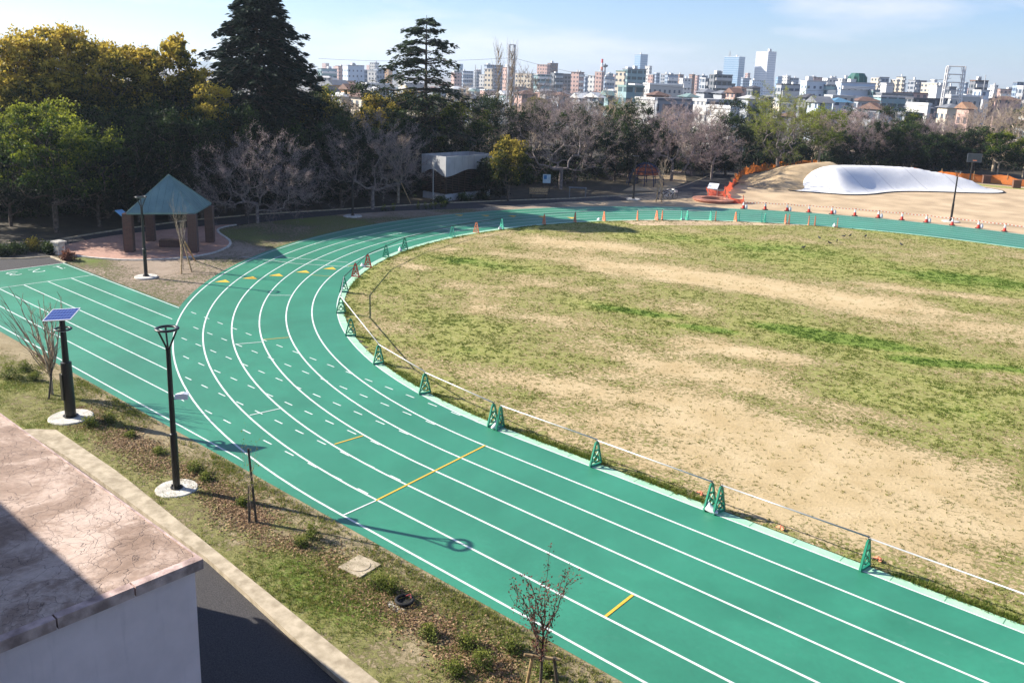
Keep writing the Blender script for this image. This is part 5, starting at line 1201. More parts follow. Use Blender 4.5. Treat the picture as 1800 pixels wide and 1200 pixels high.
dk = [(20,398,250,130), (175,398,235,150), (245,390,215,150), (300,388,200,130), (355,385,215,120), (520,365,222,130), (600,362,215,130), (150,380,200,120), (435,380,190,100), (560,352,235,110), (650,355,225,100), (50,360,170,150), (700,340,200,110), (500,345,180,110)]
dk += [(215,380,205,170),(275,376,195,170),(335,376,188,160),(395,374,205,150),(20,380,215,160),(100,372,190,170)]
dl = ['dark evergreen at the left edge behind the broad green tree', 'dark evergreen behind the trunk gap right of the broad green tree', 'dark evergreen standing behind the left corner of the gazebo', 'dark evergreen directly behind the gazebo roof tip', 'dark evergreen right of the gazebo roof behind the bare cherry', 'dark evergreen at the right foot of the huge cedar', 'dark evergreen behind the tall bare cherry in shade', 'dark evergreen between the yellow-topped group and the broad green tree', 'dark evergreen in front of the huge cedar trunk', 'low dark evergreen between the two cedars', 'dark evergreen left of the open green cedar', 'dark green undergrowth tree beneath the leftmost yellow top', 'dark evergreen hiding the foot of the open green cedar on its left', 'dark evergreen just right of the huge cedar crown', 'wide dark evergreen two trees left of the gazebo tip', 'wide dark evergreen behind and left of the gazebo tip', 'wide dark evergreen behind and right of the gazebo tip', 'wide dark evergreen below the small bright yellow-orange tree', 'wide dark evergreen at the left edge under the yellow tops', 'wide dark evergreen under the second yellow top from the left']
for i, ((px, py, tp, wd), lab) in enumerate(zip(dk, dl)):
    T('leafy', px, py, tp, wd, lab, 40+i, 'evergreen_tree', 0.16, leafmat=M['lf_dark'], dens=1.0, shape='tall', tintb=0.0)
T('leafy', 300, 384, 262, 100, 'small tree with green and orange leaves behind the gazebo', 14, 'broadleaf_tree', 0.3, leafmat=M['lf_green'], tintb=-0.1)
T('bare', 453, 392, 240, 225, 'spreading bare cherry in sunlight right of the gazebo', 15, 'cherry_tree', 0.24, leafmat=M['blossom'], dens=1.7, shape='flat', bark=M['barkg'])
T('bare', 655, 368, 218, 200, 'shaded grey cherry with sparse buds left of the wave-edged building', 16, 'cherry_tree', 0.28, leafmat=M['blossom'], dens=1.3, shape='flat')
T('bare', 700, 357, 250, 90, 'young cherry with a slanted support beside the wave-edged building', 17, 'cherry_tree', 0.4, leafmat=M['blossom'], dens=0.7, bark=M['barkp'])
x, y = G(722, 358); b = MB(); x2, y2 = G(702, 357); b.tube([(0, 0, 0), (x2-x, y2-y, 2.2)], 0.05, 6); o = b.build('support_stake', M['stake']); o.location = (x, y, 0); tag(o, 'slanted pale pole propping the young cherry by the wave-edged building', 'stake')
T('leafy', 808, 330, 190, 120, 'pale olive tree at the right foot of the open green cedar', 18, 'broadleaf_tree', 0.3, leafmat=M['lf_green'], tintb=0.1)
T('leafy', 893, 354, 250, 78, 'small yellow-green tree at the right corner of the wave-edged building', 19, 'broadleaf_tree', 0.35, leafmat=M['lf_yellow'], tintb=0.25)
T('leafy', 862, 350, 280, 60, 'dark shrub-like tree overlapping the wave-edged building', 20, 'evergreen_tree', 0.12, leafmat=M['lf_dark'])
for i, (px, py, tp, wd, lab) in enumerate([(850,322,180,150,'dark evergreen behind the wave-edged building'), (925,320,190,120,'dark evergreen left of the big grey cherry'), (780,325,200,100,'dark evergreen behind the fascia of the wave-edged building, left part'), (1105,315,186,105,'round dark green tree between the grey cherry and the pink cherry'), (1080,318,215,80,'dark evergreen close left of the round dark green tree'), (1275,308,205,80,'dark evergreen left of the first lime-green tree'), (1235,310,225,80,'low dark evergreen beneath the pink cherry'), (1010,322,200,110,'dark evergreen seen through the grey cherry'), (1330,300,215,70,'dark evergreen between the pink cherry and the lime-green tree')]):
    T('leafy', px, py, tp, wd, lab, 70+i, 'evergreen_tree', 0.14, leafmat=M['lf_dark'], dens=1.0, tintb=0.15 if i == 3 else 0.03)
T('bare', 985, 333, 172, 215, 'big grey-pink cherry behind the horizontal bar frame', 21, 'cherry_tree', 0.25, leafmat=M['blossom'], dens=1.6, shape='flat')
T('bare', 1180, 318, 186, 165, 'pinkish cherry right of the round dark green tree', 22, 'cherry_tree', 0.28, leafmat=M['blossom'], dens=1.4, shape='flat', tintb=0.9)
T('bare', 1250, 316, 215, 100, 'smaller pinkish cherry above the red netting', 23, 'cherry_tree', 0.28, leafmat=M['blossom'], dens=1.0, shape='flat', tintb=0.7)
T('bare', 1365, 306, 166, 140, 'tall lime-tipped tree with a forked bare lower crown at the soil heap', 24, 'spring_tree', 0.22, leafmat=M['lf_lime'], dens=1.3, shape='vase', tintb=0.9, bark=M['barkg'], lsz=1.6)
T('leafy', 1437, 298, 194, 92, 'lime-green tree with a straight pale trunk behind the soil heap', 25, 'spring_tree', 0.36, leafmat=M['lf_lime'], dens=0.9, bark=M['barkp'])
T('leafy', 1540, 298, 218, 72, 'left one of the two round evergreens behind the white mound', 26, 'evergreen_tree', 0.16, leafmat=M['lf_dark'], tintb=0.12)
T('leafy', 1595, 300, 222, 84, 'right one of the two round evergreens behind the white mound', 27, 'evergreen_tree', 0.12, leafmat=M['lf_dark'], tintb=0.14)
T('bare', 1500, 296, 196, 110, 'pale pink cherry above and left of the round evergreens', 28, 'cherry_tree', 0.3, leafmat=M['blossom'], dens=1.3, tintb=1.0)
T('bare', 1633, 300, 212, 120, 'pale pink cherry right of the round evergreens', 29, 'cherry_tree', 0.3, leafmat=M['blossom'], dens=1.4, tintb=1.0, shape='flat')
for i, (px, py, tp, wd, lab) in enumerate([(1665,304,236,70,'dark evergreen behind the lamp post on the sandy yard'), (1710,306,228,80,'dark evergreen behind the basketball backboard'), (1480,296,235,60,'dark evergreen between the lime-green tree and the round evergreens'), (1640,305,240,60,'dark evergreen under the right-hand pale pink cherry'), (1395,300,240,50,'dark bush between the two lime-green trees')]):
    T('leafy', px, py, tp, wd, lab, 90+i, 'evergreen_tree', 0.12, leafmat=M['lf_dark'], tintb=0.05)
T('leafy', 1752, 312, 238, 62, 'mid green tree second from the right edge', 30, 'broadleaf_tree', 0.32, leafmat=M['lf_green'], tintb=0.0, bark=M['barkp'])
T('leafy', 1797, 314, 240, 66, 'yellow-green tree cut by the right edge', 31, 'broadleaf_tree', 0.3, leafmat=M['lf_green'], tintb=0.12, bark=M['barkp'])
T('bare', 1745, 302, 168, 120, 'bare brown tree near the right edge', 32, 'bare_tree', 0.25, bark=M['barkp'], dens=1.3, leafmat=M['blossom'])
T('bare', 1800, 300, 178, 110, 'bare ochre tree at the right edge', 33, 'bare_tree', 0.25, bark=M['barkp'], dens=1.2, leafmat=M['lf_lime'])
T('poplar', 870, 318, 84, 48, 'left one of the two tall bare poplars before the skyline', 34, 'poplar_tree', 0.2, bark=M['barkp'])
T('poplar', 893, 318, 92, 50, 'right one of the two tall bare poplars before the skyline', 35, 'poplar_tree', 0.2, bark=M['barkp'])
for i, (px, py, tp, wd, lab) in enumerate([(925,312,124,110,'bare brown tree right of the poplars'), (820,315,150,90,'bare tree left of the poplars'), (1010,308,170,100,'bare pinkish tree behind the big grey cherry'), (1070,306,168,100,'bare brown tree left behind the round dark green tree'), (1130,304,170,90,'bare brown tree right behind the round dark green tree'), (610,330,172,90,'bare grey tree between the two cedars'), (1555,290,190,90,'bare brown tree above the round evergreens'), (1690,292,196,90,'bare tree right behind the pylon foot')]):
    T('bare', px, py, tp, wd, lab, 110+i, 'bare_tree', 0.22, bark=M['barkp'] if i % 2 else M['barkg'], dens=1.0, shape='tall', leafmat=M['blossom'] if i in (2, 6, 7) else None)
# second row at the back of the park: copies of a few kinds, each with its own place
rs = np.random.RandomState(5); protos = []
for i in range(4):
    protos.append(('leafy', tree('evergreen_tree', (0, 0, 0), 'x', 9.5, 3.6, 1.6, 200+i, 'leafy', 'back row of trees', leafmat=[M['lf_dark'], M['lf_dark'], M['lf_yellow'], M['lf_green']][i], dens=0.85, tintb=[0, 0.05, 0.0, 0.0][i])))
for i in range(3):
    protos.append(('bare', tree('bare_tree', (0, 0, 0), 'x', 9.5, 3.4, 2.2, 210+i, 'bare', 'back row of trees', bark=[M['barkg'], M['barkp'], M['barkg']][i], leafmat=[None, M['blossom'], M['blossom']][i], dens=1.0)))
rowx = list(range(20, 1800, 41)); used = set(); WORD = ['dark evergreen', 'deep green tree', 'olive tree', 'green tree', 'bare grey tree', 'bare pale brown tree', 'faintly pink bare tree']
def near(px):
    for lim, s in ((120, 'behind the leftmost yellow-topped trees'), (250, 'behind the middle of the yellow-topped group'), (350, 'behind the last yellow-topped tree before the huge cedar'), (500, 'behind the huge dark cedar'), (620, 'in the dip between the two cedars'), (730, 'left behind the open green cedar'), (800, 'right behind the open green cedar'), (900, 'at the foot of the poplars'), (1000, 'behind the left half of the big grey cherry'), (1090, 'behind the right half of the big grey cherry'), (1180, 'behind the round dark green tree'), (1280, 'behind the pinkish cherry'), (1400, 'behind the tall lime-tipped tree'), (1500, 'behind the straight lime-green tree'), (1600, 'behind the round evergreens'), (1700, 'left of the basketball hoop'), (1900, 'behind the trees at the right edge')):
        if px < lim: return s
for j, px in enumerate(rowx):
    left = px < 820
    opts = [0, 1, 2, 0, 5, 3] if left else [4, 5, 6, 5, 0, 3]
    q = opts[(j*7+3) % 6]; kd, pr_ = protos[q]; py = (330 if left else 292)+rs.uniform(-6, 6)-(10 if 820 < px < 1100 else 0)*0
    x, y = G(px+rs.uniform(-12, 12), py); sc_ = rs.uniform(0.85, 1.12)*(1.0 if left else 0.90)
    if q in used: o = copy_tree(pr_)
    else: o = pr_; used.add(q)
    o.location = (x, y, float(terrain(np.array(x), np.array(y)))); o.rotation_euler = (0, 0, rs.uniform(0, 6.28)); o.scale = (sc_, sc_, sc_*rs.uniform(0.9, 1.1))
    key = f'back-row {WORD[q]} {near(px)}'; kx = 2
    while key in near.__dict__.setdefault('seen', set()): key = f'back-row {WORD[q]}, {["","","second","third","fourth"][kx]} from left {near(px)}'; kx += 1
    near.seen.add(key); tag(o, key)
for q in range(7):
    if q not in used:
        for ch in KIDS.get(protos[q][1].name, []): bpy.data.objects.remove(ch)
        bpy.data.objects.remove(protos[q][1])
# trees standing left of the picture whose shade falls across plaza, path and bend
for i, (x, y, H, R) in enumerate([(-58, -1.5, 11, 4.2), (-52.5, -4.0, 8, 2.6), (-64, 6, 13, 5)]):
    tree('broadleaf_tree', (x, y, 0), ['tree beyond the left edge shading the path', 'slender tree beyond the left edge by the path', 'tall tree beyond the left edge'][i], H, R, H*0.35, 300+i, 'leafy', leafmat=M['lf_green'], dens=0.9)

for i, (x, y, H, R) in enumerate([(-50.5, 13.5, 8.6, 3.4), (-54.5, 16.5, 10.5, 4.0), (-57, 11, 10.5, 4.0), (-49.5, 9.0, 7.8, 3.0), (-60, 20, 11, 4.2), (-52, 29.5, 9.5, 3.8), (-62, 2, 11, 4)]):
    tree('evergreen_tree', (x, y, 0), ['dense evergreen between the bare cherry and the huge cedar', 'tall dense evergreen hidden behind the huge cedar foot', 'dense evergreen deep behind the gazebo', 'lower dense evergreen just behind the gazebo and path', 'dense evergreen deep in the wood left of the huge cedar', 'dense evergreen in the dark gap right of the huge cedar', 'dense evergreen deep in the left wood'][i], H, R, H*0.12, 320+i, 'leafy', leafmat=M['lf_dark'], dens=1.1, shape='tall')
tree('evergreen_tree', G(1150, 302)+(0,), 'dark evergreen under the small white square wall', 6.4, 3.0, 0.7, 341, 'leafy', leafmat=M['lf_dark'], dens=1.3)
# undergrowth filling the wood between the trunks
rs = np.random.RandomState(91); n = 5200; px = rs.uniform(-30, 1830, n); t = rs.rand(n)
py = np.interp(px, [0, 560, 800, 1000, 1150, 1260, 1450, 1830], [382, 352, 330, 318, 302, 298, 291, 300])-t*t*16+2; P_ = []
for a_, c_ in zip(px, py): x_, y_ = G(a_, c_); P_.append((x_, y_, 0.0))
P_ = np.array(P_); P_[:, 2] = 0.2+2.3*rs.rand(n)*(0.35+0.65*fbm(P_[:, 0], P_[:, 1], 0.25, 12))
V, tt = leaves(rs, P_, 26, 0.38, 0.07, 0.15, lambda p, c: 0.30+0.25*np.sin(c[:, 0]*0.8)+0.1*p[:, 2])
tag(link('undergrowth', quads_mesh('undergrowth', V, 4, {'tint': tt}), M['lf_dark']), 'dark undergrowth filling the wood between the trunks', 'undergrowth', kind='stuff')
# --- saplings and stakes  in the near bed
def sapling_bare(loc, H, seed, label, bark, leafm=None, nst=9, spread=0.9, up=1.0, ls=1.0, per=2, r0=0.03, fork=0.25, lean=(0, 0)):
    rs = np.random.RandomState(seed); root = empty('sapling', loc, label, 'young tree'); P0 = []; P1 = []; A0 = []; A1 = []; tips = []
    P0.append(np.array([0, 0, -0.03])); P1.append(np.array([0.02, 0, H*fork])); A0.append(r0); A1.append(r0*0.8)
    for s in range(nst):
        a = rs.uniform(0, 6.28); p = np.array([0.02, 0, H*fork*rs.uniform(0.75, 1.6)]); L_ = H*(1-fork)*rs.uniform(0.55, 1.0); prev = p; ln = rs.uniform(0.35, 1)*spread; r = r0*rs.uniform(0.35, 0.6); seg = 7
        P0.append(np.array([0.02, 0, H*fork])); P1.append(p); A0.append(r0*0.8); A1.append(r0*0.5)
        for q in range(1, seg+1):
            f = q/seg; x = p+np.array([math.cos(a)*ln*f**0.8+lean[0]*f, math.sin(a)*ln*f**0.8+lean[1]*f, L_*f*up])+rs.normal(0, 0.025, 3); x[2] = min(x[2], H*1.02)
            P0.append(prev); P1.append(x); A0.append(r*(1-0.8*(f-1/seg))); A1.append(r*(1-0.8*f)); tips.append(x)
            if q > 1 and rs.rand() < 0.75:
                d = (x-prev)/np.linalg.norm(x-prev)+rs.normal(0, 0.5, 3); d[2] = abs(d[2])+0.2; d /= np.linalg.norm(d); e = x+d*rs.uniform(0.15, 0.5)*H/3
                P0.append(x); P1.append(e); A0.append(r*0.4); A1.append(r*0.15); tips += [e, (x+e)/2]
            prev = x
    V, F = tubes_mesh('t', P0[:1], P1[:1], np.array(A0[:1]), np.array(A1[:1]), 8); link('trunk', indexed_mesh('trunk', V, F), bark, root)
    V, F = tubes_mesh('t', P0[1:], P1[1:], np.array(A0[1:]), np.array(A1[1:]), 5); link('branches', indexed_mesh('branches', V, F), bark, root)
    if leafm is not None:
        V, t = leaves(rs, np.array(tips), per, 0.05*ls, 0.016*ls, 0.032*ls, lambda p, c: 0.45+0*p[:, 0]); link('foliage', quads_mesh('foliage', V, 4, {'tint': t}), leafm, root)
    return root
def stake(p0, p1, r, mt, label, name='support_stake'):
    b = MB(); p0 = np.array(p0, float); p1 = np.array(p1, float); b.tube([(0, 0, 0), tuple(p1-p0)], r, 8); o = b.build(name, mt); o.location = tuple(p0)
    return tag(o, label, 'stake', 'wooden stakes beside the young trees')
x, y = G(92, 697); sapling_bare((x, y, 0.05), 3.55, 5, 'bare multi-stemmed young tree beside the solar lamp', M['barkp'], None, 24, 1.15, 1.0, fork=0.22, r0=0.060, lean=(-0.62*cr[0], -0.62*cr[1]))
stake((x+0.34, y-0.25, 0.05), (x+0.10, y+0.05, 1.15), 0.035, M['darkstake'], 'short dark stake leaning on the young tree by the solar lamp')
x, y = G(441, 922); sapling_bare((x-0.05, y+0.02, 0.05), 2.55, 7, 'thin sparse sapling tied to the tall dark stakes right of the near lamp', M['barkp'], M['lf_lime'], 5, 0.30, 1.0, 0.9, 1, r0=0.013)
x2, y2 = G(451, 922); stake((x2, y2, 0.03), (x2-0.30, y2+0.03, 2.05), 0.032, M['darkstake'], 'tall dark stake leaning left beside the thin sparse sapling')
stake((x-0.02, y-0.04, 0.03), (x-0.12, y+0.06, 1.05), 0.03, M['darkstake'], 'shorter dark stake behind the thin sparse sapling')
x, y = G(948, 1232); sapling_bare((x, y, 0.05), 2.65, 9, 'young tree with dark red leaves at the bottom of the picture', M['bark'], M['redleaf'], 13, 0.62, 0.98, 1.0, 5, r0=0.032, fork=0.38)
d_ = cr[:2]/np.linalg.norm(cr[:2])
stake((x-0.30*d_[0], y-0.30*d_[1], 0.03), (x-0.17*d_[0], y-0.17*d_[1], 0.98), 0.032, M['stake'], 'left timber stake of the red-leaved young tree')
stake((x+0.38*d_[0], y+0.38*d_[1], 0.03), (x+0.24*d_[0], y+0.24*d_[1], 0.98), 0.032, M['darkstake'], 'right timber stake of the red-leaved young tree')
stake((x-0.33*d_[0], y-0.33*d_[1], 1.02), (x+0.36*d_[0], y+0.36*d_[1], 0.93), 0.030, M['stake'], 'crossbar tied across the stakes of the red-leaved young tree', 'support_bar')
x, y = G(322, 474); sapling_bare((x, y, 0.03), 4.2, 12, 'pale bare young tree with timber supports in front of the gazebo', M['barkp'], None, 14, 0.5, 1.0, fork=0.26, r0=0.028)
for i, (px, py, lab) in enumerate(((319,482,'front left support of the pale young tree at the gazebo'), (337,478,'front right support of the pale young tree at the gazebo'), (343,459,'back support of the pale young tree at the gazebo'))):
    xx, yy = G(px, py); stake((xx, yy, 0.02), (x+(xx-x)*0.25, y+(yy-y)*0.25, 1.55), 0.045, M['stake'], lab)
x, y = G(1160, 353); sapling_bare((x, y, 0.03), 3.9, 13, 'pale young tree between two supports right of the far lamp post', M['barkp'], None, 12, 0.9, 1.0, fork=0.45, r0=0.05)
for i, (px, lab) in enumerate(((1153, 'left support of the pale young tree right of the far lamp post'), (1163, 'right support of the pale young tree right of the far lamp post'))):
    xx, yy = G(px, 356); stake((xx, yy, 0.02), (x+(xx-x)*0.6, y+(yy-y)*0.6, 1.8), 0.05, M['stake'], lab)
# --- shrubs
def shrub(px, py, w_, h_, label, seed, lm='shrubleaf', grp='low shrubs of the strip', z=0.03, n_=60, ls=1.0):
    x, y = G(px, py); rs = np.random.RandomState(seed); root = empty('shrub', (x, y, z), label, 'shrub', grp); P0 = []; P1 = []
    for i in range(14):
        a = rs.uniform(0, 6.28); r = rs.uniform(0.2, 1)*w_/2; P0.append((0, 0, 0)); P1.append((r*math.cos(a), r*math.sin(a), h_*rs.uniform(0.5, 1)))
    V, F = tubes_mesh('t', P0, P1, np.full(14, 0.008), np.full(14, 0.003), 4); link('stems', indexed_mesh('stems', V, F), M['bark'], root)
    a = rs.uniform(0, 6.28, n_); r = np.sqrt(rs.rand(n_))*w_/2; lb = 0.55+0.45*np.sin(a*3+seed)*np.cos(a*2+seed*2); r = r*lb; c = np.stack([r*np.cos(a), r*np.sin(a)*0.8, h_*(0.12+0.95*rs.rand(n_)**1.3*(1-(r/w_*2)**2*0.5))], 1)
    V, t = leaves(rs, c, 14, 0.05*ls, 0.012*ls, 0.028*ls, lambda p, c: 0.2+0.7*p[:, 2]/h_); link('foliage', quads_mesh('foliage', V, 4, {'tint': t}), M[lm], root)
sh = [(160,752,0.9,0.38,'yellow-green shrub growing over the right edge of the solar lamp base'), (190,745,0.7,0.32,'shrub right of the solar lamp base in the lamp shadow'), (18,668,1.5,0.6,'wide green shrub at the left edge before the sprint straight'), (45,655,0.8,0.42,'small green shrub at the left of the bare multi-stemmed tree'), (62,672,0.6,0.35,'dark low shrub at the foot of the bare multi-stemmed tree'), (345,832,0.7,0.34,'shrub directly behind the concrete base of the near lamp'), (362,846,0.6,0.22,'grey-green low shrub right of the near lamp base'), (425,890,0.5,0.25,'tiny green shrub at the foot of the tall dark stakes'), (548,952,0.65,0.45,'upright shrub left of the square concrete slab'), (530,965,0.5,0.32,'small shrub with bright tips left of the square concrete slab'), (668,1036,0.75,0.36,'largest shrub between the square slab and the drain ring'), (690,1046,0.55,0.40,'shrub touching the drain ring on its left'), (755,1120,0.7,0.26,'low shrub right of the drain ring'), (820,1140,0.8,0.35,'dark shrub left of the red-leaved young tree'), (900,1150,0.75,0.38,'bright green tuft next to the stakes of the red-leaved young tree'), (845,1180,0.8,0.42,'dark green shrub at the bottom edge left of the stakes'), (800,1190,0.7,0.30,'shrub at the bottom edge among fallen leaves'), (960,1190,0.5,0.30,'small shrub behind the right stake'), (230,770,0.6,0.2,'low dark shrub between the two near lamps'), (280,800,0.6,0.22,'low brownish shrub just left of the near lamp')]
for i, (px, py, w_, h_, lab) in enumerate(sh): shrub(px, py, w_, h_, lab, 400+i, n_=int(70*w_+20))
sh2 = [(30,446,2.2,0.6,'dark hedge bush at the left edge above the asphalt',.02), (60,441,1.6,0.7,'yellow-leaved bush in the hedge above the asphalt',.02), (85,446,1.4,0.6,'green bush at the right end of the hedge above the asphalt',.02), (118,458,1.0,0.5,'reddish bush right of the white drinking fountain',.02), (5,450,1.6,0.6,'dark bush cut by the left edge above the asphalt',.02), (1320,292,3,1.3,'dark hedge bush left behind the orange netting',.02), (1345,290,3,1.3,'dark hedge bush behind the orange netting at the lime-tipped tree',.02), (1280,300,2.5,1.0,'low dark bush at the bend of the path',.02), (815,353,3,0.6,'dark hedge at the foot of the wave-edged building',.02), (775,358,2.5,0.6,'dark hedge left of the utility pole',.02), (850,351,2.5,0.55,'right end of the dark hedge at the wave-edged building',.02)]
for i, (px, py, w_, h_, lab, z) in enumerate(sh2):
    shrub(px, py, w_, h_, lab, 450+i, 'redleaf' if 'reddish' in lab else ('lf_yellow' if 'yellow' in lab else 'lf_dark'), 'bushes along the path', z, int(90), 2.6)
for i, px in enumerate((676, 692, 765, 776, 783, 735, 748, 757)):
    shrub(px, 372-(px-676)*0.06, 0.5, 0.55, f'small roadside plant in the row before the dark path, {ORD[i]} planted', 480+i, 'lf_green', 'small plants in a row before the dark path', 0.02, 14, 1.8)
# ================================================================== CITY
def facade(name, wall, glass, sx, sz, fx=0.6, fz=0.5):
    """wall with a regular grid of windows sunk into it (object space, metres)"""
    m, n, l, b = newmat(name); o = objco(n); s = n.new('ShaderNodeSeparateXYZ'); l.new(o, s.inputs[0])
    g = n.new('ShaderNodeNewGeometry'); ns = n.new('ShaderNodeSeparateXYZ')
    vt = n.new('ShaderNodeVectorTransform'); vt.vector_type = 'NORMAL'; vt.convert_from = 'WORLD'; vt.convert_to = 'OBJECT'; l.new(g.outputs['Normal'], vt.inputs[0]); l.new(vt.outputs[0], ns.inputs[0])
    isx = math_(n, l, 'GREATER_THAN', math_(n, l, 'ABSOLUTE', ns.outputs['X']), 0.5)
    hcoord = math_(n, l, 'ADD', math_(n, l, 'MULTIPLY', s.outputs['Y'], isx), math_(n, l, 'MULTIPLY', s.outputs['X'], math_(n, l, 'SUBTRACT', 1.0, isx)))
    fu = math_(n, l, 'FRACT', math_(n, l, 'DIVIDE', math_(n, l, 'ADD', hcoord, 500.0), sx)); fv = math_(n, l, 'FRACT', math_(n, l, 'DIVIDE', s.outputs['Z'], sz))
    k = math_(n, l, 'MULTIPLY', math_(n, l, 'LESS_THAN', fu, fx), math_(n, l, 'LESS_THAN', fv, fz))
    flat = math_(n, l, 'LESS_THAN', math_(n, l, 'ABSOLUTE', ns.outputs['Z']), 0.5); k = math_(n, l, 'MULTIPLY', k, flat)
    w_ = mix(n, l, 1.0, wall, ramp(n, l, noise(n, l, o, 0.15), [(0.3, 0.9), (0.7, 1.05)]), 'MULTIPLY')
    l.new(mix(n, l, k, w_, glass), b.inputs['Base Color']); l.new(math_(n, l, 'SUBTRACT', 0.8, math_(n, l, 'MULTIPLY', k, 0.55)), b.inputs['Roughness']); return m
DG = (0.07, 0.09, 0.12); FM = {}
for nm, wc, gc, sx, sz, fx, fz in (('offwhite', (0.47,0.46,0.44), DG, 2.2, 3.0, .4, .38), ('white', (0.66,0.64,0.60), DG, 3.2, 3.2, .5, .42), ('cream', (0.62,0.54,0.42), DG, 3.0, 3.0, .55, .45), ('pink', (0.52,0.34,0.29), (0.10,0.09,0.10), 3.4, 3.1, .5, .45), ('grey', (0.34,0.36,0.39), (0.05,0.07,0.10), 3.6, 3.2, .75, .5),
        ('bluegrey', (0.28,0.34,0.42), (0.05,0.08,0.13), 3.0, 3.4, .8, .55), ('bluelight', (0.52,0.60,0.68), (0.07,0.10,0.16), 3.4, 3.6, .38, .34), ('darkgrey', (0.16,0.17,0.19), (0.03,0.04,0.05), 3.3, 3.0, .7, .55), ('brown', (0.24,0.15,0.11), DG, 3.2, 3.2, .5, .4),
        ('towerglass', (0.30,0.40,0.50), (0.12,0.22,0.34), 2.4, 3.8, .8, .7), ('towergrid', (0.62,0.63,0.66), (0.30,0.35,0.42), 2.6, 3.9, .55, .5), ('teal', (0.24,0.36,0.38), (0.05,0.09,0.10), 4.0, 3.2, .8, .5), ('plainwhite', (0.70,0.69,0.66), (0.25,0.27,0.30), 7.0, 3.4, .2, .3), ('orange', (0.60,0.37,0.20), DG, 3.3, 3.0, .4, .4), ('red', (0.34,0.06,0.05), DG, 4, 4, .2, .3)):
    FM[nm] = facade('facade_'+nm, tuple(v*0.9 for v in wc), gc, sx*0.8, sz*0.9, fx, fz)
RF = {'g': mat('grey_roof', (0.16, 0.17, 0.19), 0.7, var=0.15, scale=0.5), 'l': mat('light_roof', (0.42, 0.42, 0.42), 0.7, var=0.1, scale=0.5), 'b': mat('brown_roof', (0.15, 0.09, 0.07), 0.8, var=0.2, scale=0.5), 't': mat('teal_tile_roof', (0.16, 0.24, 0.23), 0.6), 'd': mat('dark_roof', (0.07, 0.07, 0.08), 0.7), 'o': mat('orange_tile', (0.24, 0.14, 0.09), 0.8), 'u': mat('blue_roof', (0.10, 0.22, 0.33), 0.5), 'w': mat('white_roof', (0.66, 0.66, 0.64), 0.6)}
ZC = -6.0
def bld(px0, px1, ytop, dist, fm, label, split=0.3, yaw=0.55, rf='l', bits=1, floors=0, cat='building', name='city_building', zb=None, roofkind='flat', deep=None):
    """building seen between two photo columns at a given distance; lit side to the left"""
    c = AT((px0+px1)/2, ytop, dist); zc = ZC if zb is None else zb; h = c[2]-zc; W = (px1-px0)*float(np.dot(c-CAM, cf))/FPX
    vd = math.atan2(c[1]-CAM[1], c[0]-CAM[0])                       # viewing azimuth
    b_ = (1-split)*W/math.cos(yaw); a_ = max(split*W/math.sin(yaw), 5.0) if deep is None else deep
    rz = vd-math.pi/2-yaw*0+(-yaw)                                  # front face turned so that the left side shows
    rz = vd-math.pi/2+yaw
    ex = np.array([math.cos(rz), math.sin(rz)]); ey = np.array([-math.sin(rz), math.cos(rz)])
    # front-left corner shared by both visible faces sits at fraction split
    pcx = px0+(px1-px0)*split; k0 = AT(pcx, ytop, dist); 
    root = empty(name, (k0[0], k0[1], zc), label, cat, 'buildings of the city beyond the park', rz)
    b = MB(); b.box(0, b_, 0, a_, 0, h)
    # with yaw>0 the face along +x runs to the right and away, the other face runs left and away
    b.build('wall', FM[fm], root)
    rs_ = np.random.RandomState(int(px0*7+px1))
    if roofkind == 'flat':
        b = MB(); b.box(-0.15, b_+0.15, -0.15, a_+0.15, h+0.003, h+0.5); r = b.build('roof', RF[rf], root)
        for i in range(bits):
            bw = rs_.uniform(0.12, 0.3)*b_; x = rs_.uniform(0.05, 0.65)*b_; hh = rs_.uniform(0.03, 0.07)*max(h, 25)
            b = MB(); b.box(x, x+bw, a_*0.25, a_*0.25+min(bw, a_*0.5), h+0.503, h+0.5+hh); b.build('rooftop_unit', FM['plainwhite'], r)
    elif roofkind == 'hip':
        b = MB(); e = 0.6; hh = 0.15*min(a_, b_)+0.4; m_ = min(a_, b_)/2
        if b_ >= a_: A = (m_*0.9, a_/2, h+hh); B = (b_-m_*0.9, a_/2, h+hh); Fq = [(0,1,5,4), (1,2,5), (2,3,4,5), (3,0,4), (3,2,1,0)]
        else: A = (b_/2, m_*0.9, h+hh); B = (b_/2, a_-m_*0.9, h+hh); Fq = [(0,1,4), (1,2,5,4), (2,3,5), (3,0,4,5), (3,2,1,0)]
        b.add([(-e,-e,h+0.004), (b_+e,-e,h+0.004), (b_+e,a_+e,h+0.004), (-e,a_+e,h+0.004), A, B], Fq); b.build('roof', RF[rf], root)
    elif roofkind == 'gable':
        b = MB(); e = 0.5; hh = 0.18*a_+0.4
        b.add([(-e,-e,h+0.004), (b_+e,-e,h+0.004), (b_+e,a_+e,h+0.004), (-e,a_+e,h+0.004), (-e,a_/2,h+hh), (b_+e,a_/2,h+hh)], [(0,1,5,4), (2,3,4,5), (1,2,5), (3,0,4), (3,2,1,0)]); b.build('roof', RF[rf], root)
    if floors:                                                     # projecting balcony slabs, one per storey
        for i in range(floors):
            z = h*(i+0.35)/floors; b = MB(); b.box(0.4, b_-0.4, -1.0, -0.004, z, z+h/floors*0.36); b.build('balcony', FM['plainwhite'] if fm not in ('darkgrey', 'grey') else RF['l'], root)
    return root
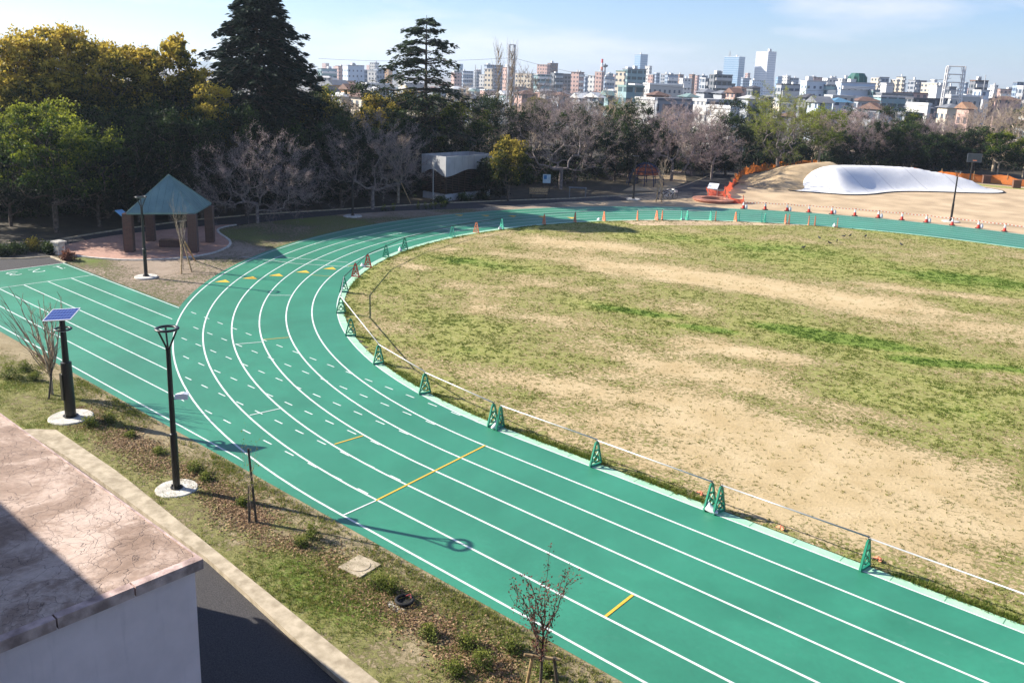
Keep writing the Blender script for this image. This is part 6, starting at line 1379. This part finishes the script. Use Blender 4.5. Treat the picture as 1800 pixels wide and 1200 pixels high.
# landmarks, left to right
bld(1116, 1139, 96, 1500, 'towerglass', 'tall rounded blue-grey tower left of the skyline centre', .45, .7, 'l', 1)
bld(1274, 1310, 100, 1500, 'towerglass', 'twin skyline tower on the left, with a wide blue glass front and dark side', .72, .85, 'w', 1)
bld(1330, 1365, 91, 1500, 'towergrid', 'tallest skyline tower, pale grid front with blue side, on the right of the pair', .60, .8, 'l', 2)

B_ = [
 (84,104,60,700,'bluelight','pale rooftop block peeking over the yellow-topped trees',.3,'g',1,0), (100,142,69,720,'grey','grey building top with antennas above the yellow-topped trees',.2,'g',2,0),
 (560,592,122,620,'teal','teal-blue office block right beside the huge cedar',.15,'g',1,4), (590,606,117,800,'pink','small brown-roofed building left of the white-and-blue block',.3,'b',1,0), (602,640,116,560,'bluelight','white and blue block with a cream top storey',.25,'l',2,0), (636,648,124,640,'bluegrey','narrow blue-grey block with two rows of dark windows',.2,'l',0,0), (646,662,125,600,'white','low white block with bands of windows',.9,'l',0,4), (650,666,111,900,'white','taller white apartment slab behind the window-banded block',.55,'l',1,0), (662,676,122,640,'bluegrey','blue-grey block left of the open green cedar',.1,'g',0,0), (676,690,121,760,'orange','orange building half hidden by the open green cedar',.5,'b',0,0),
 (795,812,128,700,'pink','beige block just right of the open green cedar',.2,'l',1,0), (812,832,126,900,'bluegrey','long blue office building left of the poplars',.1,'g',1,4), (807,814,113,1500,'towerglass','thin distant teal tower right of the open green cedar',.3,'l',0,0), (834,846,125,850,'grey','grey building with masts between cedar and poplars',.3,'g',2,0), (846,856,132,700,'white','whitish block left of the cream apartment',.5,'l',0,0),
 (852,868,122,520,'cream','cream apartment with curved balconies by the left poplar',.85,'l',0,6), (851,884,115,900,'bluegrey','dark grey slab behind the poplars',.15,'g',1,0), (884,905,120,600,'pink','reddish brown block behind the right poplar',.3,'b',1,5),
 (905,942,130,560,'cream','long cream apartment block right of the poplars',.8,'l',1,5), (944,968,114,760,'pink','pinkish block with a window grid under the dark chimney block',.75,'l',0,0), (966,981,112,765,'brown','dark purplish block with a thin chimney',.1,'g',1,0), (941,970,132,540,'teal','turquoise-balconied block in front of the pinkish grid block',.15,'l',0,5), (968,990,130,560,'darkgrey','dark stepped apartment block with white balconies',.3,'g',1,5), (988,1004,131,640,'darkgrey','dark slab left of the red-topped block',.1,'g',0,0),
 (1004,1027,128,620,'pink','red-roofed pink and cream apartment block',.6,'b',2,5), (1027,1038,136,700,'bluegrey','small dark blue block between two pale ones',.2,'g',0,0), (1036,1046,134,560,'white','narrow white block left of the pink-red block',.9,'l',0,0), (1046,1062,127,640,'pink','pink-red block below the red and white mast',.75,'l',1,0), (1062,1080,136,680,'bluegrey','low blue office right of the pink-red block',.1,'g',1,3), (1066,1078,130,900,'grey','grey block peeking behind the low blue office',.3,'l',1,0),
 (1083,1100,126,430,'cream','cream gable-end apartment of the long school-like block',.9,'t',0,6), (1099,1136,123,440,'teal','long dark teal block with horizontal window bands below the rounded tower',.12,'g',2,0), (1136,1146,117,800,'white','slim white tower right of the teal block',.6,'l',1,0), (1144,1151,132,760,'pink','small pink block right of the slim white tower',.5,'l',0,0), (1150,1160,129,900,'bluegrey','rounded blue-grey block right of the small pink one',.4,'l',0,0), (1162,1176,131,820,'grey','pale grey striped apartment block',.6,'l',1,0), (1172,1192,132,780,'bluegrey','blue-grey stepped apartment block',.1,'g',1,3), (1190,1202,132,860,'brown','brownish-pink block right of the stepped one',.4,'b',1,0), (1194,1216,139,640,'white','low white building with long window bands',.3,'l',1,2), (1214,1222,132,700,'brown','block with a dark red top below a lattice mast',.4,'b',1,0), (1220,1232,133,900,'pink','pale mauve block behind the red-topped one',.5,'l',0,0), (1230,1244,134,880,'bluegrey','blue block left of the dark balcony apartment',.3,'g',1,0),
 (1238,1252,139,430,'grey','low wing of the dark balcony apartment',.2,'l',0,4), (1253,1287,133,420,'darkgrey','dark apartment block with rows of white balconies before the twin tower',.10,'g',2,6), (1284,1292,149,425,'darkgrey','low right wing of the dark balcony apartment',.1,'g',0,4),
 (1303,1320,138,1100,'bluegrey','low blue complex between the two tall towers',.2,'l',1,0), (1311,1319,129,1300,'pink','small pink block between the two tall towers',.5,'l',0,0), (1318,1343,142,1000,'bluelight','low pale block at the foot of the tallest tower',.2,'l',1,0), (1364,1376,135,1300,'towerglass','dark blue block right of the tallest tower',.3,'g',0,0), (1376,1390,134,900,'white','white block with a rounded roofline right of the tallest tower',.6,'l',1,0), (1388,1404,138,900,'bluegrey','grey pair of blocks right of the white rounded one',.3,'g',1,0),
 (1370,1408,150,430,'grey','long low grey building behind the tall lime-tipped tree',.1,'d',1,2), (1408,1452,144,400,'bluelight','light blue office with small square windows',.24,'l',1,0), (1451,1470,151,402,'teal','dark green glazed wing of the light blue office',.1,'g',0,3), (1421,1445,137,700,'pink','brown and pink slab behind the light blue office',.4,'b',1,0), (1446,1476,139,650,'white','white block with a dome behind the glazed wing',.3,'l',2,0),
 (1478,1536,147,400,'bluelight','wide blue-grey office with five rows of windows and a dark green roof tank',.02,'l',1,5), (1534,1546,160,402,'teal','small dark teal annex right of the wide office',.1,'g',0,0), (1479,1500,140,520,'white','pale row of rooftop rooms behind the wide office',.1,'l',1,0),
 (1532,1548,138,620,'cream','cream apartment block right of the wide office',.8,'l',0,9), (1546,1562,137,640,'bluegrey','blue-grey slab joined to the cream apartment block',.05,'g',0,0), (1549,1570,148,420,'plainwhite','white gable wall with a red painted sign',.45,'l',0,0), (1569,1581,141,640,'cream','lower cream step of the tall pale tower block',.7,'l',0,0), (1579,1592,136,650,'cream','tall pale apartment tower with a dark side',.65,'g',1,9), (1599,1616,142,620,'grey','blue-grey apartment slab left of the long cream one',.6,'g',1,7), (1614,1628,143,640,'darkgrey','dark slab behind the blue-grey apartment',.1,'g',0,0), (1622,1664,147,560,'cream','long cream apartment block left of the white pylon',.6,'l',1,6),
 (1640,1661,153,330,'plainwhite','tall white block with blue marks beside the pylon',.35,'l',1,0), (1664,1680,154,520,'darkgrey','dark block seen through the pylon',.3,'g',1,3), (1694,1702,146,760,'bluegrey','small blue block with a yellow tank right of the pylon',.5,'l',0,0), (1710,1735,143,480,'darkgrey','dark building under construction with red scaffolding posts',.2,'b',2,5), (1718,1738,161,330,'bluelight','low white and pale blue block before the dark construction',.35,'l',0,2), (1744,1754,151,640,'white','narrow white block with a mast near the right edge',.4,'l',1,0), (1786,1812,146,620,'bluegrey','blue slab at the right edge of the skyline',.1,'g',0,0), (1793,1815,153,420,'grey','grey block with balconies cut by the right edge',.3,'l',0,5), (1755,1790,158,700,'pink','low pinkish long building near the right edge',.1,'b',2,2)]
for (a0, a1, yt, ds, fm, lab, spl, rf, bits, fl) in B_: bld(a0, a1, yt, ds, fm, lab, spl, 0.5 if spl < 0.5 else 0.9, rf, bits, fl)
# nearer houses and halls between park and skyline
HS = [
 (572,612,150,240,'orange','house with an orange wall and long grey gable roof between the cedars',.35,'g','gable'), (603,632,158,215,'orange','orange house with twin gables in front of the long grey roof',.4,'b','gable'), (548,595,163,190,'grey','dark low roof directly right of the huge cedar',.3,'d','gable'), (612,634,151,250,'orange','yellow house block with a brown roof between the cedars',.5,'b','hip'), (632,645,152,260,'grey','small house with a round dark gable between the cedars',.3,'g','hip'), (640,684,149,290,'offwhite','long white low hall left of the open green cedar',.1,'w','flat'), (645,680,160,200,'offwhite','white house with arched windows left of the open green cedar',.4,'l','hip'), (625,655,171,170,'cream','small cream house with brown tiles among bare branches',.4,'b','hip'), (590,618,170,180,'offwhite','pale roofed house in the dip between the cedars',.4,'w','hip'), (568,584,137,330,'offwhite','small white house under the teal-blue office',.7,'l','hip'),
 (700,745,146,300,'offwhite','white sloping hall roof seen through the open green cedar',.3,'w','gable'), (1096,1132,154,230,'teal','blue-green shed with a white door behind the round dark tree',.15,'t','flat'), (1136,1200,150,300,'offwhite','long white low building with a strip window below the skyline',.1,'w','flat'), (1140,1176,168,235,'brown','brown-roofed house group below the long white building',.3,'b','hip'), (1110,1140,150,330,'offwhite','white annex left of the long white building',.2,'w','flat'), (1062,1080,168,250,'teal','house with a pale green gable roof',.4,'t','gable'), (1044,1062,172,240,'grey','white tent-like gable roof left of the pale green one',.5,'w','gable'), (1008,1036,173,245,'grey','row of white gables behind the bare trees',.4,'w','gable'), (975,1000,168,260,'grey','brown roofed house right of the poplars',.3,'b','hip'), (905,945,166,260,'pink','pinkish house row behind the poplars',.3,'b','hip'), (1140,1152,176,180,'plainwhite','small white square wall among bare trees',.9,'w','flat'), (1152,1232,178,185,'grey','long grey flat roof behind the pinkish cherry',.05,'g','flat'), (1218,1300,180,165,'offwhite','two-storey white building with a bright left gable end before the lime-tipped tree',.30,'l','flat'), (1268,1300,192,150,'plainwhite','small white annex in front of the two-storey white building',.5,'w','flat'), (1204,1228,171,230,'teal','house with a green roof above the long grey flat roof',.2,'t','hip'), (1228,1262,163,245,'grey','grey tiled house left of the dark balcony apartment foot',.3,'g','hip'), (1262,1285,165,240,'grey','grey tiled house below the dark balcony apartment',.3,'g','hip'), (1283,1304,164,235,'pink','house with a brown roof and dark red door',.4,'b','gable'), (1304,1334,174,225,'grey','white house roofs left of the tall lime-tipped tree',.4,'l','hip'), (1318,1336,155,330,'darkgrey','dark temple-like hall with a curved roof',.3,'d','hip'), (1290,1312,156,360,'pink','row of small houses with a red wall',.6,'b','hip'),
 (1408,1440,172,230,'darkgrey','dark roofed house below the light blue office',.3,'d','hip'), (1428,1462,181,200,'bluelight','grey-blue gabled house below the light blue office',.3,'g','gable'), (1452,1495,180,240,'bluelight','blue-roofed house below the wide office',.3,'u','hip'), (1455,1500,171,260,'offwhite','long cream wall below the wide office',.2,'l','flat'), (1500,1545,178,280,'grey','brown roofs below the small teal annex',.2,'b','hip'), (1546,1602,172,300,'teal','long dark green hall below the cream towers',.05,'l','flat'), (1545,1600,166,360,'darkgrey','long dark building with white edges below the cream towers',.1,'g','flat'), (1605,1660,176,280,'darkgrey','long black-roofed building left of the pylon foot',.02,'d','flat'), (1570,1640,165,420,'pink','row of low pinkish buildings below the long cream block',.1,'b','flat'), (1605,1635,190,200,'grey','grey hipped roof among trees left of the pylon',.3,'g','hip'), (1624,1636,186,190,'plainwhite','white cubic house top among trees left of the pylon',.6,'w','flat'), (1580,1620,203,175,'grey','low cream building with a flat roof among cherries',.3,'g','flat'), (1540,1554,193,190,'grey','cream gable among cherry branches',.6,'b','gable'), (1660,1720,170,300,'offwhite','white decks and balconies right behind the pylon',.2,'w','flat'), (1694,1706,168,420,'red','dark red wall right of the pylon',.4,'l','flat'), (1700,1712,192,200,'pink','small house with an orange-red roof right of the pylon',.3,'o','gable'), (1740,1790,176,330,'pink','pinkish houses behind bare trees near the right edge',.2,'b','hip'), (1655,1690,190,240,'cream','cream and tan houses at the pylon foot',.3,'g','hip')]
for (a0, a1, yt, ds, fm, lab, spl, rf, rk) in HS:
    bld(a0, a1, yt, ds, fm, lab, spl, 0.45 if spl < 0.5 else 0.85, rf, 0, 0, 'house', 'house', None, rk)
# faint far skyline blocks, told apart only by their order
rs = np.random.RandomState(77); pxs = np.linspace(566, 1795, 64)
k = 0
for i, px in enumerate(pxs):
    if 690 < px < 795: continue
    hor = 100.5+0.03447*px; hh = rs.uniform(1, 9); wd = rs.uniform(6, 16)
    cl = ['bluegrey', 'grey', 'bluelight', 'pink', 'white'][rs.randint(5)]
    bld(px, px+wd, hor-hh, rs.uniform(1600, 2300), cl, 'hazy low block on the far horizon of the city', rs.uniform(.2, .6), 0.6, 'l', 0, 0, 'building', 'far_building')
# filler housing, small and repeated
base = None; cols = ['offwhite', 'cream', 'grey', 'pink', 'bluelight']; rfs = ['g', 'l', 'b', 'd', 't', 'w', 'g']
for i in range(230):
    px = rs.uniform(540, 1810); 
    if 700 < px < 790 and rs.rand() < 0.5: continue
    ds = rs.uniform(230, 620); hor = 100.5+0.03447*px; zt = rs.uniform(-1.5, 2.6); yt = hor+(CAM[2]-zt)/ds*FPX*0.93
    wd = rs.uniform(6, 12)/ds*FPX; ci = rs.randint(5); ri = rs.randint(7)
    o = bld(px, px+wd, yt, ds, cols[ci], 'x', rs.uniform(.25, .6), rs.uniform(.4, .9), rfs[ri], 0, 0, 'house', 'house', None, ['hip', 'gable', 'flat'][rs.randint(3)])
    o['label'] = f"small {dict(offwhite='white', cream='cream', grey='grey', pink='pinkish', bluelight='pale blue')[cols[ci]]} house with a {dict(g='grey', l='light grey', b='brown', d='dark', t='teal', w='white')[rfs[ri]]} roof in the crowd below the skyline"
    o['group'] = 'crowded houses below the skyline'
# round roof tank on the wide office
c0 = AT(1506, 148, 408); root = empty('roof_tank', (c0[0], c0[1], c0[2]), 'dark green drum-shaped tank on the roof of the wide blue-grey office', 'tank')
b = MB(); b.lathe([(3.4, -1), (3.8, 0.6), (3.6, 3.0), (2.6, 4.4), (0.001, 4.5)], 12); b.build('drum', mat('green_tank', (0.02, 0.10, 0.08), 0.5), root)
for i in range(12):
    a_ = 2*math.pi*i/12; b = MB(); b.tube([(3.85*math.cos(a_), 3.85*math.sin(a_), -1), (3.9*math.cos(a_), 3.9*math.sin(a_), 0.6), (3.7*math.cos(a_), 3.7*math.sin(a_), 3.0)], 0.12, 4); b.build('rib', mat('tank_rib', (0.05, 0.16, 0.13), 0.5), root)
c0 = AT(1283, 96, 1500); root = empty('roof_mast', (c0[0], c0[1], c0[2]-4), 'small lattice mast on top of the left twin tower', 'mast')
b = MB(); 
for s_ in (-1, 1): b.tube([(s_*2.2, 0, 0), (0, 0, 10)], 0.25, 4); b.tube([(0, s_*2.2, 0), (0, 0, 10)], 0.25, 4)
for z in (2.5, 5, 7): w_ = 2.2*(1-z/10); b.tube([(-w_, 0, z), (w_, 0, z)], 0.2, 4)
b.build('lattice', RF['l'], root)
# lattice pylons
def pylon(px, ptop, pbase_w, dist, label, topw, ladder=True, col=(0.62, 0.60, 0.58)):
    c0 = AT(px, ptop, dist); mp_ = float(np.dot(c0-CAM, cf))/FPX; h = c0[2]-ZC; wb = pbase_w*mp_/2; wt = topw*mp_/2; vd = math.atan2(c0[1]-CAM[1], c0[0]-CAM[0])
    root = empty('pylon', (c0[0], c0[1], ZC), label, 'pylon', None, vd-math.pi/2+0.2); mt = mat('galvanised', col, 0.5, 0.2); Wd = lambda z: wb+(wt-wb)*min(1, z/h)
    for sx in (-1, 1):
        for sy in (-1, 1): b = MB(); b.tube([(sx*wb, sy*wb*0.6, 0), (sx*wt, sy*wt*0.6, h)], 0.20, 5); b.build('leg', mt, root)
    b = MB(); zs = np.linspace(h*0.15, h, 11)
    for i, z in enumerate(zs):
        w0 = Wd(z); P = [(-w0, -w0*.6, z), (w0, -w0*.6, z), (w0, w0*.6, z), (-w0, w0*.6, z)]
        for q in range(4): b.tube([P[q], P[(q+1) % 4]], 0.11, 4)
        if i: 
            w1 = Wd(zs[i-1]); Q = [(-w1, -w1*.6, zs[i-1]), (w1, -w1*.6, zs[i-1]), (w1, w1*.6, zs[i-1]), (-w1, w1*.6, zs[i-1])]
            for q in range(4):
                if q % 2 == 0 and topw > 8: 
                    m1 = tuple((np.array(P[q])*0.85+np.array(P[(q+1) % 4])*0.15)); m2 = tuple((np.array(P[q])*0.15+np.array(P[(q+1) % 4])*0.85)); b.tube([Q[q], m1], 0.08, 3); b.tube([Q[(q+1) % 4], m2], 0.08, 3)
                else: b.tube([Q[q], P[(q+1) % 4]], 0.08, 3)
    b.build('bracing', mt, root); return root
pylon(1681, 117, 34, 260, 'wide white lattice pylon with a square top right of the long cream block', 27)
for dx in (-11.5, 11.5): pass
pylon(900, 79, 13, 300, 'slim lattice pylon right of the two bare poplars', 10, col=(0.45, 0.45, 0.47))
def mast(px, ptop, dist, label, r, cols, platform=None):
    c0 = AT(px, ptop, dist); h = c0[2]-ZC; root = empty('mast', (c0[0], c0[1], ZC), label, 'mast'); nS = len(cols)
    for i, cm in enumerate(cols):
        z0 = h*(0.45+0.55*i/nS); z1 = h*(0.45+0.55*(i+1)/nS); b = MB(); b.lathe([(r*(1.15-0.5*i/nS), z0+0.002), (r*(1.15-0.5*(i+1)/nS), z1)], 8); b.build('band', cm, root)
    b = MB(); b.lathe([(r*1.3, 0), (r*1.15, h*0.45)], 8); b.build('shaft', cols[0], root)
    if platform: b = MB(); b.lathe([(r*1.2, h*platform), (r*3, h*platform+0.8), (r*3, h*platform+1.8), (r*1.2, h*platform+2)], 10); b.build('platform', RF['g'], root)
mast(1059, 104, 700, 'red and white mast above the pink-red block', 1.1, [M['bag'], M['salmon'], M['bag'], M['salmon'], M['bag'], M['redp']])
mast(1064, 112, 690, 'grey mast with a round platform beside the red and white mast', 0.7, [RF['g'], RF['g']], 0.9)
mast(836, 114, 850, 'left thin mast between the open cedar and the poplars', 0.5, [RF['g'], RF['l']]); mast(846, 115, 850, 'right thin mast between the open cedar and the poplars', 0.5, [RF['g'], RF['l']])
mast(1733, 132, 480, 'thin crane mast on the dark building under construction', 0.25, [RF['l'], RF['l']]); mast(1750, 146, 640, 'mast on the narrow white block near the right edge', 0.5, [RF['g'], RF['l']])
# billboard above the yellow-topped trees
c0 = AT(94, 60, 640); root = empty('billboard', (c0[0], c0[1], c0[2]-4), 'blue-grey rooftop billboard above the yellow-topped trees', 'billboard', None, math.atan2(c0[1]-CAM[1], c0[0]-CAM[0])-math.pi/2)
b = MB(); b.box(-4.3, 4.3, -0.4, 0.4, 2.0, 5.5); b.build('panel', RF['u'] if False else mat('bill', (0.22, 0.33, 0.42), 0.5), root)
for u in (-3.6, 0, 3.6): b = MB(); b.tube([(u, 0.3, -14), (u, 0.3, 1.998)], 0.25, 6); b.build('post', RF['g'], root)
# wire between the pylons
a_ = AT(903, 102, 300); c_ = AT(1672, 138, 262); P = [a_+(c_-a_)*t-np.array([0, 0, 6.5*4*t*(1-t)]) for t in np.linspace(0, 1, 40)]
o = MB().tube(P, 0.045, 4, False).build('power_line', RF['d']); tag(o, 'thin power line sagging between the slim pylon and the white pylon', 'wire')
a_ = AT(897, 102, 300); c_ = AT(560, 103, 330); P = [a_+(c_-a_)*t-np.array([0, 0, 1.0*4*t*(1-t)]) for t in np.linspace(0, 1, 20)]
o = MB().tube(P, 0.045, 4, False).build('power_line', RF['d']); tag(o, 'thin power line running left from the slim pylon behind the open green cedar', 'wire')
# green of the city: scattered tree crowns between houses
me_src = [protos[q][1] for q in range(7) if q in used]
for i in range(80):
    px = rs.uniform(560, 1800); ds = rs.uniform(150, 480) if i % 2 else rs.uniform(145, 200); d = ray(px, 160); t = ds/math.hypot(d[0], d[1]); x, y = CAM[0]+t*d[0], CAM[1]+t*d[1]
    o = copy_tree(me_src[i % len(me_src)]); s_ = rs.uniform(0.5, 0.85); o.location = (x, y, float(terrain(np.array(x), np.array(y)))); o.scale = (s_*1.1, s_*1.1, s_); o.rotation_euler = (0, 0, rs.uniform(0, 6))
    tag(o, 'small distant tree standing among the houses of the city', 'tree', 'distant trees among the city houses')
# far hills on the left horizon
hx = []; b = MB(); n_ = 60; V = []
for i in range(n_+1):
    px = -260+i*12; z = 0.5+0.5*math.sin(i*0.31)+0.35*math.sin(i*0.83+1)+0.18*math.sin(i*2.1); env = math.exp(-((px-40)/150.0)**2)*1.0+0.35*math.exp(-((px-250)/120.0)**2)
    d0 = ray(px, 100); t = 5000/math.hypot(d0[0], d0[1]); x, y = CAM[0]+t*d0[0], CAM[1]+t*d0[1]; hgt = 16+max(0.05, z)*58*env+36*env
    u = np.array([d0[0], d0[1]])/math.hypot(d0[0], d0[1])
    V += [(x-u[0]*400, y-u[1]*400, -7), (x-u[0]*150, y-u[1]*150, hgt*0.6), (x, y, hgt), (x+u[0]*400, y+u[1]*400, -7)]
b.add(V, [(4*i+q, 4*i+4+q, 4*i+5+q, 4*i+1+q) for i in range(n_) for q in range(3)])
tag(b.build('hills', mat('hill_green', (0.05, 0.07, 0.06), 0.9), smooth=True), kind='structure')

# ================================================================== AIR
hz = MB(); hz.box(-5600, 2600, -300, 5600, -14, 130); ho = None
hm_ = bpy.data.materials.new('haze'); hm_.use_nodes = True; n = hm_.node_tree.nodes; l = hm_.node_tree.links; n.remove(n['Principled BSDF'])
pv = n.new('ShaderNodeVolumePrincipled'); pv.inputs['Color'].default_value = (0.74, 0.86, 1.0, 1); pv.inputs['Density'].default_value = 0.00019; pv.inputs['Anisotropy'].default_value = 0.3
l.new(pv.outputs[0], n['Material Output'].inputs['Volume'])
ho = hz.build('haze', hm_); tag(ho, kind='stuff')
for o in list(bpy.data.objects):
    if o.type == 'EMPTY': o.empty_display_size = 0.2
